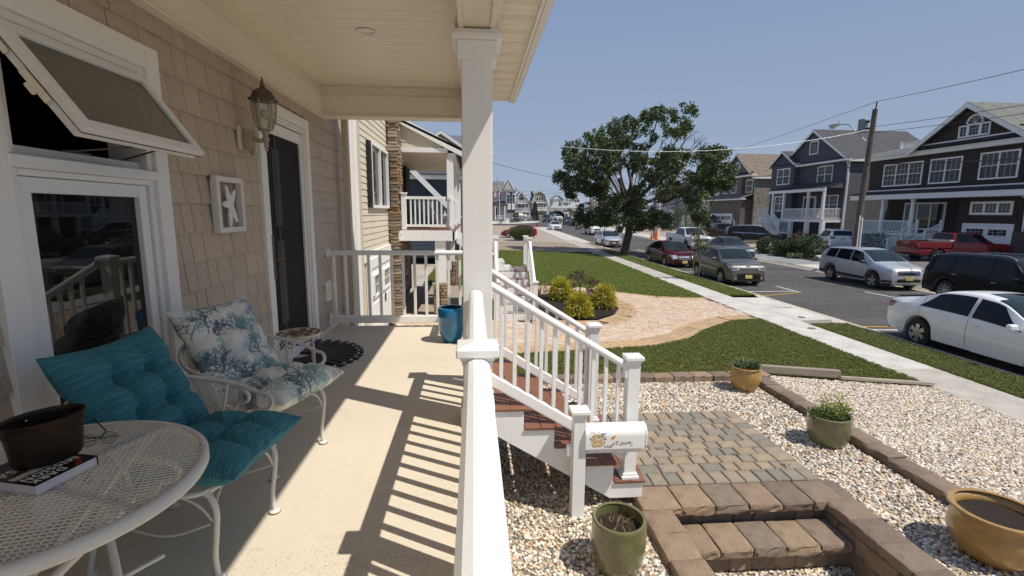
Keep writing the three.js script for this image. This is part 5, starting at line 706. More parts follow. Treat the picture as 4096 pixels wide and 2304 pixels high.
function wheelGeos(R, w, rim, spokes, hub) {
  const k = [R, w, rim, spokes, hub].join(); if (wheelCache.has(k)) return wheelCache.get(k);
  const ty = new THREE.LatheGeometry([[rim, -w * 0.46], [rim + 0.02, -w * 0.5], [R - 0.045, -w * 0.5], [R - 0.012, -w * 0.42], [R, -w * 0.28], [R, w * 0.28], [R - 0.012, w * 0.42], [R - 0.045, w * 0.5], [rim + 0.02, w * 0.5], [rim, w * 0.46]].map((p) => new THREE.Vector2(...p)), 36); ty.rotateZ(-PI / 2);
  const g = new G(), lt = new THREE.LatheGeometry([[rim * 0.93, -w * 0.3], [rim * 0.97, w * 0.3], [rim * 0.985, w * 0.43], [rim + 0.003, w * 0.47], [rim + 0.006, w * 0.44]].map((p) => new THREE.Vector2(...p)), 36); lt.rotateZ(-PI / 2); g.add(lt);
  for (let i = 0; i < spokes; i++) { const a = i / spokes * 2 * PI, sw = spokes > 7 ? 0.022 : hub ? 0.045 : 0.034; const b = new THREE.BoxGeometry(0.022, rim * 0.95, sw * 2); const p = b.attributes.position; for (let q = 0; q < p.count; q++) { if (p.getY(q) > 0) p.setZ(q, p.getZ(q) * 1.35); else p.setZ(q, p.getZ(q) * 0.62); } b.translate(w * 0.36, rim * 0.49, 0); b.rotateX(a); g.add(b.toNonIndexed()); }
  const hb = new THREE.CylinderGeometry(rim * 0.2, rim * 0.24, 0.03, 20); hb.rotateZ(-PI / 2); hb.translate(w * 0.37, 0, 0); g.add(hb.toNonIndexed());
  const bk = new THREE.CylinderGeometry(rim * 0.95, rim * 0.95, 0.01, 30); bk.rotateZ(-PI / 2); bk.translate(-w * 0.1, 0, 0); const disc = new THREE.CylinderGeometry(rim * 0.62, rim * 0.62, 0.012, 24); disc.rotateZ(-PI / 2); disc.translate(w * 0.12, 0, 0);
  const r = { tyre: toCreasedNormals(ty.toNonIndexed(), 0.7), rim: toCreasedNormals(g.geo(), 0.6), back: bk, disc }; wheelCache.set(k, r); return r;
}
function car(name, label, cat, x, y, z, ry, S, group) {
  const t = thing(name, label, cat, x, y, z, ry, group), L = S.L, W = S.W, hw = W / 2, body = paint(S.color, S.metal || 0), base = S.base || 0.19, R = S.R || 0.33, ra = R + (S.gap || 0.06);
  // roof line: smooth curve through the profile points, front bumper to rear bumper
  const prof = new THREE.CatmullRomCurve3(S.top.map(([a, b]) => V(a, b, 0)), false, 'centripetal'), N = S.N || 120; const st = prof.getSpacedPoints(N).map((p) => [p.x, p.y]);
  const arch = (s) => { let b = base + (s > 0 ? 0.02 : 0.03); const e = L / 2 - Math.abs(s); if (e < 0.5) b += 0.1 * (1 - e / 0.5) * (S.over ?? 0.6); for (const sw of S.wheels) { const d = Math.abs(s - sw); if (d < ra) b = Math.max(b, R + Math.sqrt(ra * ra - d * d)); } return b; };
  const wid = (s) => { const f = clamp((s - (L / 2 - S.nose)) / S.nose, 0, 1), r = clamp((-s - (L / 2 - S.tail)) / S.tail, 0, 1); return hw * (1 - (S.noseT ?? 0.2) * Math.pow(f, 2.2) - (S.tailT ?? 0.14) * Math.pow(r, 2.4)); };
  const belt = (s) => plin(S.belt, s), rMax = Math.max(...S.top.map((p) => p[1]));
  const sect = (s, yT, end) => {
    const w = wid(s), yB = Math.min(end ? base + 0.02 : arch(s), yT - 0.002), bl = belt(s), yS = Math.min(bl, yT), gq = clamp((yT - bl) / (rMax - bl), 0, 1), g2 = Math.sqrt(gq), wr = w * (0.955 - (S.tumble || 0.24) * g2), yR = yS + (yT - yS) * (0.94 - 0.05 * gq), h = yS - yB, cr = S.crown || 0.035;
    const P = [[0, yB + 0.02], [w * 0.86, yB], [w * 0.965, yB + Math.min(0.03, h * 0.1)], [w * 0.985, yB + h * 0.3], [w, yB + h * 0.55], [w * 0.99, yB + h * 0.8], [w * 0.957, yS], [lerp(w * 0.957, wr, 0.5) + 0.012 * g2, lerp(yS, yR, 0.5)], [wr, yR], [wr * 0.9, lerp(yR, yT, 0.72)], [wr * 0.55, yT + cr * 0.25 * (1 - gq * 0.4)], [0, yT + cr * 0.4]];
    if (gq <= 0) { const q = S.edge || 0.06; P[6] = [w * 0.95, yT - Math.min(q, h * 0.5)]; P[7] = [w * 0.935, yT - Math.min(q * 0.55, h * 0.3)]; P[8] = [w * 0.89, yT - Math.min(q * 0.2, h * 0.12)]; P[9] = [w * 0.8, yT - 0.004]; }
    return P;
  };
  const NS = 12; const rows = st.map(([s, yT]) => sect(s, yT));
  const pos = [], idx = []; for (const sgn of [1, -1]) { const o = pos.length / 3; rows.forEach((r, i) => r.forEach(([a, b]) => pos.push(a * sgn, b, st[i][0]))); for (let i = 0; i < N; i++) for (let j = 0; j < NS - 1; j++) { const a = o + i * NS + j, b = a + 1, c = a + NS, d = c + 1; sgn > 0 ? idx.push(a, b, d, a, d, c) : idx.push(a, d, b, a, c, d); } }
  let g = new THREE.BufferGeometry(); g.setAttribute('position', new THREE.Float32BufferAttribute(pos, 3)); g.setIndex(idx); g = toCreasedNormals(g.toNonIndexed(), 0.55); const bodyM = part('body', metreUV(g), body, t);
  // surface sampling: u along the roof line (station index), q along the section
  const S2 = (u, q, sgn) => { const i = clamp(Math.floor(u), 0, N - 1), f = clamp(u - i, 0, 1), j = clamp(Math.floor(q), 0, NS - 2), e = clamp(q - j, 0, 1), A = rows[i], B = rows[i + 1]; const mix = (r) => [lerp(r[j][0], r[j + 1][0], e), lerp(r[j][1], r[j + 1][1], e)], a = mix(A), b = mix(B); return V(lerp(a[0], b[0], f) * sgn, lerp(a[1], b[1], f), lerp(st[i][0], st[i + 1][0], f)); };
  const nrmAt = (u, q, sgn) => { const a = S2(u - 0.4, q, sgn), b = S2(u + 0.4, q, sgn), c = S2(u, q - 0.15, sgn), d = S2(u, q + 0.15, sgn); const n = new THREE.Vector3().crossVectors(d.sub(c), b.sub(a)).normalize(); if (sgn > 0) n.negate(); if (n.lengthSq() < 0.5) n.set(0, 1, 0); return n; };
  const pIdx = (s) => { let best = 0, bd = 1e9; for (let i = 0; i <= N; i++) { const d = Math.abs(st[i][0] - s) + (st[i][1] < 0.6 ? 0.5 : 0); if (d < bd) { bd = d; best = i; } } if (best < N && best > 0) { const [a, b] = [st[best][0], st[best + 1][0]]; if (Math.abs(a - b) > 1e-4) return clamp(best + (s - a) / (b - a), best - 1, best + 1); } return best; };
  const uFront = (yy) => { for (let i = 0; i < N; i++) if (st[i + 1][1] >= yy) return i + clamp((yy - st[i][1]) / (st[i + 1][1] - st[i][1] + 1e-6), 0, 1); return 0; };
  const uRear = (yy) => { for (let i = N; i > 0; i--) if (st[i - 1][1] >= yy) return i - clamp((yy - st[i][1]) / (st[i - 1][1] - st[i][1] + 1e-6), 0, 1); return N; };
  const patchPos = (out, F, nu, nv, sgn, off) => { const pt = (i, j) => { const [u, q] = F(i / nu, j / nv); return S2(u, q, sgn).addScaledVector(nrmAt(u, q, sgn), off); }; for (let i = 0; i < nu; i++) for (let j = 0; j < nv; j++) { const a = pt(i, j), b = pt(i + 1, j), c = pt(i + 1, j + 1), d = pt(i, j + 1); const tri = (p, q, r) => out.push(...p.toArray(), ...q.toArray(), ...r.toArray()); if (sgn > 0) { tri(a, c, b); tri(a, d, c); } else { tri(a, b, c); tri(a, c, d); } } };
  const smooth = (pos2) => { let q = new THREE.BufferGeometry(); q.setAttribute('position', new THREE.Float32BufferAttribute(pos2, 3)); q.computeVertexNormals(); return metreUV(toCreasedNormals(q, 0.6)); };
  const patch = (nm, m, F, nu, nv, sides, off = 0.006, parent = t) => { const o = []; for (const s of sides) patchPos(o, F, nu, nv, s, off); return part(nm, smooth(o), m, parent); };
  const quadF = (u0, u1, q0, q1) => (a, b) => [lerp(u0, u1, a), lerp(q0, q1, b)];
  // glass
  const ws = S.ws, u0 = pIdx(ws[0]), u1 = pIdx(ws[1]); patch('windscreen', MT.windscreen, quadF(u0, u1, 8.55, 11), 12, 10, [1, -1]);
  if (S.rw) { const a = pIdx(S.rw[0]), b = pIdx(S.rw[1]); patch('rear_window', MT.carGlass, quadF(a, b, 8.6, 11), 10, 8, [1, -1]); }
  for (const sgn of [1, -1]) for (const [fb, ft, rb, rt] of S.win) patch('side_window', MT.carGlass, (a, b) => { const s = lerp(lerp(fb, ft, b), lerp(rb, rt, b), a); return [pIdx(s), lerp(6.14, 7.9, b)]; }, 16, 6, [sgn]);
  if (S.sunroof) patch('sunroof', MT.carGlass, quadF(pIdx(S.sunroof[0]), pIdx(S.sunroof[1]), 9.75, 11), 6, 8, [1, -1], 0.004);
  // lamps, grille, lower intake
  const lamp = (nm, m, f, [ya, yb], [qa, qb], off = 0.007) => { const A = f(ya), B = f(yb); for (const s of [1, -1]) patch(nm, m, quadF(A, B, qa, qb), 4, 10, [s], off); };
  if (S.head) lamp('headlight', MT.lampClear, uFront, S.head[0], S.head[1]);
  const hL = L / 2; if (S.tailL && !S.boxes?.length) for (const s of [1, -1]) patch('taillight_side', MT.lampRed, (a, b) => [lerp(pIdx(-hL + lerp(0.2, 0.34, b)), uRear(S.tailL[0][0] + 0.04), a), lerp(5.15, 6.35, b)], 6, 4, [s], 0.008);
  if (S.head && S.W < 1.95) for (const s of [1, -1]) patch('headlight_side', MT.lampClear, (a, b) => [lerp(uFront(S.head[0][0] + 0.03), pIdx(hL - lerp(0.28, 0.45, b)), a), lerp(5.4, 6.7, b)], 6, 4, [s], 0.008);
  if (S.headIn) lamp('headlight_core', MT.carBlack, uFront, S.headIn[0], S.headIn[1], 0.0085);
  if (S.tailL) lamp('taillight', MT.lampRed, uRear, S.tailL[0], S.tailL[1]);
  if (S.grille) { patch('grille', MT.carBlack, quadF(uFront(S.grille[0][0]), uFront(S.grille[0][1]), S.grille[1], 11), 3, 8, [1, -1], 0.006); for (let i = 0; i < (S.bars || 2); i++) { const yy = lerp(S.grille[0][0], S.grille[0][1], (i + 0.7) / ((S.bars || 2) + 0.4)); patch('grille_bar', S.barM || MT.chrome, quadF(uFront(yy - 0.012), uFront(yy + 0.012), S.grille[1] + 0.15, 11), 1, 8, [1, -1], 0.012); } }
  if (S.intake) patch('intake', MT.carBlack, quadF(uFront(S.intake[0][0]), uFront(S.intake[0][1]), S.intake[1], 11), 2, 8, [1, -1], 0.006);
  if (S.fog) for (const s of [1, -1]) { const u = uFront(S.fog[0]), p = S2(u, S.fog[1], s); part('fog_lamp', metreUV(new THREE.CylinderGeometry(0.045, 0.05, 0.02, 16).rotateX(PI / 2)), MT.lampClear, t, p.x, p.y, p.z + 0.008); }
  if (S.clad) for (const s of [1, -1]) patch('sill_cladding', MT.plastic, (a, b) => [lerp(3, N - 3, a), lerp(1.9, 2.9, b)], 90, 2, [s], 0.005);
  // plates
  const pf = S2(uFront(S.plateF || 0.42), 11, 1); part('number_plate', metreUV(new RoundedBoxGeometry(0.31, 0.155, 0.012, 1, 0.004)), MT.plate, t, 0, pf.y, pf.z + 0.014, -0.05);
  const pr = S2(uRear(S.plateR || 0.8), 11, 1); part('number_plate', metreUV(new RoundedBoxGeometry(0.31, 0.155, 0.012, 1, 0.004)), MT.plate, t, 0, pr.y, pr.z - 0.012, 0.08);
  // door gaps, handles, mirrors
  for (const s of [1, -1]) {
    for (const sd of S.doors || []) { const o = []; const u = pIdx(sd); patchPos(o, (a, b) => [u + (a - 0.5) * 0.16, lerp(2.2, 7.95, b)], 1, 14, s, 0.0035); part('door_gap', smooth(o), MT.seam, t); }
    for (const sh of S.handles || []) { const u = pIdx(sh), p = S2(u, 5.25, s); new G().rbox(-0.012, 0.012, -0.016, 0.016, -0.085, 0.085, 0.008, 2).mesh('door_handle', S.handleM || body, t).position.set(p.x + s * 0.014, p.y, p.z); }
    const u = pIdx(S.mirror ?? ws[0] - 0.35), p = S2(u, 6.1, s), mm = new G(); mm.rbox(-0.1, 0.1, -0.06, 0.075, -0.05, 0.06, 0.045, 3).rbox(-0.13, -0.06, -0.06, -0.02, -0.02, 0.03, 0.01); const mi = mm.mesh('mirror', S.mirrorM || body, t); mi.position.set(p.x + s * 0.12, p.y + 0.07, p.z); if (s < 0) mi.rotation.y = PI;
  }
  for (const s of [1, -1]) { const o = []; const ua = uFront(S.head ? S.head[0][1] + 0.03 : 0.7), ub = pIdx(ws[0] + 0.06); patchPos(o, (a, b) => [lerp(ua, ub, a), 8.75 + b * 0.1], 16, 1, s, 0.0035); if (S.rw && S.rw[0] < 0 && S.tailL && S.top[13]?.[1] < 1.1) patchPos(o, (a, b) => [lerp(pIdx(S.rw[1] - 0.04), uRear(0.95), a), 8.75 + b * 0.1], 12, 1, s, 0.0035); part('lid_gap', smooth(o), MT.seam, t); }
  if (S.badge) { const p = S2(uFront(S.badge[1]), 11, 1), b = new G(), k = S.badge[0]; if (k === 'H') b.box(-0.05, -0.025, -0.05, 0.05, 0, 0.015).box(0.025, 0.05, -0.05, 0.05, 0, 0.015).box(-0.025, 0.025, -0.012, 0.012, 0, 0.014); else if (k === 'star') { b.add(new THREE.TorusGeometry(0.085, 0.009, 8, 24)); for (const a of [1.571, 3.665, 5.76]) b.bar([0, 0, 0], [Math.cos(a) * 0.08, Math.sin(a) * 0.08, 0], 0.014, 0.014, V(0, 0, 1)); } else { const r = new THREE.TorusGeometry(0.06, 0.012, 8, 24); r.scale(k === 'oval' ? 1.5 : 1.1, k === 'oval' ? 0.7 : 0.95, 1); b.add(r); b.box(-0.06, 0.06, -0.01, 0.01, -0.004, 0.006); } b.mesh('badge', MT.chrome, t).position.set(0, p.y, p.z + 0.022); }
  for (const bw of S.boxes || []) { const [nm, m, ...b] = bw; new G().rbox(...b).mesh(nm, m === 'body' ? body : m, t); }
  if (S.rails) for (const s of [1, -1]) { const [a, b] = S.rails, pts = []; for (let i = 0; i <= 6; i++) { const p = S2(pIdx(lerp(a, b, i / 6)), 9.2, s); pts.push([p.x, p.y + (i === 0 || i === 6 ? 0.0 : 0.045), p.z]); } new G().tube(pts, 0.015, 6, 24).mesh('roof_rail', S.railM || MT.alu, t); }
  if (S.strip) for (const s of [1, -1]) patch('window_trim', MT.chrome, (a, b) => [lerp(pIdx(S.strip[0]), pIdx(S.strip[1]), a), lerp(6.0, 6.12, b)], 40, 1, [s], 0.008);
  // underside and wheels
  new G().box(-hw + 0.27, hw - 0.27, base - 0.02, 0.5, -L / 2 + 0.25, L / 2 - 0.25).mesh('underbody', MT.carBlack, t);
  const wg = wheelGeos(R, S.tw || 0.215, S.rim || R * 0.64, S.spokes || 5, S.hub); for (const sw of S.wheels) for (const s of [1, -1]) { const wt = part('wheel', metreUV(wg.disc.clone()), MT.carBlack, t, s * (hw - (S.tw || 0.215) / 2 - 0.015), R, sw); if (s < 0) wt.rotation.y = PI; part('tyre', wg.tyre, MT.tyre, wt); part('rim', wg.rim, S.rimM || MT.rimSilver, wt); part('rim_back', wg.back, MT.carBlack, wt); }
  t.userData.S2 = undefined; return { t, S2, uFront, uRear, body };
}
// profiles: [s, y] from front bumper to rear bumper, s forward
const sedan = (L, H, o = {}) => { const h = L / 2, k = o.k || 0; return { L, top: [[h - 0.03, 0.2], [h, 0.36], [h - 0.01, 0.52], [h - 0.06, 0.64], [h - 0.2, 0.74], [h - 0.65, 0.85], [h - 1.15, 0.93], [h - 1.6, 1.14], [h - 2.05, H - 0.08], [h - 2.5, H - 0.005], [h - 2.9, H], [-h + 1.45, H - 0.06], [-h + 0.95, H - 0.24], [-h + 0.6, 1.08], [-h + 0.3, 1.06], [-h + 0.08, 1.03], [-h + 0.01, 0.92], [-h, 0.6], [-h + 0.02, 0.4], [-h + 0.1, 0.24]], belt: [[-h, 0.92], [-h + 0.6, 0.985], [0, 0.93], [h - 1.2, 0.86], [h, 0.7]], ws: [h - 1.2, h - 2.18], rw: [-h + 1.42, -h + 0.66], win: [[h - 1.45, h - 1.98, h - 2.5, h - 2.5], [h - 2.58, h - 2.58, -h + 1.0, -h + 1.35]], doors: [h - 1.28, h - 2.54, -h + 1.05], handles: [h - 2.35, -h + 1.3], wheels: [h - 0.93, -h + 1.05], nose: 0.9, tail: 0.9, R: 0.325, head: [[0.56, 0.72], [6.2, 10.0]], tailL: [[0.78, 0.98], [6.4, 10.0]], grille: [[0.5, 0.64], 10.2], intake: [[0.26, 0.38], 9.9], plateF: 0.42, plateR: 0.75, ...o.extra }; };
const suv = (L, H, o = {}) => { const h = L / 2; return { L, top: [[h - 0.04, 0.24], [h, 0.42], [h - 0.01, 0.62], [h - 0.05, 0.8], [h - 0.2, 0.93], [h - 0.6, 1.04], [h - 0.98, 1.12], [h - 1.4, 1.36], [h - 1.78, H - 0.1], [h - 2.2, H - 0.01], [0, H], [-h + 0.9, H - 0.035], [-h + 0.35, H - 0.1], [-h + 0.2, H - 0.2], [-h + 0.05, 1.12], [-h, 0.9], [-h + 0.005, 0.55], [-h + 0.1, 0.34]], belt: [[-h, 1.17], [-h + 0.8, 1.12], [0, 1.05], [h - 1, 1.0], [h, 0.85]], ws: [h - 1.04, h - 1.9], rw: [-h + 0.34, -h + 0.08], win: [[h - 1.3, h - 1.76, h - 2.3, h - 2.3], [h - 2.38, h - 2.38, -h + 1.25, -h + 1.3], [-h + 1.17, -h + 1.22, -h + 0.5, -h + 0.62]], doors: [h - 1.15, h - 2.34, -h + 1.15], handles: [h - 2.15, -h + 1.4], wheels: [h - 0.9, -h + 0.95], nose: 0.8, tail: 0.7, R: 0.35, base: 0.24, tumble: 0.2, head: [[0.74, 0.88], [6.0, 9.9]], tailL: [[0.9, 1.25], [6.2, 8.2]], grille: [[0.62, 0.86], 10.0], intake: [[0.32, 0.5], 9.7], plateF: 0.52, plateR: 0.95, ...o.extra }; };
const DIR = 0.033; // the street turns slightly from the porch
{
  // near kerb, facing the camera side
  car('white_sedan', 'white four door sedan with open sunroof parked at the kerb by the lawn', 'car', 11.62, 0, -9.4, -DIR, { ...sedan(4.8, 1.465), W: 1.82, color: [0.8, 0.8, 0.79], spokes: 6, hub: true, sunroof: [0.55, -0.2], R: 0.33 }, 'cars parked along the near kerb');
  car('boxy_hatchback', 'grey brown boxy hatchback with black lower bumper parked by the young tree', 'car', 12.08, 0, -22.35, -DIR, { ...suv(4.14, 1.6), W: 1.8, color: [0.125, 0.115, 0.1], metal: 0.6, spokes: 10, R: 0.33, base: 0.2, top: [[2.03, 0.22], [2.07, 0.4], [2.06, 0.62], [2.02, 0.78], [1.88, 0.93], [1.45, 1.02], [1.12, 1.07], [0.72, 1.34], [0.45, 1.52], [0.1, 1.59], [-0.6, 1.6], [-1.5, 1.57], [-1.9, 1.5], [-1.98, 1.35], [-2.05, 1.0], [-2.07, 0.6], [-2.0, 0.3]], ws: [1.04, 0.42], win: [[0.85, 0.5, -0.15, -0.15], [-0.23, -0.23, -1.15, -1.15], [-1.25, -1.25, -1.7, -1.6]], doors: [0.98, -0.19, -1.2], handles: [-0.02, -1.0], head: [[0.72, 0.86], [6.3, 9.75]], headIn: [[0.75, 0.83], [6.9, 9.4]], grille: [[0.74, 0.82], 9.95], bars: 1, intake: [[0.3, 0.56], 9.3], fog: [0.36, 9.0], plateF: 0.42, wheels: [1.24, -1.33], mirror: 0.72, badge: ['oval', 0.88] }, 'cars parked along the near kerb');
  car('maroon_sedan', 'dark maroon sedan with chrome three bar grille parked beyond the boxy hatchback', 'car', 12.35, 0, -29.8, -DIR, { ...sedan(4.83, 1.45), W: 1.83, color: [0.075, 0.008, 0.014], metal: 0.3, spokes: 5, grille: [[0.46, 0.66], 9.95], bars: 3, plateF: 0.34, intake: [[0.25, 0.36], 9.8], head: [[0.53, 0.73], [6.6, 9.75]], badge: ['oval', 0.57] }, 'cars parked along the near kerb');
  car('silver_sedan', 'silver sedan with wide chrome grille parked behind the big street tree', 'car', 12.72, rise(-45.4), -45.6, -DIR, { ...sedan(4.7, 1.44), W: 1.81, color: [0.5, 0.52, 0.54], metal: 0.7, spokes: 5, grille: [[0.46, 0.64], 9.7], bars: 2, headIn: [[0.6, 0.68], [7, 9.6]], badge: ['star', 0.55] }, 'cars parked along the near kerb');
  car('white_sedan', 'white sedan with dark winged grille far up the street by the hydrant', 'car', 13.15, rise(-79), -79.2, -DIR, { ...sedan(4.86, 1.47), W: 1.83, color: [0.78, 0.78, 0.77], grille: [[0.48, 0.7], 10.0], bars: 1, N: 80 }, 'cars parked along the near kerb');
  // far kerb
  car('silver_crossover', 'silver crossover with chrome bar grille parked across the street before the utility pole', 'car', 18.18, 0, -21.0, -0.042, { ...suv(4.53, 1.66), W: 1.82, color: [0.5, 0.51, 0.53], metal: 0.7, spokes: 5, clad: true, handleM: MT.plastic, mirrorM: MT.plastic, grille: [[0.66, 0.84], 9.6], bars: 2, head: [[0.78, 0.95], [5.7, 9.4]], headIn: [[0.82, 0.9], [6.4, 9.2]], intake: [[0.36, 0.5], 9.4], badge: ['H', 0.75] }, 'cars parked along the far kerb');
  car('black_suv', 'large glossy black sport utility vehicle with chrome handles parked across the street', 'suv', 18.42, 0, -15.2, -0.042, { ...suv(5.0, 1.8), W: 2.0, color: [0.006, 0.006, 0.007], spokes: 10, R: 0.385, rim: 0.265, rails: [1.0, -1.9], handleM: MT.chrome, clad: true, wheels: [1.48, -1.38], boxes: [['chrome_strip', MT.chrome, 0.99, 1.012, 0.42, 0.445, -0.9, 0.95, 0.005], ['chrome_strip', MT.chrome, -1.012, -0.99, 0.42, 0.445, -0.9, 0.95, 0.005]] }, 'cars parked along the far kerb');
  car('dark_grey_sedan', 'dark blue grey sedan with silver sunshade parked across the street behind the boxy hatchback', 'car', 20.0 - 1.22, 0, -34.55, -0.042, { ...sedan(4.63, 1.5), W: 1.8, color: [0.055, 0.06, 0.075], metal: 0.5, grille: [[0.44, 0.7], 10.0], bars: 1, head: [[0.6, 0.74], [6.4, 9.9]], plateF: 0.4, badge: ['ring', 0.58] }, 'cars parked along the far kerb');
}
const pickup = (L, H) => { const h = L / 2; return { L, top: [[h - 0.05, 0.34], [h, 0.5], [h, 0.8], [h - 0.03, 1.08], [h - 0.16, 1.19], [h - 0.6, 1.24], [h - 1.2, 1.27], [h - 1.55, 1.5], [h - 1.95, H - 0.08], [h - 2.3, H - 0.01], [h - 3.0, H], [h - 3.45, H - 0.03], [h - 3.62, H - 0.1], [h - 3.72, 1.4], [h - 3.76, 0.98], [h - 3.95, 0.92], [-h + 0.3, 0.92], [-h + 0.06, 0.9], [-h + 0.02, 0.7], [-h + 0.05, 0.5]], belt: [[-h, 1.3], [h - 1.3, 1.24], [h, 1.0]], ws: [h - 1.26, h - 2.06], rw: [h - 3.6, h - 3.71], win: [[h - 1.5, h - 1.95, h - 2.5, h - 2.5], [h - 2.58, h - 2.58, h - 3.45, h - 3.42]], doors: [h - 1.35, h - 2.54, h - 3.5], handles: [h - 2.38, h - 3.38], wheels: [h - 1.0, -h + 1.28], nose: 0.6, tail: 0.3, noseT: 0.1, tailT: 0.02, R: 0.41, rim: 0.24, base: 0.42, gap: 0.08, tw: 0.27, tumble: 0.2, head: [[0.86, 1.06], [6.4, 9.5]], grille: [[0.74, 1.06], 9.7], bars: 2, intake: [[0.42, 0.6], 9.4], plateF: 0.6, plateR: 0.6, W: 2.0, over: 0.2, edge: 0.09,
  boxes: [['bed_side', 'body', 0.9, 0.985, 0.93, 1.32, -h + 0.06, h - 3.78, 0.03], ['bed_side', 'body', -0.985, -0.9, 0.93, 1.32, -h + 0.06, h - 3.78, 0.03], ['tailgate', 'body', -0.895, 0.895, 0.8, 1.31, -h + 0.01, -h + 0.09, 0.02], ['bed_rail', MT.plastic, 0.9, 0.98, 1.32, 1.345, -h + 0.06, h - 3.8, 0.008], ['bed_rail', MT.plastic, -0.98, -0.9, 1.32, 1.345, -h + 0.06, h - 3.8, 0.008], ['rear_bumper', 'body', -0.95, 0.95, 0.52, 0.74, -h - 0.09, -h + 0.03, 0.03], ['taillight', MT.lampRed, 0.895, 0.992, 0.94, 1.28, -h + 0.0, -h + 0.09, 0.015], ['taillight', MT.lampRed, -0.992, -0.895, 0.94, 1.28, -h + 0.0, -h + 0.09, 0.015], ['bed_floor', MT.carBlack, -0.9, 0.9, 0.95, 0.96, -h + 0.1, h - 3.9, 0.003]] }; };
{
  const w = car('white_pickup', 'white extended cab pickup truck parked across the street behind the maroon sedan', 'pickup truck', 19.15, rise(-42.4), -42.4, -0.042, { ...pickup(5.9, 1.92), color: [0.78, 0.78, 0.77], handleM: MT.plastic, mirrorM: MT.plastic, grille: [[0.72, 1.06], 9.55], badge: ['oval', 0.9] }, 'cars parked along the far kerb');
  const r = car('red_pickup', 'bright red pickup truck with aluminium bed box in the drive of the brown house', 'pickup truck', 31.5, 0.16, -29.75, PI / 2 - 0.12, { ...pickup(5.9, 1.92), color: [0.2, 0.006, 0.012], metal: 0.3, mirrorM: MT.plastic });
  new G().rbox(-0.9, 0.9, 1.02, 1.44, -0.98, -0.42, 0.01).mesh('tool_box', MT.alu, r.t); const ov = new THREE.CylinderGeometry(0.09, 0.09, 0.012, 24); ov.rotateX(PI / 2); ov.scale(1.3, 0.55, 1); part('badge', metreUV(ov), mat([0.02, 0.04, 0.14], 0.3), r.t, 0, 1.12, -2.948);
  car('black_suv', 'long black sport utility vehicle with chrome window trim in the drive of the tan house', 'suv', 28.2, 0.2, -47.6, PI / 2 - 0.3, { ...suv(5.1, 1.82), W: 1.95, color: [0.008, 0.008, 0.009], spokes: 5, R: 0.39, rim: 0.27, strip: [1.3, -2.0], rails: [0.9, -1.9], handleM: MT.chrome, tailL: [[0.95, 1.12], [6.2, 9.2]], N: 90, boxes: [['running_board', MT.alu, 0.9, 1.02, 0.34, 0.38, -0.95, 1.0, 0.01], ['running_board', MT.alu, -1.02, -0.9, 0.34, 0.38, -0.95, 1.0, 0.01]] });
  car('white_suv', 'white sport utility vehicle seen from behind beside the utility pole', 'suv', 32.1, 0.17, -41.2, PI - 0.42, { ...suv(4.89, 1.73), W: 1.93, color: [0.78, 0.79, 0.8], spokes: 5, R: 0.37, tailL: [[0.98, 1.14], [6.2, 9.6]], rails: [0.8, -1.7], N: 90 });
  car('brown_pickup', 'dark brown pickup truck in the drive behind the black sport utility vehicle', 'pickup truck', 27.6, 0.2, -53.0, PI / 2 - 0.2, { ...pickup(5.8, 1.95), color: [0.05, 0.035, 0.03], metal: 0.4, N: 80 });
  car('red_hatchback', 'red five door hatchback on the concrete drive behind tall grass', 'car', 5.15, 0.16 + rise(-55.5), -55.8, -PI / 2 - 0.1, { ...suv(4.06, 1.48), W: 1.72, color: [0.24, 0.006, 0.018], metal: 0.3, R: 0.31, base: 0.19, spokes: 7, top: [[2.0, 0.2], [2.03, 0.36], [2.01, 0.52], [1.95, 0.66], [1.75, 0.78], [1.3, 0.9], [0.95, 1.0], [0.4, 1.28], [0.05, 1.41], [-0.4, 1.475], [-0.9, 1.46], [-1.4, 1.36], [-1.7, 1.22], [-1.9, 1.04], [-2.02, 0.9], [-2.03, 0.55], [-1.95, 0.3]], belt: [[-2.03, 1.02], [-1, 0.98], [0.8, 0.9], [2, 0.7]], ws: [0.95, 0.12], rw: [-1.45, -1.82], win: [[0.62, 0.15, -0.3, -0.3], [-0.38, -0.38, -1.15, -1.1], [-1.2, -1.15, -1.5, -1.3]], doors: [0.8, -0.34, -1.2], handles: [-0.12, -1.0], head: [[0.6, 0.74], [5.6, 9.4]], grille: [[0.4, 0.5], 9.8], tailL: [[0.86, 1.1], [6, 8.4]], wheels: [1.2, -1.29], mirror: 0.6, N: 90 });
  const far = (n, lab, cat, x, z, ry, S) => car(n, lab, cat, x, rise(z), z, ry, { ...S, N: 60 }, 'vehicles at the far end of the street');
  far('dark_suv', 'dark boxy sport utility vehicle at the far bend of the street', 'suv', 18.9, -127, -0.1, { ...suv(5.2, 1.95), W: 2.0, color: [0.02, 0.025, 0.035], grille: [[0.6, 0.98], 9.6], head: [[0.78, 0.98], [6.4, 9.4]], R: 0.39 });
  far('white_pickup', 'white pickup truck before the black carport tent', 'pickup truck', 23.7, -141, 0.25, { ...pickup(5.8, 1.95), color: [0.78, 0.78, 0.77] });
  far('dark_blue_suv', 'dark blue sport utility vehicle parked at the far kerb behind a navy sedan', 'suv', 20.95, -108, -0.06, { ...suv(4.7, 1.75), W: 1.9, color: [0.015, 0.02, 0.035] });
  far('navy_sedan', 'navy sedan parked at the far kerb before the guard rail', 'car', 20.75, -100.5, -0.05, { ...sedan(4.7, 1.46), W: 1.82, color: [0.012, 0.016, 0.03] });
  far('grey_sedan', 'pale grey sedan seen from behind beyond the brick gate piers', 'car', 13.1, -131, 2.4, { ...sedan(4.6, 1.45), W: 1.8, color: [0.3, 0.33, 0.36], metal: 0.5 });
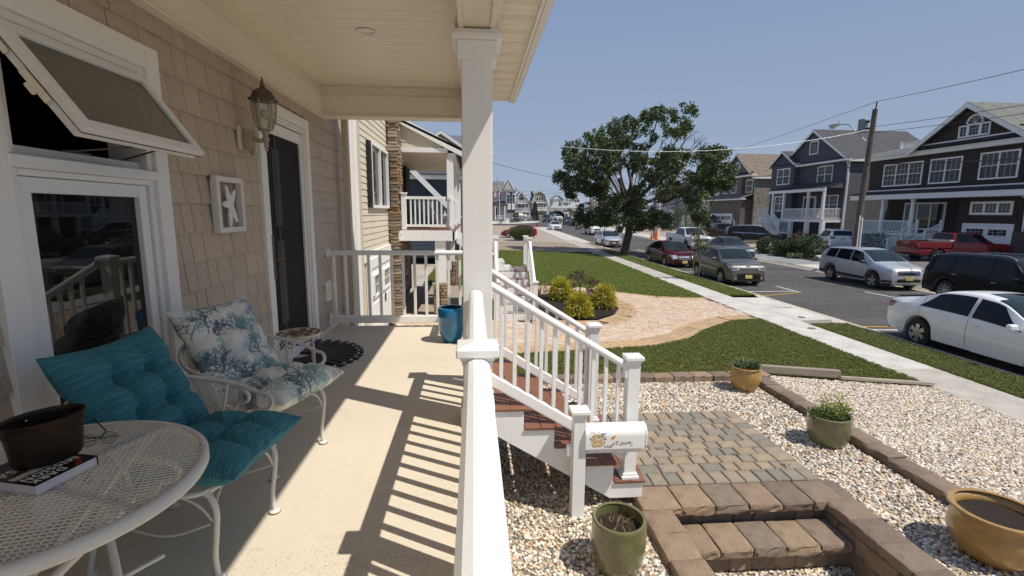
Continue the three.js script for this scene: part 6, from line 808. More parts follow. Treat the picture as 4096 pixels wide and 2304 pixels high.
  far('white_suv', 'white sport utility vehicle driving up the street behind the tree', 'suv', 16.5, -66.4, -0.05, { ...suv(4.8, 1.75), W: 1.9, color: [0.78, 0.79, 0.8] });
}
// ---------------------------------------------------------------- houses (local: x along the front, y up, z out of the front)
MT.roofGrey = mat([0.085, 0.085, 0.09], 0.92, { map: rept(tRoof, 0.3) }); MT.roofBlack = mat([0.035, 0.035, 0.038], 0.92, { map: rept(tRoof, 0.3) }); MT.roofGreen = mat([0.2, 0.205, 0.18], 0.92, { map: rept(tRoof, 0.3) }); MT.roofBrown = mat([0.24, 0.185, 0.14], 0.92, { map: rept(tRoof, 0.3) }); MT.roofBlue = mat([0.16, 0.18, 0.22], 0.92, { map: rept(tRoof, 0.35) });
MT.curtain = mat([0.1, 0.095, 0.085], 0.9);
const tShake = tex(512, (u, v) => { const row = Math.floor(v * 8), x = u * 14 + hash(row, 3, 5) * 3, c = Math.floor(x), f = x - c; const t = 0.55 + 0.75 * hash(((c % 14) + 14) % 14, row, 19); return t * (f < 0.06 ? 0.45 : 1) * (0.85 + 0.3 * fbm(u, v, 60, 20, 2, 3)); });
function lapGeo(y0, y1, e, xa, xb) { // overlapping boards, each leaning out at its foot
  const g = []; const fa = typeof xa === 'function' ? xa : () => xa, fb = typeof xb === 'function' ? xb : () => xb, t = e > 0.15 ? 0.016 : 0.014;
  for (let y = y0; y < y1 - 1e-4; y += e) { const yt = Math.min(y1, y + e), a0 = fa(y), b0 = fb(y), a1 = fa(yt), b1 = fb(yt); if (b0 - a0 < 0.02) continue; g.push(a0, y, t, b0, y, t, b1, yt, 0.002, a0, y, t, b1, yt, 0.002, a1, yt, 0.002, a0, y, 0, b0, y, 0, b0, y, t, a0, y, 0, b0, y, t, a0, y, t); }
  const q = new THREE.BufferGeometry(); q.setAttribute('position', new THREE.Float32BufferAttribute(g, 3)); q.computeVertexNormals(); return metreUV(q);
}
const lap = (p, y0, y1, e, xa, xb, m, z = 0, ry = 0, x = 0, nm = 'siding') => part(nm, lapGeo(y0, y1, e, xa, xb), m, p, x, 0, z, 0, ry, 0);
const bx = (p, nm, m, ...b) => new G().box(...b).mesh(nm, m, p);
const sbx = (p, nm, m, ...b) => new G().rbox(...b).mesh(nm, m, p);
function win(p, x0, x1, y0, y1, z, n = 1, o = {}) { // a row of n sashes in one white casing
  const c = o.case ?? 0.1, g = new G(), dz = o.d || 0.06; g.box(x0, x0 + c, y0, y1, z, z + dz).box(x1 - c, x1, y0, y1, z, z + dz).box(x0 + c, x1 - c, y1 - c, y1, z, z + dz - 0.002).box(x0 + c, x1 - c, y0, y0 + c, z, z + dz - 0.002); const w = (x1 - x0 - c) / n; for (let i = 1; i < n; i++) g.box(x0 + i * w, x0 + i * w + c, y0 + c, y1 - c, z, z + dz - 0.002);
  const f = g.mesh('window', o.m || MT.whiteMatte, p);
  for (let i = 0; i < n; i++) { const a = x0 + c + i * w, b = a + w - c; new G().box(a, b, y0 + c, y1 - c, z, z + 0.012).mesh('pane', o.glass || MT.glassDark, f); const mu = new G(), cols = o.cols || 0, ym = (y0 + y1) / 2; if (!o.fixed) mu.box(a, b, ym - 0.025, ym + 0.025, z + 0.013, z + 0.04); const gy0 = o.full ? y0 + c : (o.fixed ? y0 + c : ym); for (let k = 1; k < cols; k++) mu.box(lerp(a, b, k / cols) - 0.006, lerp(a, b, k / cols) + 0.006, gy0, y1 - c, z + 0.013, z + 0.024); const rows = o.rows || 0; for (let k = 1; k < rows; k++) mu.box(a, b, lerp(gy0, y1 - c, k / rows) - 0.006, lerp(gy0, y1 - c, k / rows) + 0.006, z + 0.014, z + 0.023); if (mu.list.length) mu.mesh('muntins', o.m || MT.whiteMatte, f); if (o.blind) new G().box(a, b, lerp(y0, y1, 1 - o.blind), y1 - c, z + 0.0122, z + 0.0125).mesh('blind', MT.curtain, f); }
  return f;
}
function rail(p, ax, az, bxx, bz, y, h, sp = 0.14, drop = 0) { // railing between two points, optionally sloping by drop
  const L = Math.hypot(bxx - ax, bz - az), n = Math.max(1, Math.round(L / sp)); const g = new G(); g.bar([ax, y + h, az], [bxx, y + h - drop, bz], 0.06, 0.07).mesh('top_rail', MT.white, p); new G().bar([ax, y + 0.1, az], [bxx, y + 0.1 - drop, bz], 0.045, 0.06).mesh('bottom_rail', MT.white, p); const bg = rail.g[h] || (rail.g[h] = metreUV(new THREE.BoxGeometry(0.036, h - 0.14, 0.036))); for (let i = 1; i < n; i++) { const t = i / n; part('baluster', bg, MT.white, p, lerp(ax, bxx, t), y + 0.03 + h / 2 - drop * t + 0.02, lerp(az, bz, t)); }
}
rail.g = {};
const posts = (p, list, y0, y1, w = 0.13) => list.forEach(([x, z, a, b]) => { sbx(p, 'post', MT.white, x - w / 2, x + w / 2, a ?? y0, b ?? y1, z - w / 2, z + w / 2, 0.008); });
const newels = (p, list, y0, h) => list.forEach(([x, z, a]) => { const y = a ?? y0; const g = new G(); g.rbox(x - 0.06, x + 0.06, y, y + h, z - 0.06, z + 0.06, 0.006).rbox(x - 0.085, x + 0.085, y + h, y + h + 0.035, z - 0.085, z + 0.085, 0.008); g.mesh('newel', MT.white, p); });
// gable roof along local z: ridge at (xr, yr), eaves at x0/x1 with height ye, from z front to z back, with white rakes
function gableRoof(p, x0, x1, ye, xr, yr, zf, zb, m, o = {}) {
  const t = 0.14, ovh = o.over ?? 0.3, sl = (yr - ye) / (xr - x0), sr = (yr - ye) / (x1 - xr), a = [x0 - ovh, ye - ovh * sl], b = [x1 + ovh, ye - ovh * sr];
  const g = new G(); g.slab([a[0], a[1] + t, zf], [xr, yr + t, zf], [xr, yr + t, zb], [a[0], a[1] + t, zb], 0.05); g.slab([xr, yr + t, zf], [b[0], b[1] + t, zf], [b[0], b[1] + t, zb], [xr, yr + t, zb], 0.05); g.mesh('roof', m, p);
  const w = o.rake ?? 0.24, tr = (A, B) => { const q = new G(); q.prism([A, B, [B[0], B[1] - w], [A[0], A[1] - w]], zf - 0.06, zf + 0.015); return q; };
  tr([a[0], a[1] + t - 0.03], [xr, yr + t - 0.03]).mesh('rake_board', MT.whiteMatte, p); tr([xr, yr + t - 0.03], [b[0], b[1] + t - 0.03]).mesh('rake_board', MT.whiteMatte, p);
  bx(p, 'eave_board', MT.whiteMatte, a[0] - 0.06, a[0], a[1] - 0.1, a[1] + t - 0.01, zb, zf); bx(p, 'eave_board', MT.whiteMatte, b[0], b[0] + 0.06, b[1] - 0.1, b[1] + t - 0.01, zb, zf);
}
function garage(p, x0, x1, y0, y1, z, nw = 2) { const f = sbx(p, 'garage_door', MT.white, x0, x1, y0, y1, z, z + 0.05, 0.006); const w = (x1 - x0) / nw; for (let i = 0; i < nw; i++) { win(p, x0 + i * w + 0.12, x0 + (i + 1) * w - 0.12, y1 - 0.62, y1 - 0.14, z + 0.04, 1, { case: 0.04, cols: 4, rows: 2, fixed: true, full: true }); sbx(p, 'door_panel', MT.white, x0 + i * w + 0.12, x0 + (i + 1) * w - 0.12, y0 + 0.12, y1 - 0.75, z + 0.05, z + 0.062, 0.004); } const g = new G(); g.box(x0 - 0.18, x0, y0, y1 + 0.2, z, z + 0.08).box(x1, x1 + 0.18, y0, y1 + 0.2, z, z + 0.08).box(x0, x1, y1, y1 + 0.2, z, z + 0.078); g.mesh('garage_trim', MT.whiteMatte, p); }
// ---- dark brown shingled house
{
  const h = thing('brown_house', 'dark brown shingled house with white trim, arched gable window and white garage door', 'house', 34.5, 0, -34.5, -PI / 2), sh = mat([0.042, 0.03, 0.025], 0.9, { map: rept(tShake, 0.7, 0.7) }), Wm = MT.whiteMatte;
  bx(h, 'wall', sh, 1.9, 8.5, 0, 4.6, -9, -0.02); bx(h, 'wall', sh, -6.4, 8.5, 4.6, 8.2, -9, -0.02); bx(h, 'wall', sh, -6.4, 1.9, 0, 4.6, -9, -2); lap(h, 0.2, 4.5, 0.18, 1.9, 8.5, sh, -0.02); lap(h, 5.0, 7.8, 0.18, -6.4, 8.5, sh, -0.02); lap(h, 1.7, 4.5, 0.18, -6.4, 1.9, sh, -2);
  lap(h, 8.2, 10.75, 0.16, (y) => -1.75 + (y - 8.2) * 1.5, (y) => 5.87 - (y - 8.2) * 1.5, sh, 0.12); bx(h, 'gable_wall', sh, -1.2, 5.3, 8.1, 8.9, -8, 0.1);
  sbx(h, 'fascia', Wm, -7.1, 8.6, 4.42, 4.82, 0.95, 1.03, 0.01); bx(h, 'soffit', Wm, -7.1, 8.6, 4.42, 4.46, 0, 0.95); new G().slab([-7.2, 4.86, 1.08], [8.6, 4.86, 1.08], [8.6, 5.16, 0.02], [-6.5, 5.16, 0.02], 0.05).mesh('pent_roof', MT.roofBlack, h); bx(h, 'flashing', Wm, -6.4, 8.5, 5.14, 5.24, 0.0, 0.06);
  sbx(h, 'frieze', Wm, -6.5, 8.5, 7.72, 8.08, 0, 0.32, 0.01); sbx(h, 'eave', Wm, -6.9, -1.9, 8.02, 8.16, 0, 0.6, 0.01); new G().slab([-2.4, 8.16, 0.6], [6.6, 8.16, 0.6], [6.3, 8.42, 0.14], [-2.1, 8.42, 0.14], 0.04).mesh('pent_roof', MT.roofBlack, h); bx(h, 'flashing', Wm, -1.6, 5.6, 8.4, 8.5, 0.12, 0.17);
  gableRoof(h, -1.95, 6.05, 8.15, 2.05, 10.76, 0.65, -9, MT.roofGreen, { rake: 0.34 });
  new G().slab([-6.9, 8.18, 0.6], [-1.5, 8.18, 0.6], [-1.5, 9.3, -4], [-4.5, 9.3, -4], 0.06).mesh('roof', MT.roofGreen, h); new G().slab([-6.9, 8.18, -8], [-6.9, 8.18, 0.6], [-4.5, 9.3, -4], [-4.5, 9.3, -8], 0.06).mesh('roof', MT.roofGreen, h); bx(h, 'roof_deck', MT.roofGreen, -4.4, -1.2, 8.1, 8.45, -4, -0.8);
  sbx(h, 'roof_deck_rim', Wm, -4.5, -1.4, 8.28, 8.46, -0.72, -0.64, 0.01); rail(h, -4.3, -0.7, -1.6, -0.7, 8.45, 0.55, 0.16); newels(h, [[-4.35, -0.7], [-1.55, -0.7]], 8.45, 0.6);
  bx(h, 'dormer', sh, -1.4, 1.2, 8.3, 9.5, -6, -4.2); gableRoof(h, -1.5, 1.3, 9.45, -0.1, 10.05, -4.0, -7, MT.roofGreen, { rake: 0.16, over: 0.2 }); win(h, -0.7, 0.5, 8.9, 9.4, -4.2, 1);
  const bl = { blind: 0.5, cols: 3, full: true }; win(h, -4.95, -1.31, 5.5, 7.32, 0, 3, { ...bl, rows: 4 }); win(h, -0.72, 1.74, 5.5, 7.34, 0, 2, bl); win(h, 2.96, 5.44, 5.58, 7.38, 0, 2, bl);
  win(h, 1.27, 1.93, 8.56, 9.4, 0.14, 1, { cols: 2, rows: 3, fixed: true }); win(h, 1.93, 2.78, 8.56, 9.42, 0.15, 1, { cols: 3, rows: 3, fixed: true }); win(h, 2.78, 3.44, 8.56, 9.4, 0.14, 1, { cols: 2, rows: 3, fixed: true });
  { const s = new THREE.Shape(); s.absarc(2.355, 9.46, 0.6, 0, PI, false); s.lineTo(1.755, 9.46); const ho = new THREE.Path(); ho.absarc(2.355, 9.47, 0.47, 0, PI, false); ho.lineTo(1.885, 9.47); s.holes.push(ho); const e = new THREE.ExtrudeGeometry(s, { depth: 0.07, bevelEnabled: false, curveSegments: 20 }); const f = part('arched_window', metreUV(e), Wm, h, 0, 0, 0.14); const d = new THREE.CircleGeometry(0.48, 20, 0, PI); part('pane', metreUV(d), MT.glassDark, f, 2.355, 9.46, 0.02); const mu = new G(); for (const a of [0.6, 1.1, 1.57, 2.04, 2.54]) mu.bar([2.355, 9.46, 0.03], [2.355 + Math.cos(a) * 0.47, 9.46 + Math.sin(a) * 0.47, 0.03], 0.02, 0.02, V(0, 0, 1)); mu.mesh('muntins', Wm, f); }
  win(h, 2.76, 5.5, 3.22, 4.12, 0, 3, { cols: 3, rows: 3, fixed: true, case: 0.16 }); garage(h, 2.6, 5.55, 0.12, 2.45, 0.0);
  for (const x of [-3.93, -1.15]) { const c = new G(); c.lathe([[0.2, 1.75], [0.2, 1.85], [0.17, 1.9], [0.165, 2.6], [0.13, 4.2], [0.17, 4.26], [0.18, 4.34], [0.18, 4.42]], 20, x, 0, 0.6); c.mesh('column', MT.white, h); }
  bx(h, 'porch_floor', Wm, -6.6, 0.3, 1.55, 1.75, -2, 0.85); win(h, -4.6, -0.9, 2.0, 4.2, -1.98, 3, { fixed: true, glass: MT.glassDark, case: 0.14 }); sbx(h, 'front_door', MT.dark, 0.2, 1.3, 1.75, 4.1, -1.99, -1.93, 0.01);
  rail(h, -6.5, 0.7, -0.9, 0.7, 1.75, 0.95, 0.13); newels(h, [[-6.5, 0.7], [-0.45, 0.7], [1.45, 0.7]], 1.75, 1.05); rail(h, -0.45, 0.75, -0.45, 2.9, 1.7, 0.9, 0.14, 1.2); rail(h, 1.45, 0.75, 1.45, 2.9, 1.7, 0.9, 0.14, 1.2); newels(h, [[-0.45, 2.95], [1.45, 2.95]], 0.15, 1.25); newels(h, [[-0.45, 1.85], [1.45, 1.85]], 1.1, 1.0);
  for (let k = 0; k < 8; k++) bx(h, 'step', MT.concrete, -0.35, 1.35, 0.1, 1.6 - k * 0.19, 0.86 + k * 0.27, 1.125 + k * 0.27);
  { const g = new G(); for (let i = 0; i < 40; i++) { const x = -6.4 + i * 0.145; g.bar([x, 0.2, 0.8], [x + 0.001, 1.5, 0.8], 0.035, 0.012, V(0, 0, 1)); } for (let j = 0; j < 10; j++) g.box(-6.4, -0.6, 0.22 + j * 0.135, 0.255 + j * 0.135, 0.78, 0.79); stuff(g.mesh('lattice', Wm, h)); bx(h, 'foundation', MT.concrete, -6.4, -0.6, 0, 1.5, -2, 0.5); }
  new G().tube([[6.35, 4.5, 0.9], [6.3, 4.3, 0.3], [6.25, 4.0, 0.12], [6.2, 0.6, 0.12], [6.1, 0.35, 0.3]], 0.05, 8, 30).mesh('downspout', Wm, h); sbx(h, 'stone_base', mat([0.12, 0.1, 0.085], 0.95, { map: rept(tStone, 1), bumpMap: rept(tStoneB, 1), bumpScale: 0.05 }), 5.8, 7.4, 0.0, 2.2, 0.0, 0.14, 0.03);
}
// ---- blue grey house
{
  const h = thing('blue_grey_house', 'blue grey sided house with twin gables, raised white porch and house number', 'house', 35.5, 0, -49.5, -PI / 2), sd = mat([0.055, 0.062, 0.082], 0.75), Wm = MT.whiteMatte, lt = mat([0.1, 0.105, 0.115], 0.75);
  bx(h, 'wall', sd, -6.4, 4.75, 0, 8.45, -10, -0.03); lap(h, 0.3, 8.4, 0.13, -2.4, 4.75, sd, -0.02); lap(h, 0.3, 8.6, 0.13, -6.5, -2.4, sd, 0.55); bx(h, 'bay_wall', sd, -6.5, -2.4, 0, 8.7, -0.02, 0.54);
  lap(h, 0.3, 8.4, 0.13, -0.02, 9.98, lt, 0, PI / 2, 4.77, 'side_siding');
  gableRoof(h, -5.3, 4.75, 8.45, -0.27, 11.75, 0.35, -10, MT.roofGrey); lap(h, 8.5, 11.7, 0.13, (y) => -5.1 + (y - 8.5) * 1.53, (y) => 4.55 - (y - 8.5) * 1.53, sd, 0.1); bx(h, 'gable_wall', sd, -3, 2.4, 8.4, 9.6, -9, 0.08);
  gableRoof(h, -6.5, -2.4, 8.72, -4.45, 10.05, 0.85, -3, MT.roofGrey, { rake: 0.2 }); lap(h, 8.7, 10.0, 0.13, (y) => -6.4 + (y - 8.7) * 1.54, (y) => -2.5 - (y - 8.7) * 1.54, sd, 0.56); bx(h, 'gable_wall', sd, -5.5, -3.4, 8.6, 9.2, -2, 0.54);
  sbx(h, 'eave', Wm, -2.6, 4.95, 8.25, 8.42, 0, 0.5, 0.01); new G().slab([-2.6, 8.44, 0.5], [4.9, 8.44, 0.5], [4.9, 8.62, 0.12], [-2.6, 8.62, 0.12], 0.03).mesh('pent_roof', MT.roofGrey, h);
  const o = { cols: 3, rows: 2 }; win(h, 0.6, 2.77, 6.3, 8.05, 0, 2, o); win(h, -5.35, -3.05, 6.45, 8.25, 0.56, 2, o); win(h, -5.35, -3.4, 3.5, 5.2, 0.56, 2, o); win(h, -0.8, 0.5, 9.35, 10.7, 0.12, 1, { cols: 3, rows: 4, fixed: true });
  // porch
  bx(h, 'deck', Wm, -6.3, 4.7, 2.42, 2.7, 0, 2.0); bx(h, 'garage_wall', sd, -2.3, 4.6, 0.2, 2.42, -0.5, -0.04); new G().slab([-4.3, 5.75, 2.2], [4.7, 5.75, 2.2], [4.7, 6.42, 0.02], [-2.4, 6.42, 0.02], 0.05).mesh('porch_roof', MT.roofBlack, h); sbx(h, 'porch_beam', Wm, -4.2, 4.7, 5.4, 5.72, 1.95, 2.15, 0.01); new G().prism([[0, 5.72], [2.0, 5.72], [0, 6.4]].map(([a, b]) => [a, b]), 0, 0.06).mesh('porch_gable', lt, h).position.set(4.66, 0, 0); h.children[h.children.length - 1].rotation.y = -PI / 2;
  posts(h, [[-3.5, 2], [-1.55, 2], [2.35, 2], [4.55, 2]], 2.7, 5.4, 0.2); posts(h, [[-0.2, 1.9], [2.35, 1.9], [4.55, 1.9]], 0.2, 2.42, 0.35);
  sbx(h, 'front_door', MT.dark, -1.0, 0.2, 2.75, 4.95, 0, 0.05, 0.01); win(h, -1.2, 0.8, 2.75, 5.05, -0.01, 1, { fixed: true, case: 0.16, d: 0.07 }); win(h, 1.6, 3.9, 3.2, 5.1, 0, 2, o);
  rail(h, -1.5, 2, 2.25, 2, 2.7, 1.02, 0.15); rail(h, 2.45, 2, 4.5, 2, 2.7, 1.02, 0.15); rail(h, 4.6, 1.95, 4.6, 0.1, 2.7, 1.02, 0.15); rail(h, -6.3, 2, -4.8, 2, 2.7, 1.02, 0.15); newels(h, [[-6.3, 2], [-4.75, 2], [-3.3, 2]], 2.7, 1.08);
  rail(h, -4.75, 2.05, -3.0, 2.05, 2.6, 1.0, 0.15, 1.3); rail(h, -3.1, 2.3, -1.6, 2.3, 2.6, 1.0, 0.15, 1.3); rail(h, -4.6, 3.2, -0.3, 3.2, 1.35, 1.0, 0.15); bx(h, 'stair_landing', Wm, -4.7, -0.2, 1.1, 1.33, 2.1, 3.2); rail(h, -0.25, 3.2, -0.25, 2.1, 1.35, 1.0, 0.15); newels(h, [[-4.65, 3.2], [-2.4, 3.2], [-0.25, 3.2]], 1.33, 1.1); rail(h, -4.65, 3.15, -6.2, 3.15, 1.3, 1.0, 0.15, 1.1); for (let k = 0; k < 6; k++) bx(h, 'step', Wm, -4.7 - (k + 1) * 0.27, -4.7 - k * 0.27, 0.1, 1.15 - k * 0.18, 2.2, 3.1); for (let k = 0; k < 7; k++) bx(h, 'step', Wm, -4.4 + k * 0.27, -4.13 + k * 0.27, 2.3 - k * 0.19, 2.5 - k * 0.19, 2.05, 2.9);
  new G().tube([[4.8, 8.3, 0.45], [4.75, 8.0, 0.1], [4.72, 7.8, 0.05], [4.7, 0.4, 0.05]], 0.05, 8, 24).tube([[2.3, 5.5, 2.2], [2.35, 5.2, 2.14], [2.4, 2.5, 2.14], [2.4, 0.4, 2.14]], 0.05, 8, 24).mesh('downspout', Wm, h);
  sbx(h, 'corner_board', Wm, 4.7, 4.82, 0.3, 8.3, -0.1, 0.02, 0.006);
  const num = canvasTex(128, 64, (c) => { c.fillStyle = '#e9e8e4'; c.fillRect(0, 0, 128, 64); c.fillStyle = '#17181b'; c.font = 'bold 58px sans-serif'; c.textAlign = 'center'; c.fillText('60', 64, 53); }); part('house_number', new THREE.PlaneGeometry(0.5, 0.25), mat(1, 0.7, { map: num }), h, -5.3, 2.56, 2.012);
  // rear wing with its own dormer roof, seen over the ridge
  bx(h, 'rear_wing', sd, 4.6, 8, 6, 9.6, -14, -8.5); gableRoof(h, 3.2, 8.6, 9.5, 6.0, 11.3, -8.2, -14, MT.roofGrey); win(h, 5.3, 6.6, 8.5, 9.3, -8.49, 1, o); lap(h, 9.5, 11.2, 0.14, (y) => 3.4 + (y - 9.5) * 1.5, (y) => 8.4 - (y - 9.5) * 1.4, sd, -8.45);
}
// ---- tan house
{
  const h = thing('tan_house', 'tan shake house with brown gabled roof and round attic window', 'house', 36, 0, -65.5, -PI / 2), sd = mat([0.17, 0.145, 0.12], 0.85, { map: rept(tShake, 0.5) }), sl = mat([0.3, 0.26, 0.21], 0.85, { map: rept(tShake, 0.5) }), Wm = MT.whiteMatte;
  bx(h, 'wall', sd, -4.6, 4.42, 0, 8, -9, -0.02); lap(h, 5.0, 7.9, 0.17, -4.6, 4.45, sd, 0); lap(h, 0.3, 7.9, 0.2, 0, 9, sl, 0, PI / 2, 4.45, 'side_siding'); gableRoof(h, -4.6, 4.45, 7.95, 0.2, 11.1, 0.5, -9.2, MT.roofBrown); lap(h, 8.0, 11.05, 0.17, (y) => -4.45 + (y - 8) * 1.5, (y) => 4.3 - (y - 8) * 1.36, sd, 0.1);
  bx(h, 'gable_wall', sd, -2.8, 2.8, 7.9, 9, -8.8, 0.09); new G().slab([-4.4, 8.2, 0.7], [4.6, 8.2, 0.7], [4.2, 8.65, 0.12], [-4, 8.65, 0.12], 0.03).mesh('pent_roof', MT.roofBlack, h); sbx(h, 'eave', Wm, -4.9, 4.8, 7.98, 8.18, 0, 0.7, 0.01);
  bx(h, 'bay', sd, -2.9, 2.0, 5.2, 8, 0, 0.4); win(h, -2.75, -1.35, 5.95, 7.6, 0.4, 1); win(h, -0.7, 0.75, 5.95, 7.6, 0.4, 1); win(h, 2.45, 3.95, 5.95, 7.6, 0, 1);
  { const r = new THREE.TorusGeometry(0.5, 0.1, 8, 28); part('round_window', metreUV(r), Wm, h, 0.25, 9.55, 0.14); part('pane', metreUV(new THREE.CircleGeometry(0.46, 24)), MT.glassDark, h.children[h.children.length - 1], 0, 0, 0); }
  bx(h, 'lower_front', sd, -4.6, 4.0, 0, 5.1, 0, 1.4); lap(h, 0.3, 5.0, 0.17, -4.6, 4.0, sd, 1.41); new G().slab([-6.0, 5.15, 1.9], [5.0, 5.15, 1.9], [4.5, 5.85, 0.02], [-5, 5.85, 0.02], 0.05).mesh('pent_roof', MT.roofBrown, h); sbx(h, 'eave', Wm, -6, 5, 4.98, 5.14, 1.4, 1.92, 0.01); garage(h, -3.8, 1.9, 0.3, 3.0, 1.42); new G().tube([[4.4, 5, 1.5], [4.3, 4.7, 1.45], [4.1, 4.4, 1.45], [4.1, 0.4, 1.45]], 0.06, 8, 20).mesh('downspout', mat([0.2, 0.17, 0.14], 0.6), h); sbx(h, 'corner_board', mat([0.3, 0.26, 0.21], 0.8), 4.4, 4.5, 5.1, 7.95, -0.02, 0.06, 0.01);
}
// ---- grey house on piles, behind the big tree
{
  const h = thing('grey_house', 'grey sided house raised on white piles behind the street tree', 'house', 36, 0, -80, -PI / 2), sd = mat([0.16, 0.155, 0.165], 0.8), sl = mat([0.26, 0.25, 0.25], 0.8), Wm = MT.whiteMatte;
  bx(h, 'wall', sd, -6, 3.7, 2.9, 8.6, -10, -0.02); lap(h, 2.9, 8.6, 0.16, -6, 3.75, sd, 0); lap(h, 2.9, 8.6, 0.2, 0, 10, sl, 0, PI / 2, 3.76, 'side_siding'); new G().slab([-6.6, 8.5, 0.6], [4.3, 8.5, 0.6], [3.0, 10.6, -5], [-5, 10.6, -5], 0.08).mesh('roof', MT.roofGrey, h); new G().slab([4.3, 8.5, 0.6], [4.3, 8.5, -10.6], [3.0, 10.6, -5], [3.0, 10.6, -5.01], 0.08).mesh('roof', MT.roofGrey, h); new G().slab([4.3, 8.5, -10.6], [-6.6, 8.5, -10.6], [-5, 10.6, -5], [3, 10.6, -5], 0.08).mesh('roof', MT.roofGrey, h); sbx(h, 'eave', Wm, -6.7, 4.35, 8.35, 8.52, -10.7, 0.65, 0.01);
  win(h, 0.65, 2.95, 4.0, 5.85, 0, 2); win(h, -3.8, -2, 4.2, 5.9, 0, 2); posts(h, [[-5.5, -0.4], [-2, -0.4], [1, -0.4], [3.5, -0.4], [3.5, -4], [3.5, -8]], 0.3, 2.9, 0.3); bx(h, 'store_room', sd, -5.5, 3.2, 0.2, 2.9, -9, -3); rail(h, -6, 1.6, -2.5, 1.6, 2.9, 1.0, 0.16); bx(h, 'deck', Wm, -6, -2.4, 2.7, 2.9, 0, 1.7); rail(h, -2.5, 1.6, -0.5, 1.6, 2.9, 1.0, 0.16, 1.2);
}
{
  const h = thing('white_shed_house', 'low pale sided house with white balcony far behind the tree', 'house', 40, rise(-97), -97, -PI / 2), sd = mat([0.3, 0.3, 0.3], 0.8);
  bx(h, 'wall', sd, -6, 5, 0, 6.4, -9, 0); lap(h, 0.3, 6.4, 0.2, -6, 5, sd, 0.01); gableRoof(h, -6, 5, 6.4, -0.5, 8.8, 0.5, -9.2, MT.roofGrey); win(h, -3, -1.5, 1.2, 2.9, 0.02, 1); win(h, 1, 3.4, 3.8, 5.4, 0.02, 2); win(h, 3, 4.2, 1.2, 2.9, 0.02, 1); rail(h, -1, 1.4, 4, 1.4, 3.2, 1.0, 0.2); bx(h, 'deck', MT.whiteMatte, -1, 4.2, 3.0, 3.2, 0, 1.5); posts(h, [[-0.9, 1.3], [4, 1.3]], 0, 3, 0.2);
}
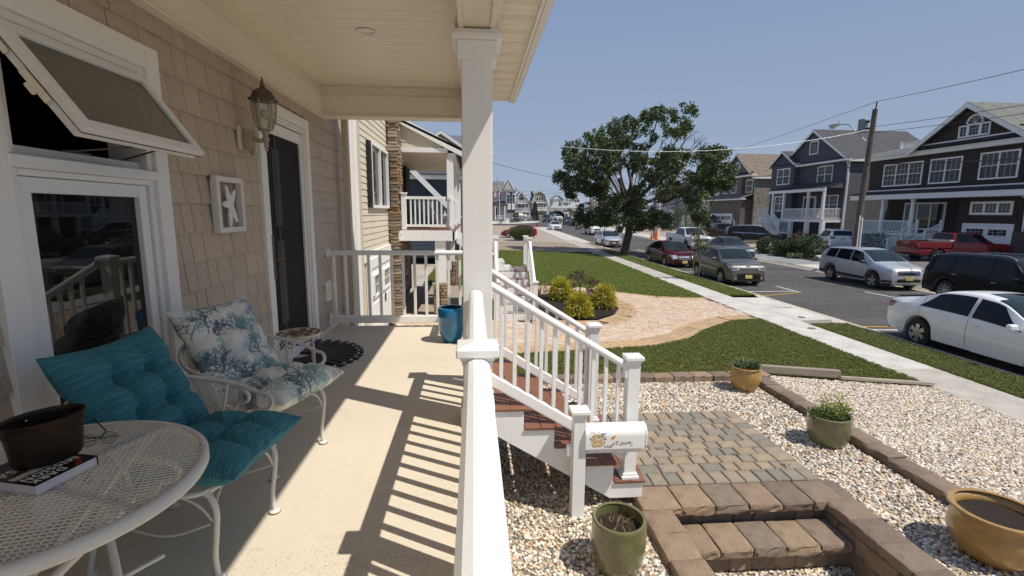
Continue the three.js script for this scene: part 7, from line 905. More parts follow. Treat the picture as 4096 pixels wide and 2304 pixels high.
// ---- houses at the far end of the street, facing the camera (local z = world z)
{
  const Wm = MT.whiteMatte;
  const A = thing('grey_white_house', 'tall grey and white house with steep gable, awnings and navy bay window', 'house', 9, 0.9, -140), sdA = mat([0.42, 0.43, 0.45], 0.8), y0 = 0.9;
  bx(A, 'wall', sdA, -8, 0, -0.2, 7.8, -12, 0.02); lap(A, 0.2, 7.8, 0.3, -8, 0, sdA, 0.03); bx(A, 'front_block', Wm, 0, 2.9, -0.2, 8.0, -6, 1.0); lap(A, 0.4, 8, 0.3, 0, 2.9, mat([0.62, 0.63, 0.65], 0.8), 1.01); gableRoof(A, -0.4, 2.4, 8.5, 0.95, 11.25, 1.4, -8, MT.roofGreen, { rake: 0.4 }); bx(A, 'gable_wall', Wm, -0.3, 2.3, 7.9, 8.7, -6, 1.2); new G().prism([[-0.3, 8.6], [2.3, 8.6], [0.95, 11.2]], 0.9, 1.25).mesh('gable_wall', sdA, A); new G().slab([-9, 7.9, 0.8], [0, 7.9, 0.8], [0, 11.2, -6], [-9, 11.2, -6], 0.1).mesh('roof', MT.roofGreen, A); new G().slab([-0.6, 8.1, 1.9], [3.6, 8.1, 1.9], [3.0, 8.9, 1.0], [-0.3, 8.9, 1.0], 0.05).mesh('pent_roof', MT.roofGreen, A);
  for (let i = 0; i < 3; i++) { win(A, 0.45 + i * 0.75, 1.05 + i * 0.75, 5.2, 7.2, 1.02, 1, { case: 0.05 }); new G().slab([0.35 + i * 0.75, 7.2, 1.75], [1.1 + i * 0.75, 7.2, 1.75], [1.1 + i * 0.75, 7.8, 1.05], [0.35 + i * 0.75, 7.8, 1.05], 0.04).mesh('awning', i % 2 ? MT.dark : Wm, A); }
  sbx(A, 'bay_window', mat([0.03, 0.04, 0.07], 0.7), 0.4, 2.7, 2.1, 5.1, 1.0, 1.5, 0.02); win(A, 0.55, 1.4, 3.0, 4.8, 1.5, 2, { case: 0.06, glass: Wm }); win(A, 1.7, 2.55, 3.0, 4.8, 1.5, 2, { case: 0.06, glass: Wm }); new G().slab([-8, 4.1, 2.4], [0.1, 4.1, 2.4], [0.0, 5.3, 0.1], [-8, 5.3, 0.1], 0.08).mesh('porch_roof', MT.roofBlack, A); posts(A, [[-0.3, 2.2], [-3, 2.2], [-6, 2.2]], 0, 4.1, 0.25); rail(A, -3, 2.2, -0.4, 2.2, 0.3, 1.0, 0.2); win(A, -1.8, -1.1, 5.6, 7.4, 0.05, 1); win(A, -3.4, -2.2, 0.5, 3.6, 0.05, 1, { glass: MT.dark, fixed: true }); new G().cyl(-2.2, 11.0, -3.5, 0.12, 0.12, 2.6, 10).mesh('chimney_pipe', MT.alu, A);
  const B = thing('a_frame_house', 'grey gabled house with white crossed rafters and balcony far down the street', 'house', 15.9, 1.0, -165), sb = mat([0.26, 0.26, 0.25], 0.85); bx(B, 'wall', sb, -2.6, 2.7, -0.2, 6.2, -10, 0); gableRoof(B, -2.6, 2.7, 6.0, 0, 9.1, 0.5, -10, MT.roofGrey, { rake: 0.3 }); new G().prism([[-2.5, 6], [2.6, 6], [0, 9.0]], -0.2, 0.02).mesh('gable_wall', sb, B); new G().bar([-2.4, 5.0, 0.4], [0, 9.0, 0.4], 0.16, 0.16).bar([2.4, 5.0, 0.4], [0, 9.0, 0.4], 0.16, 0.16).mesh('rafter', Wm, B); win(B, -0.95, 0.95, 5.9, 7.2, 0.03, 1, { glass: MT.dark, fixed: true }); rail(B, -1.5, 1.4, 1.6, 1.4, 5.2, 1.0, 0.2); bx(B, 'deck', Wm, -1.6, 1.7, 5.0, 5.2, 0, 1.5); win(B, -1.2, 1.3, 3.6, 5.0, 0.03, 2, { glass: MT.dark }); win(B, 1.5, 2.5, 3.7, 4.9, 0.03, 1); rail(B, -3, 1.6, 3, 1.6, 2.4, 1.0, 0.2); bx(B, 'deck', Wm, -3, 3, 2.2, 2.4, 0, 1.7); posts(B, [[-2.8, 1.5], [2.8, 1.5], [0, 1.5]], -0.2, 2.2, 0.2);
  const Cc = thing('gambrel_house', 'tan gambrel roofed house with white trim and balcony far down the street', 'house', 22.8, 1.05, -170), sc = mat([0.4, 0.35, 0.28], 0.85); bx(Cc, 'wall', sc, -2.6, 2.6, -0.2, 5.5, -10, 0); new G().prism([[-2.6, 5.5], [2.6, 5.5], [1.65, 8.3], [0, 9.35], [-1.65, 8.3]], -10, 0.02).mesh('gable_wall', sc, Cc); new G().slab([-2.8, 5.3, 0.4], [-1.7, 8.4, 0.4], [-1.7, 8.4, -10], [-2.8, 5.3, -10], 0.06).slab([-1.7, 8.4, 0.4], [0, 9.5, 0.4], [0, 9.5, -10], [-1.7, 8.4, -10], 0.06).slab([0, 9.5, 0.4], [1.7, 8.4, 0.4], [1.7, 8.4, -10], [0, 9.5, -10], 0.06).slab([1.7, 8.4, 0.4], [2.8, 5.3, 0.4], [2.8, 5.3, -10], [1.7, 8.4, -10], 0.06).mesh('roof', MT.roofGrey, Cc); for (const [a, b] of [[[-2.8, 5.3], [-1.7, 8.4]], [[-1.7, 8.4], [0, 9.5]], [[0, 9.5], [1.7, 8.4]], [[1.7, 8.4], [2.8, 5.3]]]) new G().bar([a[0], a[1], 0.42], [b[0], b[1], 0.42], 0.06, 0.22).mesh('rake_board', Wm, Cc); sbx(Cc, 'belt_board', Wm, -2.7, 2.7, 5.35, 5.6, 0, 0.3, 0.01); win(Cc, -1.4, 1.35, 6.0, 7.5, 0.04, 3, { case: 0.16 }); win(Cc, -1.3, 2.2, 3.7, 5.1, 0.03, 4, { case: 0.1 }); rail(Cc, -2.6, 1.5, 2.7, 1.5, 2.9, 1.0, 0.2); bx(Cc, 'deck', Wm, -2.7, 2.8, 2.6, 2.9, 0, 1.6); posts(Cc, [[-2.5, 1.4], [0, 1.4], [2.6, 1.4]], -0.2, 2.6, 0.2); sbx(Cc, 'chimney', MT.dark, -2.4, -1.7, 8, 9.5, -6, -5, 0.02);
  const D2 = thing('long_white_house', 'long white house with pale roof and dormer behind the black tent', 'house', 36, 1.15, -190), wl = mat([0.7, 0.71, 0.72], 0.8), rf = mat([0.42, 0.43, 0.44], 0.9, { map: rept(tRoof, 0.2) }); bx(D2, 'wall', wl, -6, 6, -0.2, 3.9, -9, 0); new G().slab([-6.4, 3.8, 0.5], [6.4, 3.8, 0.5], [4.0, 6.3, -4], [-4, 6.3, -4], 0.1).mesh('roof', rf, D2); new G().slab([-6.4, 3.8, -8.5], [-6.4, 3.8, 0.5], [-4, 6.3, -4], [-4, 6.3, -4.01], 0.1).mesh('roof', rf, D2); bx(D2, 'dormer', wl, -1.9, 2.0, 3.8, 6.2, -5, -0.8); win(D2, -0.9, 0.9, 4.6, 5.8, -0.79, 2, { case: 0.16 }); win(D2, -1.3, -0.5, 2.1, 3.2, 0.01, 1); win(D2, 1.4, 2.4, 1.5, 3.2, 0.01, 1); win(D2, -4.6, -3.8, 2.1, 3.2, 0.01, 1); new G().slab([-2.1, 6.2, -0.4], [2.2, 6.2, -0.4], [2.2, 6.5, -5], [-2.1, 6.5, -5], 0.08).mesh('dormer_roof', rf, D2);
  const E1 = thing('dark_roof_house', 'house with dark hipped roof and band of windows behind the long white house', 'house', 39.8, 1.5, -232), we = mat([0.3, 0.29, 0.28], 0.85); bx(E1, 'wall', we, -2.8, 2.8, -0.2, 8.0, -6, 0); gableRoof(E1, -2.8, 2.8, 8.0, 0, 9.9, 0.5, -6.4, MT.roofBlack); win(E1, -2.2, 2.2, 6.3, 7.6, 0.03, 4, { case: 0.2 });
  const E2 = thing('white_gable_house', 'white gabled house top with wide windows beyond the street trees', 'house', 47.7, 1.5, -232); bx(E2, 'wall', wl, -3, 3, -0.2, 8.2, -6, 0); gableRoof(E2, -3, 3, 8.2, 0, 9.9, 0.6, -6.4, rf, { rake: 0.5 }); win(E2, -2.6, 2.6, 6.2, 7.9, 0.03, 4, { case: 0.25 }); bx(E2, 'lower_wing', wl, -5, 4, -0.2, 6, -6, 1.4);
  for (const [x, z, w, hh, c, lab] of [[54, -205, 7, 7, [0.35, 0.31, 0.26], 'tan gabled house glimpsed beyond the far street trees'], [62, -190, 8, 7.5, [0.45, 0.45, 0.46], 'pale grey gabled house glimpsed through the tree branches'], [30, -215, 5, 6, [0.3, 0.31, 0.33], 'grey gabled house between the tan gambrel and white houses'], [72, -175, 8, 8, [0.25, 0.25, 0.28], 'slate sided gabled house far behind the big tree']]) { const q = thing('distant_house', lab, 'house', x, rise(z) - 0.1, z), m = mat(c, 0.85); bx(q, 'wall', m, -w / 2, w / 2, 0, hh, -8, 0); gableRoof(q, -w / 2, w / 2, hh, 0, hh + w * 0.33, 0.5, -8, MT.roofGrey); win(q, -w * 0.3, w * 0.3, hh - 2, hh - 0.5, 0.02, 3, { case: 0.15 }); win(q, -w * 0.3, w * 0.3, 1.2, 2.8, 0.02, 3, { case: 0.15 }); }
}
// ---------------------------------------------------------------- cream neighbour with stone facing (faces +x; local x runs away from the camera)
{
  reseed(51);
  const h = thing('cream_house', 'cream lap sided neighbour house with stone facing, black shutters and raised white porch', 'house', -2.1, 0, 0, PI / 2), cr = mat([0.66, 0.6, 0.47], 0.6, { map: rept(tPaint, 0.5) }), Wm = MT.white;
  bx(h, 'wall', cr, 8.5, 18.4, 0, 7.5, -9, -0.31); bx(h, 'wall', cr, 8.5, 12.72, 0, 7.5, -0.31, -0.03); bx(h, 'end_wall', cr, 8.5, 8.7, 0, 7.5, -9, -0.5);
  const bg = new Map(); const board = (x0, x1, y, e = 0.125) => { const k = (x1 - x0).toFixed(3); if (!bg.has(k)) bg.set(k, metreUV(new G().prism([[0, 0], [0.016, 0], [0.003, e], [0, e]], 0, x1 - x0).geo().rotateY(-PI / 2).translate(x1 - x0, 0, 0))); part('lap_board', bg.get(k), cr, h, x0, y, -0.03); };
  for (let y = 2.32; y < 6.9; y += 0.125) board(9.42, 12.72, y); for (let y = 0.5; y < 6.9; y += 0.125) board(8.52, 8.8, y);
  sbx(h, 'corner_post', Wm, 8.8, 9.02, 0.4, 7, -0.1, 0.06, 0.008); sbx(h, 'corner_trim', mat([0.55, 0.47, 0.35], 0.7), 9.02, 9.42, 0.4, 7, -0.1, 0.02, 0.008);
  sbx(h, 'belt_board', Wm, 9.42, 12.72, 2.16, 2.34, -0.03, 0.03, 0.006);
  win(h, 10.32, 12.26, 3.22, 4.56, -0.02, 2, { case: 0.06, d: 0.07, fixed: true });
  for (const x of [10.08, 12.28]) { const s = sbx(h, 'shutter', MT.carBlack, x, x + 0.22, 3.22, 4.54, -0.01, 0.05, 0.006); for (const [a, b] of [[3.3, 3.82], [3.92, 4.46]]) sbx(s, 'shutter_panel', MT.carBlack, x + 0.04, x + 0.18, a, b, 0.05, 0.058, 0.003); }
  garage(h, 9.9, 12.1, 0.45, 2.0, -0.02, 2); new G().rbox(10.7, 10.74, 1.1, 1.3, 0.05, 0.075, 0.005).rbox(11.26, 11.3, 1.1, 1.3, 0.05, 0.075, 0.005).rbox(10.0, 10.2, 1.4, 1.43, 0.05, 0.07, 0.004).mesh('garage_hardware', MT.carBlack, h);
  // stone facing: stacked ledge stones
  const ledge = [0, 1, 2, 3].map((k) => stoneGeo([0.24, 0.32, 0.18, 0.4][k], 0.075, 0.09, 0.015, 0.03, 61 + k, [4, 2, 2])), lw = [0.24, 0.32, 0.18, 0.4], lm = [[0.3, 0.2, 0.12], [0.36, 0.27, 0.18], [0.22, 0.15, 0.1], [0.42, 0.34, 0.25], [0.3, 0.25, 0.2], [0.38, 0.24, 0.13]].map((c) => mat(c, 0.9, { map: rept(tStone, 2), bumpMap: rept(tStoneB, 3), bumpScale: 0.008 }));
  const stoneWall = (p, x0, x1, y0, y1, z, ry = 0, one) => { for (let y = y0; y < y1 - 0.02; y += 0.08) { let x = x0; while (x < x1 - 0.03) { const k = Math.floor(rnd() * 4), w = Math.min(lw[k], x1 - x); const s = part('ledge_stone', ledge[k], pick(lm), p, ry ? z + rr(-0.012, 0.02) : x + w / 2, y, ry ? -(x + w / 2) : z + rr(-0.012, 0.02), 0, ry, 0); s.scale.x = w / lw[k] * 0.98; x += w; } } };
  stoneWall(h, 12.46, 12.8, 0.45, 6.6, 0.25); for (let y = 0.45; y < 6.6; y += 0.08) { const s = part('ledge_stone', ledge[Math.floor(rnd() * 2)], pick(lm), h, 12.45 + rr(-0.012, 0.012), y, 0.14, 0, PI / 2, 0); s.scale.x = 0.95; } 
  new G().box(12.48, 12.78, 0.3, 6.8, -0.3, 0.22).mesh('stone_backing', lm[2], h);
  // recessed entry wall faced in stone, further back
  bx(h, 'entry_wall', lm[2], 12.8, 18.5, 0.3, 5.4, -0.6, -0.25); for (let y = 0.5; y < 4.7; y += 0.16) { let x = 12.85; while (x < 17.2) { const w = rr(0.25, 0.5), s = part('ledge_stone', ledge[1], pick(lm), h, x + w / 2, y, -0.24); s.scale.set(w / 0.32 * 0.97, 2, 1); x += w; } }
  win(h, 14.5, 15.6, 2.75, 4.5, -0.2, 1, { fixed: true, glass: MT.whiteMatte, case: 0.14 }); sbx(h, 'storm_door', MT.dark, 16.5, 17.4, 2.75, 4.6, -0.2, -0.1, 0.01);
  // porch: deck, gable end, posts
  const P = new THREE.Group(); P.name = 'side_porch'; h.add(P);
  bx(h, 'deck', MT.deckWood[2], 12.45, 18.4, 2.64, 2.7, -0.2, 1.62); sbx(h, 'deck_rim', Wm, 12.4, 12.46, 2.42, 2.68, 0.22, 1.62, 0.006); sbx(h, 'deck_rim', Wm, 12.4, 18.4, 2.42, 2.68, 1.56, 1.62, 0.006);
  bx(h, 'porch_ceiling', MT.ceiling, 12.8, 18.4, 4.62, 4.68, -0.2, 1.6); 
  { const t = new G(); t.prism([[0.28, 4.69], [1.42, 4.69], [0.28, 5.36]], 0, 0.05); const o = t.mesh('gable_end', cr, h); o.rotation.y = -PI / 2; o.position.set(12.85, 0, 0); for (let i = 0; i < 5; i++) { const y = 4.76 + i * 0.12, w = 1.14 - (i * 0.12 + 0.07) * 1.7; if (w > 0.05) { const b = metreUV(new G().prism([[0, 0], [0.016, 0], [0.003, 0.12], [0, 0.12]], 0, w).geo()); part('lap_board', b, cr, h, 12.49, y, 0.28).rotation.y = PI; h.children[h.children.length - 1].position.set(12.8, y, 0.28 + w); } } }
  sbx(h, 'gable_trim', Wm, 12.74, 12.8, 4.62, 4.74, 0.26, 1.45, 0.004); new G().bar([12.74, 5.42, 0.22], [12.74, 4.6, 1.85], 0.08, 0.16).mesh('rake_board', Wm, h); sbx(h, 'porch_beam', Wm, 12.8, 18.4, 4.5, 4.7, 1.44, 1.64, 0.006); new G().slab([12.7, 5.55, 0.0], [12.7, 4.66, 1.95], [18.8, 4.66, 1.95], [18.8, 5.55, 0.0], 0.06).mesh('porch_roof', MT.roofGrey, h);
  posts(h, [[12.85, 1.5], [15.4, 1.5], [18.2, 1.5]], 2.7, 4.5, 0.17); posts(h, [[12.6, 1.25], [15.4, 1.25], [18.2, 1.25]], 1.35, 2.42, 0.27);
  for (const x of [12.6, 18.2]) { const q = new THREE.Group(); q.name = 'stone_pier'; h.add(q); q.position.set(x, 0, 1.25); bx(q, 'core', lm[2], -0.15, 0.15, 0.3, 1.3, -0.15, 0.15); for (const [ry, dx, dz] of [[0, 0, 0.17], [PI / 2, 0.17, 0], [-PI / 2, -0.17, 0]]) for (let y = 0.4; y < 1.28; y += 0.08) { let a = -0.19; while (a < 0.17) { const k = pick([0, 2]), w = Math.min(lw[k], 0.19 - a); const s = part('ledge_stone', ledge[k], pick(lm), q, ry ? dx : a + w / 2, y, ry ? a + w / 2 : dz, 0, ry, 0); s.scale.x = w / lw[k] * 0.97; a += w; } } sbx(q, 'cap', lm[3], -0.22, 0.22, 1.28, 1.35, -0.22, 0.22, 0.015); }
  newels(h, [[12.5, 0.36]], 2.7, 0.88); rail(h, 12.5, 0.42, 12.5, 1.4, 2.7, 0.79, 0.115); rail(h, 12.6, 1.5, 13.6, 1.5, 2.7, 0.79, 0.12); rail(h, 15.0, 1.5, 18.2, 1.5, 2.7, 0.79, 0.12);
  // stairs: from the deck toward the street, a landing, then toward the camera
  for (let k = 0; k < 6; k++) { bx(h, 'step', MT.whiteMatte, 13.65, 14.75, 2.3 - k * 0.19, 2.49 - k * 0.19, 1.65 + k * 0.26, 1.92 + k * 0.26); bx(h, 'tread', MT.sidewalk[1], 13.63, 14.77, 2.49 - k * 0.19, 2.52 - k * 0.19, 1.64 + k * 0.26, 1.93 + k * 0.26); }
  new G().prism([[1.62, 2.68], [1.62, 2.3], [3.1, 1.15], [3.1, 1.55]], 0, 0.04).mesh('stringer', Wm, h).rotation.y = -PI / 2; h.children[h.children.length - 1].position.x = 13.64;
  const tr = mat([0.4, 0.3, 0.26], 0.7, { map: rept(tWood, 1) }); for (let k = 0; k < 5; k++) { const b = sbx(h, 'landing_board', tr, 13.6, 14.75, 1.49, 1.52, 2.72 + k * 0.19, 2.9 + k * 0.19, 0.004); } bx(h, 'landing', Wm, 13.62, 14.7, 0.4, 1.485, 2.74, 3.62);
  for (let k = 0; k < 6; k++) { const top = 1.52 - 0.183 * (k + 1); if (k < 5) sbx(h, 'tread', tr, 13.6 - (k + 1) * 0.28, 13.6 - k * 0.28 + 0.02, top - 0.03, top, 2.7, 3.64, 0.004); sbx(h, 'riser', Wm, 13.6 - k * 0.28 - 0.03, 13.6 - k * 0.28 - 0.01, Math.max(0.4, top - 0.02), top + 0.15, 2.72, 3.62, 0.002); }
  newels(h, [[14.7, 2.75, 1.5], [13.6, 3.66, 1.5], [14.7, 3.66, 1.5], [13.6, 2.72, 1.5]], 1.5, 0.92); newels(h, [[12.2, 3.66], [12.2, 2.7]], 0.4, 0.98); for (const z of [3.66, 2.7]) rail(h, 13.55, z, 12.25, z, 1.45, 0.88, 0.13, 1.0); rail(h, 13.65, 3.66, 14.65, 3.66, 1.5, 0.85, 0.13);
  sbx(h, 'porch_lamp', MT.whiteMatte, 13.2, 13.32, 1.72, 1.9, 0.05, 0.15, 0.02); sbx(h, 'porch_lamp', MT.whiteMatte, 14.2, 14.34, 4.0, 4.3, -0.1, 0.06, 0.03);
  new G().bar([16.8, 2.72, 0.9], [16.8, 3.5, 0.6], 0.5, 0.04).box(16.55, 17.05, 3.0, 3.05, 0.7, 1.2).bar([16.6, 2.72, 1.2], [16.6, 3.2, 1.1], 0.05, 0.05).bar([17.0, 2.72, 1.2], [17.0, 3.2, 1.1], 0.05, 0.05).mesh('porch_seat', Wm, h); h.remove(P);
  struct(sheet('stone_yard', [[-2.1, -12.2], [0.0, -12.2], [0, -17.8], [-2.1, -17.8]], (x, z) => yard(x, z) + 0.01, MT.gravel, 2), 'pale gravel under the raised neighbour porch', 'gravel');
}
{ // blue house and yellow gable behind it
  const b = thing('navy_house', 'navy sided house behind the cream neighbour porch', 'house', 0.4, 0.35, -30), m = mat([0.045, 0.06, 0.085], 0.8), Wm = MT.whiteMatte; bx(b, 'wall', m, -6, -1.2, 0, 5.1, -8, 0); lap(b, 0.1, 5, 0.22, -6, -1.2, m, 0.01); sbx(b, 'eave', Wm, -6.2, -1.1, 4.7, 5.0, 0, 0.4, 0.01); new G().slab([-6.3, 5.0, 0.5], [-1.0, 5.0, 0.5], [-1.0, 6.0, -4], [-6.3, 6.0, -4], 0.06).mesh('roof', MT.roofGrey, b); new G().bar([-4.0, 5.2, 0.5], [-1.2, 2.4, 0.5], 0.1, 0.3).mesh('stair_rail', Wm, b); sbx(b, 'meter_box', mat(0.3, 0.5, { metalness: 0.5 }), -2.6, -2.1, 1.5, 2.5, 0.02, 0.2, 0.02); new G().tube([[-1.3, 4.9, 0.2], [-1.25, 4.5, 0.1], [-1.25, 0.1, 0.1]], 0.05, 6, 12).mesh('downspout', Wm, b);
  const y = thing('yellow_house', 'pale yellow gabled house with blue grey roof behind the navy house', 'house', 0, 0.35, -31.5), ym = mat([0.5, 0.44, 0.28], 0.8, { map: rept(tShake, 0.6) }); bx(y, 'wall', ym, -5, 0.7, 0, 7.2, -14, -6.2); gableRoof(y, -4.3, -0.4, 7.3, -2.4, 8.6, -5.8, -13, MT.roofBlue, { rake: 0.25 }); lap(y, 7.2, 8.6, 0.2, (q) => -4.2 + (q - 7.2) * 1.4, (q) => -0.5 - (q - 7.2) * 1.4, ym, -6.1); new G().slab([-3, 7.2, -6.0], [1.4, 7.2, -6.0], [1.2, 8.9, -9.5], [-3, 8.9, -9.5], 0.08).mesh('roof', MT.roofBlue, y); sbx(y, 'eave', Wm, -0.6, 1.5, 7.0, 7.25, -6.3, -5.7, 0.01); win(y, -0.4, 0.5, 4.6, 6.2, -6.18, 1); bx(y, 'lower_porch', ym, -0.8, 0.9, 0, 3.6, -6.2, -4);
}
// ---------------------------------------------------------------- plants
function leafMesh(name, list, parent, m) { // list of [pos, dir, width, length, colour, fold]
  const n = list.length, pos = new Float32Array(n * 12), col = new Float32Array(n * 12), idx = new Uint32Array(n * 6); const side = V(0, 0, 0), nrm = V(0, 0, 0);
  list.forEach(([p, d, w, l, c], i) => { side.set(rr(-1, 1), rr(-1, 1), rr(-1, 1)); nrm.crossVectors(d, side).normalize(); side.crossVectors(nrm, d).normalize(); const o = i * 12, mx = p.x + d.x * l * 0.45, my = p.y + d.y * l * 0.45, mz = p.z + d.z * l * 0.45, f = w * 0.18; pos.set([p.x, p.y, p.z, mx + side.x * w / 2 + nrm.x * f, my + side.y * w / 2 + nrm.y * f, mz + side.z * w / 2 + nrm.z * f, p.x + d.x * l, p.y + d.y * l, p.z + d.z * l, mx - side.x * w / 2 + nrm.x * f, my - side.y * w / 2 + nrm.y * f, mz - side.z * w / 2 + nrm.z * f], o); for (let k = 0; k < 4; k++) col.set([c[0], c[1], c[2]], o + k * 3); idx.set([i * 4, i * 4 + 1, i * 4 + 2, i * 4, i * 4 + 2, i * 4 + 3], i * 6); });
  const g = new THREE.BufferGeometry(); g.setAttribute('position', new THREE.BufferAttribute(pos, 3)); g.setAttribute('color', new THREE.BufferAttribute(col, 3)); g.setIndex(new THREE.BufferAttribute(idx, 1)); g.computeVertexNormals(); return part(name, g, m || MT.leaf, parent);
}
MT.leaf = mat(1, 0.55, { vertexColors: true, side: THREE.DoubleSide, transmission: 0.3, thickness: 0 }); MT.bark = mat([0.13, 0.11, 0.09], 0.95, { map: rept(tBark, 1.5), bumpMap: rept(tStoneB, 2), bumpScale: 0.02 });
const rdir = (up = 0) => { const a = rr(0, 6.2832), z = rr(-1, 1), s = Math.sqrt(1 - z * z); return V(s * Math.cos(a), z + up, s * Math.sin(a)).normalize(); };
const tint = (c, a = 0.75, b = 1.3) => { const k = rr(a, b); return [c[0] * k, c[1] * k, c[2] * k]; };
function clumps(list, cx, cy, cz, rx, ry, rz, n, m, cr, w, l, cols, up = 0.2, shell = 0.55) { // n clumps of m leaves through an ellipsoid
  for (let i = 0; i < n; i++) { const d = rdir(), k = shell + (1 - shell) * Math.cbrt(rnd()), x = cx + d.x * rx * k, y = cy + d.y * ry * k, z = cz + d.z * rz * k, c = pick(cols), r = cr * rr(0.6, 1.25); for (let j = 0; j < m; j++) { const e = rdir(), q = r * Math.cbrt(rnd()); list.push([V(x + e.x * q, y + e.y * q * 0.75, z + e.z * q), rdir(up), w * rr(0.7, 1.2), l * rr(0.7, 1.2), tint(c)]); } }
}
const GREEN = [[0.065, 0.105, 0.014], [0.085, 0.125, 0.016], [0.05, 0.085, 0.014], [0.105, 0.135, 0.02]];
{ // the big street tree
  reseed(61);
  const t = thing('street_tree', 'broad leafy street tree with bare dead branches on one side', 'tree', 11.45, 0.1, -36.2), G2 = (gx, gy) => [(gx - 700) * 0.0079, (1345 - gy) * 0.0079];
  const yaw = -0.3, ca = Math.cos(yaw), sa = Math.sin(yaw), W = (sx, y, dz) => V(sx * ca - dz * sa, y, sx * sa * -1 + dz * ca);
  const tk = new G(); tk.add(new THREE.TubeGeometry(new THREE.CatmullRomCurve3([V(0, -0.1, 0), V(0.05, 0.6, 0), V(0.22, 1.6, 0.05), V(0.22, 2.6, 0), V(0.25, 3.4, 0)]), 24, 0.3, 12)); { const p = tk.list[0].attributes.position; for (let i = 0; i < p.count; i++) { const y = p.getY(i), k = y < 0.5 ? 1 + (0.5 - y) * 0.9 : 1 - (y - 0.5) * 0.06, cx = plin([[0, 0.02], [0.6, 0.05], [1.6, 0.22], [3.4, 0.25]], y); p.setX(i, cx + (p.getX(i) - cx) * k); p.setZ(i, p.getZ(i) * k); } tk.list[0].computeVertexNormals(); } tk.mesh('trunk', MT.bark, t);
  const blobs = [[720, 120, 85], [900, 130, 95], [800, 90, 50], [560, 200, 105], [800, 260, 115], [420, 270, 110], [300, 330, 85], [650, 330, 115], [930, 240, 75], [220, 490, 85], [330, 430, 110], [480, 420, 95], [120, 610, 60], [180, 690, 75], [300, 620, 105], [420, 600, 95], [560, 500, 95], [700, 480, 105], [860, 500, 105], [1000, 460, 95], [1120, 480, 100], [1260, 480, 110], [1390, 470, 90], [1470, 420, 50], [1470, 620, 105], [1550, 690, 65], [1370, 620, 115], [1250, 620, 115], [1100, 620, 115], [950, 650, 95], [1150, 780, 100], [1030, 850, 100], [900, 800, 95], [1290, 740, 70], [480, 950, 105], [560, 870, 105], [650, 950, 105], [500, 1060, 90], [620, 1050, 85], [780, 950, 95], [880, 1020, 85], [760, 1040, 65], [440, 1020, 70], [350, 760, 60], [420, 720, 70], [620, 760, 70], [1060, 980, 60]];
  const lv = [], br = new G(); const fork = V(0.25, 3.2, 0);
  blobs.forEach(([gx, gy, r], i) => { const [sx, y] = G2(gx, gy), R = r * 0.0079, dmax = 4.6 * Math.sqrt(Math.max(0.05, 1 - (sx / 7) ** 2)), spots = [rr(-0.9, -0.1), rr(0.1, 0.9)]; for (const q of spots) { const c = W(sx + rr(-0.1, 0.1), y, q * dmax); clumps(lv, c.x, c.y, c.z, R, R * 0.85, R * 1.3, 19, 34, 0.3, 0.12, 0.19, GREEN, 0.1, 0.3); if (i % 3 === 0) { const st = y < 4 ? V(0.2, rr(2, 3), 0) : fork.clone().add(V(0, rr(0, 0.6), 0)), md = st.clone().lerp(c, 0.5).add(V(rr(-0.3, 0.3), (y > 4 ? -0.25 : 0.4) + rr(-0.2, 0.2), rr(-0.3, 0.3))); br.add(new THREE.TubeGeometry(new THREE.CatmullRomCurve3([st, md, c]), 8, y > 6 ? 0.04 : 0.03, 5)); for (let k = 0; k < 3; k++) { const s2 = md.clone().lerp(c, rr(0.1, 0.8)), e = s2.clone().add(rdir(0.3).multiplyScalar(rr(0.6, 1.3))); br.add(new THREE.TubeGeometry(new THREE.CatmullRomCurve3([s2, s2.clone().lerp(e, 0.5).add(V(0, 0.1, 0)), e]), 4, 0.014, 4)); } } } });
  for (const [gx, gy] of [[560, 640], [700, 520], [860, 560], [1080, 560], [420, 500], [780, 330]]) { const [sx, y] = G2(gx, gy); br.add(new THREE.TubeGeometry(new THREE.CatmullRomCurve3([fork.clone().add(V(0, -0.4, 0)), W(sx * 0.45 + 0.1, lerp(3.4, y, 0.45), rr(-0.4, 0.4)), W(sx, y, rr(-1, 1))]), 14, 0.11, 7)); }
  const bare = (a, d, L, r, n) => { const e = a.clone().addScaledVector(d, L), m = a.clone().lerp(e, 0.5).add(rdir().multiplyScalar(L * 0.08)); br.add(new THREE.TubeGeometry(new THREE.CatmullRomCurve3([a, m, e]), 4, r, 4)); if (n > 0) for (let k = 0; k < 3; k++) bare(a.clone().lerp(e, rr(0.35, 1)), d.clone().add(rdir(0.1).multiplyScalar(0.55)).normalize(), L * rr(0.5, 0.75), Math.max(0.007, r * 0.6), n - 1); };
  for (const [gx, gy, dx, dy] of [[980, 430, 0.5, 1.6], [1060, 440, 0.8, 1.4], [1130, 450, 1.2, 1.1], [1180, 460, 1.5, 0.9], [1020, 380, 0.35, 1.8], [1100, 400, 1.0, 1.2]]) { const [sx, y] = G2(gx, gy); bare(W(sx, y, rr(-1, 1)), W(dx, dy, rr(-0.3, 0.3)).normalize(), 1.15, 0.025, 3); }
  br.mesh('limbs', MT.bark, t); stuff(t.children[t.children.length - 1]); stuff(leafMesh('crown', lv, t));
}
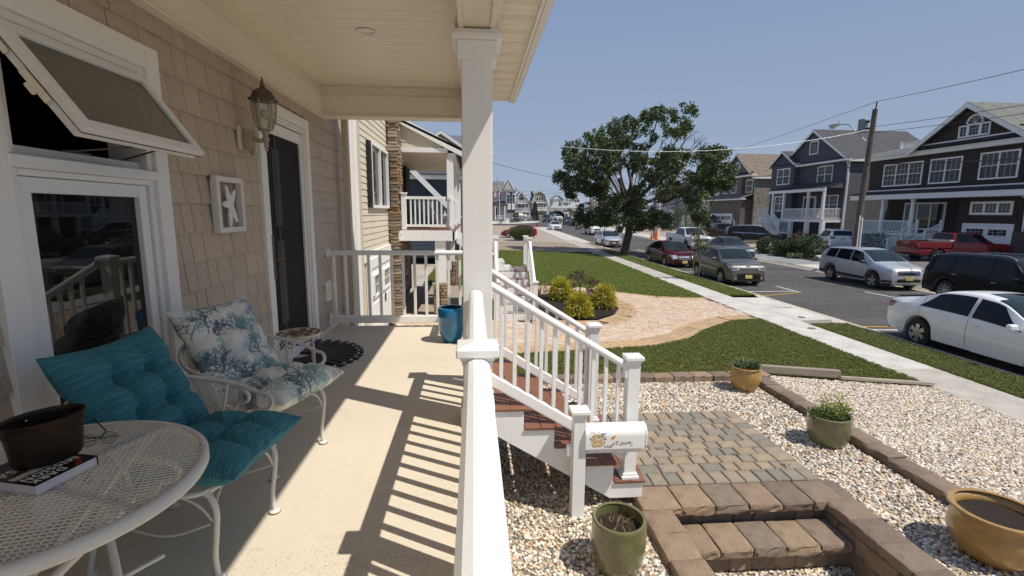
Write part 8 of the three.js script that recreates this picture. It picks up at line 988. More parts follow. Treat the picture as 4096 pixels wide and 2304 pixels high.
function shrub(name, label, cat, x, y, z, rx, ry, rz, n, m, w, l, cols, o = {}) { const t = thing(name, label, cat, x, y, z, 0, o.group), lv = []; clumps(lv, 0, ry * (o.lift ?? 0.95), 0, rx, ry, rz, n, m, o.cr || Math.min(rx, ry) * 0.3, w, l, cols, o.up ?? 0.35, o.shell ?? 0.5); const lf = lv.filter((q) => q[0].y > 0.01); const f = stuff(leafMesh('foliage', lf, t)); const g = new G(); for (let i = 0; i < (o.stems || 4); i++) { const a = rr(0, 6.28); g.tube([[0, -0.05, 0], [Math.cos(a) * rx * 0.2, ry * 0.7, Math.sin(a) * rz * 0.2], [Math.cos(a) * rx * 0.5, ry * 1.3, Math.sin(a) * rz * 0.5]], o.sr || 0.02, 5, 6); } stuff(g.mesh('stems', MT.bark, t)); return t; }
reseed(62);
// golden thread cypresses in the bed: drooping yellow strands
for (const [x, z, w, hh, lab] of [[2.8, -15.3, 0.42, 0.62, 'yellow green thread cypress behind the bed beside the red maple'], [2.82, -12.75, 0.4, 0.56, 'yellow green thread cypress at the front edge of the mulch bed'], [3.9, -14.2, 0.42, 0.62, 'yellow green thread cypress beside the small wooden stake']]) { const t = thing('thread_cypress', lab, 'shrub', x, yard(x, z), z, 0, 'yellow cypresses in the mulch bed'), lv = []; for (let i = 0; i < 2600; i++) { const d = rdir(0.15); d.y = Math.abs(d.y); const r = rr(0.55, 1), p = V(d.x * w * r * 0.8, 0.1 + d.y * hh * r, d.z * w * r * 0.8), dd = V(d.x * 0.9 + rr(-0.4, 0.4), rr(-0.5, 0.5) + (d.y > 0.7 ? 0.5 : -0.1), d.z * 0.9 + rr(-0.4, 0.4)).normalize(); lv.push([p, dd, 0.02, rr(0.1, 0.2), tint(r > 0.75 ? [0.5, 0.44, 0.03] : [0.24, 0.26, 0.025], 0.8, 1.25)]); } stuff(leafMesh('foliage', lv, t)); new G().tube([[0, 0, 0], [0.02, 0.3, 0], [0, 0.5, 0.02]], 0.02, 5, 6).mesh('trunk', MT.bark, t); }
{ const x = 3.5, z = -15.8, t = thing('red_maple', 'small dark red japanese maple in the mulch bed', 'tree', x, yard(x, z), z), lv = [], br = new G(); br.tube([[0, 0, 0], [0.03, 0.3, 0], [-0.02, 0.6, 0.02]], 0.025, 6, 10); for (const [a, b, c, r] of [[0, 0.85, 0, 0.22], [-0.25, 0.75, 0.1, 0.18], [0.3, 0.65, 0.1, 0.2], [0.55, 0.5, 0, 0.2], [0.7, 0.4, 0.1, 0.12], [-0.3, 0.45, 0.2, 0.16], [-0.25, 0.25, 0.25, 0.16], [0.3, 0.3, 0.25, 0.18], [0.1, 0.7, -0.25, 0.2], [0.45, 0.25, 0.1, 0.16]]) { br.tube([[-0.02, 0.5, 0.02], [a * 0.6, b * 0.8 + 0.15, c * 0.6], [a, b, c]], 0.01, 5, 8); clumps(lv, a, b, c, r, r * 0.55, r, 14, 12, 0.07, 0.02, 0.08, [[0.07, 0.016, 0.018], [0.1, 0.022, 0.02], [0.05, 0.015, 0.015]], -0.3, 0.2); } br.mesh('trunk', mat([0.16, 0.12, 0.08], 0.9), t); stuff(leafMesh('foliage', lv, t)); }
{ const x = 2.15, z = -15.7, t = shrub('flower_shrub', 'small shrub of pink flowers beside the neighbour stairs', 'shrub', x, yard(x, z), z, 0.28, 0.28, 0.28, 26, 14, 0.03, 0.05, [[0.06, 0.1, 0.03], [0.08, 0.11, 0.03]]); const lv = []; clumps(lv, 0, 0.32, 0, 0.26, 0.26, 0.26, 30, 7, 0.03, 0.03, 0.035, [[0.55, 0.2, 0.25], [0.6, 0.3, 0.34]], 0.2, 0.9); stuff(leafMesh('flowers', lv, t)); }
tag(new G().rbox(-0.012, 0.012, 0, 0.62, -0.012, 0.012, 0.003).rbox(-0.03, 0.03, 0.62, 0.76, -0.02, 0.02, 0.008).mesh('garden_stake', mat([0.3, 0.2, 0.11], 0.8), scene), 'small wooden stake with dark head in the mulch bed', 'stake').position.set(4.08, yard(4.08, -13.8), -13.8);
{ reseed(63); const x = 10.4, z = -21.7, t = thing('young_tree', 'thin young street tree with sparse yellowing leaves on the verge', 'tree', x, 0.11, z), lv = [], br = new G(); br.tube([[0, 0, 0], [0.03, 0.8, 0], [-0.05, 1.6, 0.02], [-0.1, 2.5, 0]], 0.022, 6, 14); for (let i = 0; i < 26; i++) { const y = rr(0.9, 2.4), a = rr(0, 6.28), L = rr(0.25, 0.6) * (1.2 - (y - 0.9) * 0.35), p = plin([[0, 0], [0.8, 0.03], [1.6, -0.05], [2.5, -0.1]], y), e = V(p + Math.cos(a) * L, y + 0.12, Math.sin(a) * L); br.tube([[p, y - 0.1, 0], [p + Math.cos(a) * L * 0.5, y + 0.05, Math.sin(a) * L * 0.5], e.toArray()], 0.006, 4, 6); for (let k = 0; k < 22; k++) { const q = V(p, y, 0).lerp(e, rr(0.3, 1.1)); lv.push([q.add(rdir().multiplyScalar(0.07)), rdir(-0.4), 0.045, 0.09, tint(pick([[0.14, 0.14, 0.03], [0.1, 0.12, 0.03], [0.2, 0.14, 0.04], [0.07, 0.1, 0.025]]))]); } } br.mesh('trunk', mat([0.2, 0.16, 0.12], 0.9), t); stuff(leafMesh('foliage', lv, t)); }
{ reseed(64); const x = 4.95, z = -50.6, t = thing('ornamental_grass', 'large clump of tall ornamental grass beside the red hatchback', 'plant', x, 0.15 + rise(z), z), lv = []; for (let i = 0; i < 2600; i++) { const a = rr(0, 6.28), r = Math.sqrt(rnd()) * 0.7, L = rr(1.0, 1.6), sp = 0.25 + r * 0.5; lv.push([V(Math.cos(a) * r, rr(0, 0.25), Math.sin(a) * r), V(Math.cos(a) * sp + rr(-0.2, 0.2), 1, Math.sin(a) * sp + rr(-0.2, 0.2)).normalize(), 0.03, L, tint(rnd() < 0.2 ? [0.26, 0.2, 0.09] : [0.1, 0.13, 0.035])]); } stuff(leafMesh('blades', lv, t)); }
reseed(65);
const DG = [[0.03, 0.065, 0.015], [0.045, 0.085, 0.02], [0.06, 0.1, 0.02]], fg = 'shrubs in the bed across the street';
for (const [x, z, rx, ry, cols, lab] of [[22.85, -36.2, 0.85, 0.62, DG, 'round dark green shrub at the far end of the mulch bed'], [23.7, -35.6, 0.6, 0.5, DG, 'low dark green shrub between two larger shrubs in the mulch bed'], [22.9, -33.8, 0.8, 0.62, DG, 'rounded dark green shrub in the middle of the mulch bed'], [23.55, -32.6, 1.0, 0.82, [[0.05, 0.1, 0.018], [0.075, 0.125, 0.02], [0.04, 0.08, 0.018]], 'largest bright green shrub of the mulch bed'], [24.2, -34.4, 0.9, 0.85, [[0.12, 0.075, 0.04], [0.09, 0.08, 0.03], [0.15, 0.09, 0.05]], 'bronze leaved shrub behind the green ones']]) shrub('round_shrub', lab, 'shrub', x, 0.16, z, rx, ry, rx, 150, 34, 0.065, 0.11, cols, { group: fg, cr: 0.16 });
for (const [x, z, lab] of [[21.95, -37.6, 'pale variegated hosta at the far tip of the mulch bed'], [22.3, -32.2, 'yellow green hosta below the largest shrub'], [22.4, -34.6, 'pale hosta between the round shrubs']]) { const t = thing('hosta', lab, 'plant', x, 0.16, z, 0, fg), lv = []; for (let i = 0; i < 160; i++) { const a = rr(0, 6.28), r = rr(0.05, 0.4); lv.push([V(Math.cos(a) * r, rr(0.08, 0.3), Math.sin(a) * r), V(Math.cos(a), rr(-0.2, 0.5), Math.sin(a)).normalize(), 0.1, 0.22, tint(pick([[0.2, 0.24, 0.06], [0.12, 0.18, 0.04], [0.3, 0.32, 0.14]]))]); } stuff(leafMesh('foliage', lv, t)); }
tag(part('boulder', stoneGeo(0.75, 0.34, 0.45, 0.13, 0.12, 91, [8, 5, 6]), mat([0.6, 0.56, 0.5], 0.9, { map: rept(tStone, 1) }), scene, 23.1, 0.13, -30.7), 'pale boulder at the corner of the mulch bed', 'boulder');
shrub('ground_cover', 'low green ground cover around the pale boulder', 'plant', 23.2, 0.12, -29.9, 1.0, 0.14, 0.9, 60, 26, 0.04, 0.08, [[0.09, 0.12, 0.03], [0.13, 0.14, 0.04]], { cr: 0.2, stems: 1 });
shrub('yellow_hedge', 'bright yellow green low shrub between silver and black vehicles', 'shrub', 21.6, 0.13, -20.2, 0.8, 0.3, 0.9, 70, 26, 0.05, 0.09, [[0.24, 0.28, 0.04], [0.3, 0.32, 0.05], [0.16, 0.2, 0.04]], { cr: 0.16, stems: 2 });
for (const [x, z, rx, ry, cols, lab] of [[27.2, -73, 0.9, 1.35, DG, 'dark narrow evergreen behind the traffic cones'], [30.4, -74, 1.4, 1.9, GREEN, 'tall green evergreen bush before the grey house'], [33.2, -74.5, 1.9, 2.2, GREEN, 'widest green bush before the grey house'], [35.6, -73, 1.2, 1.5, DG, 'dark bush at the corner of the grey house'], [25.4, -73.4, 0.7, 0.6, [[0.12, 0.05, 0.035], [0.1, 0.06, 0.04]], 'low reddish bush beside the evergreens'], [33.4, -66.5, 0.9, 1.3, DG, 'dark evergreen before the tan garage'], [32.2, -60.5, 0.7, 0.8, GREEN, 'green bush below the tan house corner'], [33.0, -57.5, 0.6, 0.6, GREEN, 'small green bush between tan and blue houses']]) shrub('evergreen_bush', lab, 'shrub', x, 0.2 + rise(z), z, rx, ry, rx, 80, 30, 0.1, 0.17, cols, { group: 'bushes before the grey and tan houses', cr: rx * 0.28 });
shrub('climbing_bush', 'dark straggly bush before the brown house porch', 'shrub', 32.6, 0.2, -37.2, 1.0, 0.9, 0.7, 40, 22, 0.06, 0.1, DG, { cr: 0.22, stems: 9, sr: 0.012 });
{ reseed(66); const t = thing('spruce_tree', 'blue green spruce tree before the far gambrel house', 'tree', 16.8, rise(-135), -135), lv = []; for (let i = 0; i < 2600; i++) { const k = rnd(), y = 0.3 + 5 * k, r = (1 - k) * 1.25 * Math.sqrt(rnd()), a = rr(0, 6.28); lv.push([V(Math.cos(a) * r, y, Math.sin(a) * r), V(Math.cos(a), -0.15, Math.sin(a)).normalize(), 0.16, 0.35, tint([0.04, 0.065, 0.05])]); } stuff(leafMesh('foliage', lv, t)); new G().cyl(0, 2.4, 0, 0.12, 0.03, 4.9, 8).mesh('trunk', MT.bark, t); }
for (const [x, z, rx, ry, lab] of [[20.4, -148, 2.2, 1.4, 'low hedge of green shrubs beside the white far fence'], [29.5, -150, 1.6, 1.8, 'small green tree beside the black tent'], [33.5, -128, 1.5, 1.6, 'green bush near the far guard rail'], [26.5, -98, 2.0, 0.7, 'low green shrubs at the far kerb by the pole'], [11.8, -137, 0.8, 1.1, 'green shrub under the navy bay window'], [27.5, -112, 1.6, 2.4, 'small dark tree by the second utility pole'], [31, -105, 1.8, 2.6, 'leafy dark tree between the second pole and the big tree']]) shrub('far_shrub', lab, 'shrub', x, rise(z), z, rx, ry, rx, 60, 26, 0.16, 0.26, DG.concat(GREEN), { group: 'greenery at the far end of the street', cr: rx * 0.3 });
// plants in the pots
{ reseed(67); const add = (nm, lab, x, y, z, fn) => { const t = thing(nm, lab, 'plant', x, y, z), lv = []; fn(lv, t); stuff(leafMesh('foliage', lv, t)); };
  add('potted_herbs', 'loose green plant with purple flower tips in the far ochre pot', 4.22, 0.76, -6.98, (lv) => { for (let i = 0; i < 320; i++) { const a = rr(0, 6.28), r = Math.sqrt(rnd()) * 0.16; lv.push([V(Math.cos(a) * r, rr(0, 0.09), Math.sin(a) * r), V(Math.cos(a) * 0.6, rr(0.2, 1), Math.sin(a) * 0.6).normalize(), 0.02, rr(0.05, 0.13), tint(rnd() < 0.05 ? [0.2, 0.1, 0.3] : [0.1, 0.16, 0.04])]); } });
  add('potted_lilies', 'bright yellow green lily shoots in the olive pot', 4.24, 0.72, -5.2, (lv) => { for (const [a, b, h2] of [[-0.1, 0.02, 0.3], [-0.06, 0.08, 0.24], [0.12, -0.02, 0.28], [0.1, 0.06, 0.22], [0.0, -0.06, 0.16], [0.03, 0.1, 0.14], [-0.15, -0.04, 0.14], [0.16, 0.05, 0.16]]) for (let k = 0; k < 46; k++) { const y = h2 * (k / 46), an = k * 2.4; lv.push([V(a, y, b), V(Math.cos(an), 0.35 + y * 1.5, Math.sin(an)).normalize(), 0.016, 0.1, tint(y > h2 * 0.8 ? [0.35, 0.35, 0.04] : [0.15, 0.22, 0.03])]); } for (let k = 0; k < 60; k++) lv.push([V(-0.2 + rr(-0.05, 0.05), rr(0.03, 0.12), rr(-0.05, 0.1)), rdir(0.2), 0.03, 0.05, tint([0.12, 0.18, 0.04])]); });
  add('dry_stalks', 'dry straw stalks standing in the near olive pot', 1.1, 0.765, -3.33, (lv) => { for (let i = 0; i < 60; i++) { const a = rr(0, 6.28), r = Math.sqrt(rnd()) * 0.16; lv.push([V(Math.cos(a) * r + 0.03, 0, Math.sin(a) * r), V(rr(-1, 1), rr(0.05, 1.1), rr(-1, 1)).normalize(), 0.005, rr(0.05, 0.15), tint([0.34, 0.24, 0.12])]); } });
  const wd = thing('joint_weeds', 'small green weeds in the joints of the paved landing', 'plant', 0, 0.5, 0), lv = []; for (const [x, z] of [[1.78, -5.9], [2.02, -5.55], [2.62, -5.3], [2.55, -5.32], [2.9, -4.85], [1.95, -4.72], [3.12, -5.52], [2.4, -4.86], [1.7, -4.95], [3.3, -4.6], [2.1, -5.05], [2.3, -5.0]]) for (let k = 0; k < 26; k++) lv.push([V(x + rr(-0.06, 0.06), -0.01, z + rr(-0.02, 0.02)), rdir(0.8), 0.008, rr(0.015, 0.05), tint(rnd() < 0.3 ? [0.2, 0.1, 0.05] : [0.1, 0.16, 0.03])]); stuff(leafMesh('weeds', lv, wd));
  const tw = thing('dry_twigs', 'dry brown twigs scattered on the pebbles', 'twigs', 0, 0.44, 0), tl = []; for (let i = 0; i < 70; i++) { const x = rr(0.3, 4.3), z = rr(-7.1, -2.2); if (x > 1.4 && x < 3.6 && z > -6.1) continue; tl.push([V(x, 0.006, z), V(rr(-1, 1), rr(-0.02, 0.06), rr(-1, 1)).normalize(), 0.005, rr(0.06, 0.2), tint([0.16, 0.1, 0.06])]); } stuff(leafMesh('twigs', tl, tw)); tw.userData.kind = 'stuff';
}
// ---------------------------------------------------------------- poles, wires, street things
{
  const P = thing('utility_pole', 'tall wooden utility pole with transformer and street light across the street', 'utility pole', 20.8, 0.12, -25.1), wood = mat([0.165, 0.135, 0.11], 0.95, { map: rept(tBark, 1, 0.4), bumpMap: rept(tGrainB, 3, 1), bumpScale: 0.01 });
  const pg = new G(); pg.cyl(0, 4.22, 0.1, 0.165, 0.12, 8.5, 14, 0.03, -0.01); pg.mesh('shaft', wood, P); new G().cyl(-0.02, 8.45, 0.32, 0.035, 0.03, 0.75, 8, 0.1, 0).mesh('top_pin', MT.dark, P);
  const tf = new G(); tf.lathe([[0, 7.42], [0.2, 7.42], [0.23, 7.46], [0.23, 8.02], [0.24, 8.05], [0.19, 8.1], [0, 8.14]], 20, 0, 0, -0.42); tf.mesh('transformer', mat([0.22, 0.23, 0.24], 0.5, { metalness: 0.4 }), P); new G().box(-0.03, 0.03, 7.5, 7.6, -0.25, 0).box(-0.03, 0.03, 7.85, 7.95, -0.25, 0).mesh('bracket', MT.dark, P); for (const y of [7.3, 7.5, 7.7, 7.9]) new G().cyl(0.0, y, 0.26, 0.04, 0.04, 0.1, 8, PI / 2).mesh('insulator', MT.carBlack, P);
  new G().tube([[0, 6.9, -0.1], [-0.1, 7.45, -0.7], [-0.15, 7.95, -1.3], [-0.2, 8.05, -1.75]], 0.03, 8, 24).mesh('lamp_arm', MT.alu, P); const lh = new G(); lh.at(new THREE.SphereGeometry(1, 20, 12), -0.22, 8.1, -2.25, 0, 0, 0, [0.17, 0.11, 0.48]); lh.mesh('lamp_head', mat(0.55, 0.4), P); new G().at(new THREE.SphereGeometry(1, 16, 10), -0.22, 8.03, -2.4, 0, 0, 0, [0.13, 0.12, 0.24]).mesh('lamp_lens', mat([0.5, 0.5, 0.45], 0.15), P); new G().cyl(-0.22, 8.22, -2.0, 0.03, 0.03, 0.06, 8).mesh('photocell', MT.dark, P);
  new G().tube([[-0.12, 0, 0.3], [-0.12, 3.0, 0.24]], 0.035, 8, 2).tube([[-0.02, 0, 0.36], [-0.02, 2.9, 0.3]], 0.03, 8, 2).mesh('conduit', MT.white, P);
  const P2 = thing('utility_pole', 'wooden utility pole far up the street behind the big tree', 'utility pole', 22.6, rise(-94.5), -94.5); new G().cyl(0, 4.2, 0, 0.17, 0.12, 8.4, 10).mesh('shaft', wood, P2); new G().box(-0.9, 0.9, 7.7, 7.8, -0.05, 0.05).mesh('crossarm', wood, P2);
  const P3 = thing('utility_pole', 'pale utility pole with white conduits beside the traffic cones', 'utility pole', 21.2, rise(-56) + 0.12, -56); new G().cyl(0, 4.2, 0, 0.2, 0.14, 8.4, 12).mesh('shaft', mat([0.36, 0.33, 0.3], 0.9, { map: rept(tBark, 1, 0.4) }), P3); new G().tube([[0.35, 0, 0.1], [0.35, 4.5, 0.05]], 0.06, 8, 2).tube([[0.55, 0, 0.1], [0.52, 4.5, 0.05]], 0.05, 8, 2).mesh('conduit', MT.white, P3);
  const wire = (lab, a, b, sag, r, m = MT.carBlack) => { const pts = []; for (let i = 0; i <= 14; i++) { const t = i / 14; pts.push([lerp(a[0], b[0], t), lerp(a[1], b[1], t) - sag * 4 * t * (1 - t), lerp(a[2], b[2], t)]); } const g = new G(); g.add(new THREE.TubeGeometry(new THREE.CatmullRomCurve3(pts.map((p) => V(...p))), 40, r, 5)); tag(g.mesh('overhead_wire', m, scene), lab, 'wire', 'overhead wires'); };
  const grey = mat(0.5, 0.4, { metalness: 0.5 });
  wire('thin topmost wire from the near pole up the street', [20.8, 8.95, -24.75], [22.6, 8.6, -94.5], 1.0, 0.012); wire('thin topmost wire from the near pole past the brown house', [20.8, 8.95, -24.75], [20, 9.4, 12], 0.7, 0.012);
  wire('upper insulated wire past the brown house gable', [20.8, 7.7, -24.8], [20, 8.2, 12], 0.8, 0.012); wire('lower insulated wire past the brown house gable', [20.8, 7.4, -24.8], [20, 7.8, 12], 0.8, 0.012);
  wire('thick black cable from the near pole past the brown house', [20.8, 5.8, -24.95], [20, 6.2, 12], 0.9, 0.022); wire('thick black cable from the near pole up the street', [20.8, 5.8, -25.2], [21.2, 6.2, -56], 0.5, 0.022); wire('second black cable up the street', [20.8, 6.2, -25.2], [21.2, 6.5, -56], 0.5, 0.014);
  wire('pale twisted service wire crossing the street to the neighbour', [20.8, 7.6, -24.9], [-0.6, 7.05, -24.9], 1.05, 0.014, grey); wire('lower pale service wire crossing toward the neighbour', [21.2, 6.6, -56], [-1.5, 6.3, -25.5], 0.9, 0.012, MT.carBlack); wire('black wire along the far bend', [22.6, 8.3, -94.5], [2, 8.8, -120], 0.8, 0.016); wire('lower black wire along the far bend', [22.6, 7.8, -94.5], [2, 7.2, -120], 0.6, 0.03); wire('lowest black wire along the far bend', [22.6, 6.9, -94.5], [2, 6.4, -122], 0.3, 0.014); wire('black cable between the pale and far poles', [21.2, 6.2, -56], [22.6, 6.9, -94.5], 0.5, 0.018);
  wire('thin wire between the pale and far poles', [21.2, 8.0, -56], [22.6, 8.2, -94.5], 0.6, 0.012);
}
{ // cones, hydrant, posts
  const or = mat([0.75, 0.13, 0.02], 0.5); for (const [x, z, lab] of [[20.1, -54.0, 'orange traffic cone nearest the kerb by the pale pole'], [20.75, -54.2, 'taller orange traffic cone against the pale pole']]) { const t = thing('traffic_cone', lab, 'traffic cone', x, 0.13 + rise(z), z, 0, 'cones by the pale pole'), s = x > 20.5 ? 1.25 : 1; new G().lathe([[0.16 * s, 0.03], [0.04 * s, 0.85 * s], [0, 0.85 * s]], 18).mesh('cone', or, t); new G().rbox(-0.2, 0.2, 0, 0.03, -0.2, 0.2, 0.01).mesh('base', or, t); }
  const hy = thing('fire_hydrant', 'red fire hydrant with green cap at the bend of the street', 'hydrant', 11.9, rise(-92) + 0.1, -92.2), rd = mat([0.4, 0.02, 0.012], 0.5); new G().lathe([[0.2, 0], [0.2, 0.05], [0.14, 0.07], [0.14, 0.5], [0.18, 0.52], [0.18, 0.56]], 18).cyl(0.18, 0.38, 0, 0.06, 0.06, 0.14, 10, 0, PI / 2).cyl(-0.18, 0.38, 0, 0.06, 0.06, 0.14, 10, 0, PI / 2).cyl(0, 0.36, 0.18, 0.08, 0.08, 0.14, 10, PI / 2).mesh('body', rd, hy); new G().lathe([[0.17, 0.56], [0.15, 0.68], [0.06, 0.76], [0.04, 0.82], [0, 0.82]], 18).mesh('cap', mat([0.02, 0.2, 0.13], 0.5), hy);
  tag(new G().cyl(0, 0.95, 0, 0.025, 0.025, 2.0, 8).rbox(-0.02, 0.02, 1.6, 2.0, -0.03, 0.03, 0.004).mesh('sign_post', MT.carBlack, scene), 'thin dark sign post on the verge before the silver sedan', 'post').position.set(10.95, 0.12, -40.4);
  const fp = thing('flag_pole', 'white flag pole flying a red white and blue flag before the grey white house', 'flag', 5.75, rise(-110), -110); new G().cyl(0, 4.0, 0, 0.07, 0.045, 8.2, 10).mesh('pole', MT.white, fp); new G().at(new THREE.SphereGeometry(0.09, 10, 8), 0, 8.15, 0).mesh('finial', MT.white, fp);
  const ft = canvasTex(256, 136, (c) => { for (let i = 0; i < 13; i++) { c.fillStyle = i % 2 ? '#e8e6e6' : '#a01a2c'; c.fillRect(0, i * 136 / 13, 256, 11); } c.fillStyle = '#27305e'; c.fillRect(0, 0, 104, 73); c.fillStyle = '#e8e6e6'; for (let r = 0; r < 9; r++) for (let k = 0; k < (r % 2 ? 5 : 6); k++) c.fillRect(8 + k * 17 + (r % 2 ? 8 : 0), 5 + r * 7.6, 3, 3); }); const fg = new THREE.PlaneGeometry(1.7, 1.0, 14, 6), p = fg.attributes.position; for (let i = 0; i < p.count; i++) { const x = p.getX(i) + 0.85; p.setXYZ(i, -x * 0.82, p.getY(i) - x * 0.42, 0.12 * Math.sin(x * 6)); } fg.computeVertexNormals(); part('flag', fg, mat(1, 0.8, { map: ft, side: THREE.DoubleSide }), fp, -0.06, 6.9, 0);
  for (const [x, z, lab] of [[11.7, -122.6, 'stone gate pier at the near end of the iron fence'], [15.1, -129.8, 'stone gate pier at the far end of the iron fence']]) { const t = thing('gate_pier', lab, 'pier', x, rise(z) + 0.08, z, 0, 'gate piers at the bend'); new G().rbox(-0.35, 0.35, 0, 1.0, -0.35, 0.35, 0.02).mesh('shaft', mat([0.28, 0.23, 0.18], 0.9, { map: rept(tStone, 2) }), t); new G().rbox(-0.42, 0.42, 1.0, 1.12, -0.42, 0.42, 0.02).mesh('cap', MT.concrete, t); }
  const fence = (lab, a, b, y, h, sp, m) => { const t = thing('iron_fence', lab, 'fence', a[0], y, a[1], Math.atan2(-(b[1] - a[1]), b[0] - a[0])), L = Math.hypot(b[0] - a[0], b[1] - a[1]), n = Math.floor(L / sp), g = metreUV(new THREE.BoxGeometry(0.035, h, 0.035)); new G().box(0, L, h - 0.12, h - 0.07, -0.02, 0.02).mesh('top_rail', m, t); new G().box(0, L, 0.1, 0.15, -0.02, 0.02).mesh('bottom_rail', m, t); for (let i = 0; i <= n; i++) part('picket', g, m, t, i * sp, h / 2, 0); };
  fence('black iron fence before the pale grey sedan', [8.3, -113.5], [11.4, -122.3], rise(-118) + 0.1, 1.0, 0.2, MT.carBlack); fence('black iron fence along the bend before the spruce', [15.5, -130.2], [17.6, -134], rise(-132) + 0.1, 1.0, 0.2, MT.carBlack); fence('white picket fence before the far houses', [10, -140], [24, -146], rise(-143), 1.5, 0.3, MT.white);
  const te = thing('carport_tent', 'black fabric carport tent at the end of the street', 'tent', 26, rise(-150), -150); new G().prism([[-1.9, 0], [-1.9, 1.9], [-1.2, 2.55], [0, 2.9], [1.2, 2.55], [1.9, 1.9], [1.9, 0], [1.8, 0], [1.8, 1.85], [1.15, 2.46], [0, 2.8], [-1.15, 2.46], [-1.8, 1.85], [-1.8, 0]], -6, 0).mesh('cover', mat(0.02, 0.8), te); new G().box(-1.8, 1.8, 0, 2.6, -6, -5.9).mesh('back', mat(0.02, 0.9), te);
  const bt = thing('motor_boat', 'white motor boat on a trailer behind the white fence', 'boat', 14.2, rise(-150) + 0.7, -148, 0.2); { const h = new THREE.BoxGeometry(3.6, 0.8, 1.8, 10, 3, 6), p2 = h.attributes.position; for (let i = 0; i < p2.count; i++) { const x = p2.getX(i), k = x > 0 ? 1 - Math.pow(x / 1.8, 2) * 0.85 : 1, yy = (p2.getY(i) + 0.4) / 0.8; p2.setZ(i, p2.getZ(i) * k * (0.55 + 0.45 * yy)); p2.setY(i, p2.getY(i) + (x > 0 ? x * x * 0.08 : 0)); } h.computeVertexNormals(); part('hull', metreUV(h), MT.white, bt, 0, 0.4, 0); } new G().rbox(-0.9, 0.5, 0.8, 1.3, -0.6, 0.6, 0.08).rbox(-0.9, 0.3, 1.75, 1.82, -0.6, 0.6, 0.02).mesh('cabin', MT.white, bt); for (const [x, z] of [[-0.8, 0.5], [-0.8, -0.5], [0.2, 0.5], [0.2, -0.5]]) new G().cyl(x, 1.5, z, 0.03, 0.03, 0.55, 6).mesh('roof_post', MT.alu, bt);
  for (const x of [-0.6, 0.4]) new G().cyl(x, -0.35, 0.6, 0.3, 0.3, 0.15, 14, PI / 2).mesh('trailer_wheel', MT.tyre, bt);
  const gr = thing('guard_rail', 'pale guard rail behind the navy sedan', 'guard rail', 24.2, rise(-118), -118, -0.1); new G().rbox(0, 6.5, 0.45, 0.8, -0.05, 0.05, 0.02).mesh('rail', mat([0.6, 0.61, 0.62], 0.5), gr); for (let i = 0; i < 5; i++) sbx(gr, 'post', MT.alu, 0.2 + i * 1.5, 0.3 + i * 1.5, 0, 0.7, -0.12, -0.05, 0.01);
  const ab = thing('garden_arbor', 'white arched garden arbor before the tan house', 'arbor', 33.6, 0.3 + rise(-62.5), -62.5, PI / 2); for (const z of [-0.35, 0.35]) new G().tube([[-0.8, 0, z], [-0.8, 1.5, z], [-0.5, 2.05, z], [0, 2.2, z], [0.5, 2.05, z], [0.8, 1.5, z], [0.8, 0, z]], 0.04, 6, 40).mesh('arch', MT.white, ab); for (const [x, y] of [[-0.8, 0.6], [-0.8, 1.2], [-0.55, 1.95], [0, 2.2], [0.55, 1.95], [0.8, 1.2], [0.8, 0.6]]) new G().bar([x, y, -0.35], [x, y, 0.35], 0.04, 0.04).mesh('rung', MT.white, ab);
  for (const [x, z, lab] of [[9.05, -12.1, 'small round iron valve cover in the sidewalk slab'], [9.75, -13.5, 'small rusty valve cover at the apron edge']]) tag(new G().cyl(0, 0, 0, 0.1, 0.1, 0.012, 18).mesh('valve_cover', mat([0.16, 0.11, 0.08], 0.8), scene), lab, 'cover').position.set(x, 0.123, z);
  const pl = thing('planter_tray', 'terracotta planter bowl beside the white garage door', 'planter', 33.4, 0.2, -28.0); new G().lathe([[0, 0], [0.28, 0], [0.36, 0.22], [0.38, 0.24], [0.34, 0.24], [0.3, 0.18], [0, 0.18]], 20).mesh('bowl', mat([0.36, 0.17, 0.1], 0.8), pl);
}
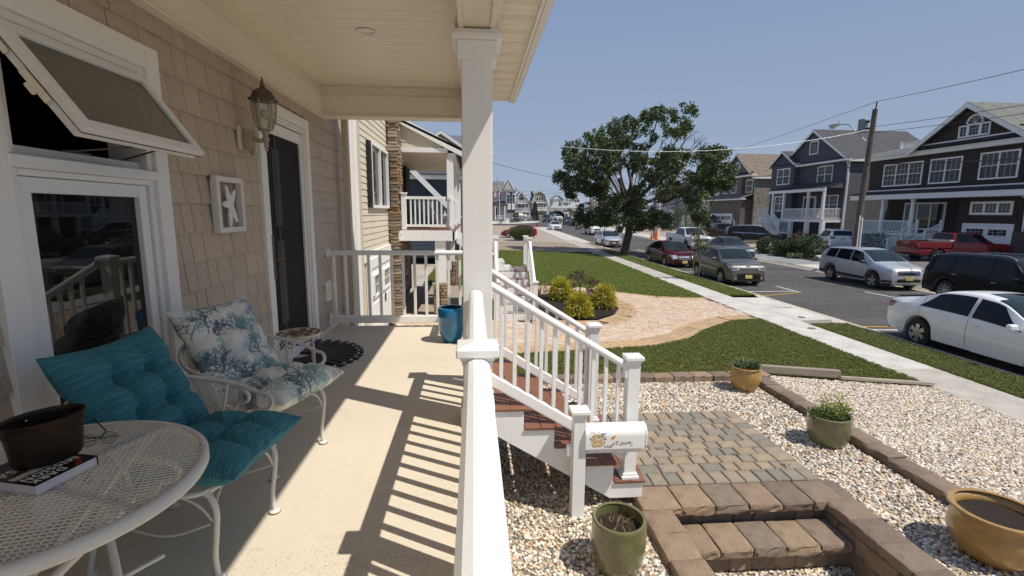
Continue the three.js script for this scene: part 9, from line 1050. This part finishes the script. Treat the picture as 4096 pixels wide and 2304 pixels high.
{ // cyclist far down the street: one body from a smooth field, and the bicycle
  const y0 = rise(-100.5), bk = thing('bicycle', 'dark bicycle ridden across the far cross street', 'bicycle', 5.55, y0, -100.5), m = MT.carBlack; for (const x of [-0.53, 0.53]) { const w = part('wheel', metreUV(new THREE.TorusGeometry(0.33, 0.025, 8, 28)), MT.tyre, bk, x, 0.355, 0); } const f = new G(); f.tube([[-0.53, 0.355, 0], [-0.15, 0.33, 0]], 0.018, 6, 2).tube([[-0.53, 0.355, 0], [-0.2, 0.85, 0]], 0.015, 6, 2).tube([[-0.15, 0.33, 0], [-0.24, 0.92, 0]], 0.018, 6, 2).tube([[-0.15, 0.33, 0], [0.36, 0.85, 0]], 0.02, 6, 2).tube([[0.53, 0.355, 0], [0.33, 0.98, 0], [0.3, 1.02, 0]], 0.016, 6, 6).tube([[0.2, 1.02, -0.26], [0.33, 1.04, -0.1], [0.33, 1.04, 0.1], [0.2, 1.02, 0.26]], 0.014, 6, 10); f.mesh('frame', m, bk); new G().rbox(-0.36, -0.12, 0.92, 0.97, -0.07, 0.07, 0.02).mesh('saddle', m, bk);
  const J = [[[-0.22, 1.02, 0], [-0.1, 1.45, 0], 0.15, 0.17], [[-0.08, 1.5, 0], [-0.05, 1.62, 0], 0.06, 0.055], [[-0.03, 1.72, 0], [-0.02, 1.8, 0], 0.1, 0.1], [[-0.08, 1.45, 0.2], [0.06, 1.2, 0.25], 0.055, 0.045], [[0.06, 1.2, 0.25], [0.22, 1.06, 0.24], 0.045, 0.038], [[-0.08, 1.45, -0.2], [0.06, 1.2, -0.25], 0.055, 0.045], [[0.06, 1.2, -0.25], [0.22, 1.06, -0.24], 0.045, 0.038], [[-0.22, 0.98, 0.1], [0.12, 0.78, 0.12], 0.09, 0.065], [[0.12, 0.78, 0.12], [-0.08, 0.36, 0.12], 0.06, 0.045], [[-0.08, 0.34, 0.12], [0.08, 0.3, 0.13], 0.04, 0.035], [[-0.22, 0.98, -0.1], [0.05, 0.62, -0.12], 0.09, 0.065], [[0.05, 0.62, -0.12], [-0.2, 0.26, -0.12], 0.06, 0.045], [[-0.2, 0.24, -0.12], [-0.05, 0.2, -0.13], 0.04, 0.035]];
  const sd = (p) => { let d = 1; for (const [a, b, ra, rb] of J) { const A = V(...a), B = V(...b), ab = B.clone().sub(A), t = clamp(p.clone().sub(A).dot(ab) / ab.lengthSq(), 0, 1), q = A.addScaledVector(ab, t).distanceTo(p) - lerp(ra, rb, t), h = clamp(0.5 + 0.5 * (d - q) / 0.04, 0, 1); d = lerp(d, q, h) - 0.04 * h * (1 - h); } return d; };
  const R = 56, S = 0.95, mc = new MarchingCubes(R, new THREE.MeshBasicMaterial(), false, false, 60000); mc.isolation = 0; for (let k = 0; k < R; k++) for (let j = 0; j < R; j++) for (let i = 0; i < R; i++) mc.field[k * R * R + j * R + i] = -sd(V((i / R * 2 - 1) * S, (j / R * 2 - 1) * S + 1.0, (k / R * 2 - 1) * S)); mc.update();
  const n = mc.count, pos = new Float32Array(n * 3), col = new Float32Array(n * 3); for (let i = 0; i < n; i++) { const x = mc.positionArray[3 * i] * S, y = mc.positionArray[3 * i + 1] * S + 1.0, z = mc.positionArray[3 * i + 2] * S; pos.set([x, y, z], 3 * i); const c = y > 1.56 ? [0.35, 0.2, 0.14] : y > 1.0 && !(x > 0.05 && y < 1.25) ? [0.75, 0.75, 0.74] : y > 0.6 ? [0.03, 0.04, 0.07] : [0.3, 0.18, 0.12]; col.set(c, 3 * i); } const g = new THREE.BufferGeometry(); g.setAttribute('position', new THREE.BufferAttribute(pos, 3)); g.setAttribute('color', new THREE.BufferAttribute(col, 3)); g.computeVertexNormals(); const pr = thing('person', 'person in white shirt and dark shorts riding the bicycle', 'person', 5.55, y0, -100.5); part('body', g, mat(1, 0.8, { vertexColors: true }), pr); part('hair', metreUV(new THREE.SphereGeometry(0.108, 14, 10, 0, 6.283, 0, 1.5)), mat([0.05, 0.035, 0.025], 0.9), pr, -0.035, 1.79, 0);
}
renderer.render(scene, camera);
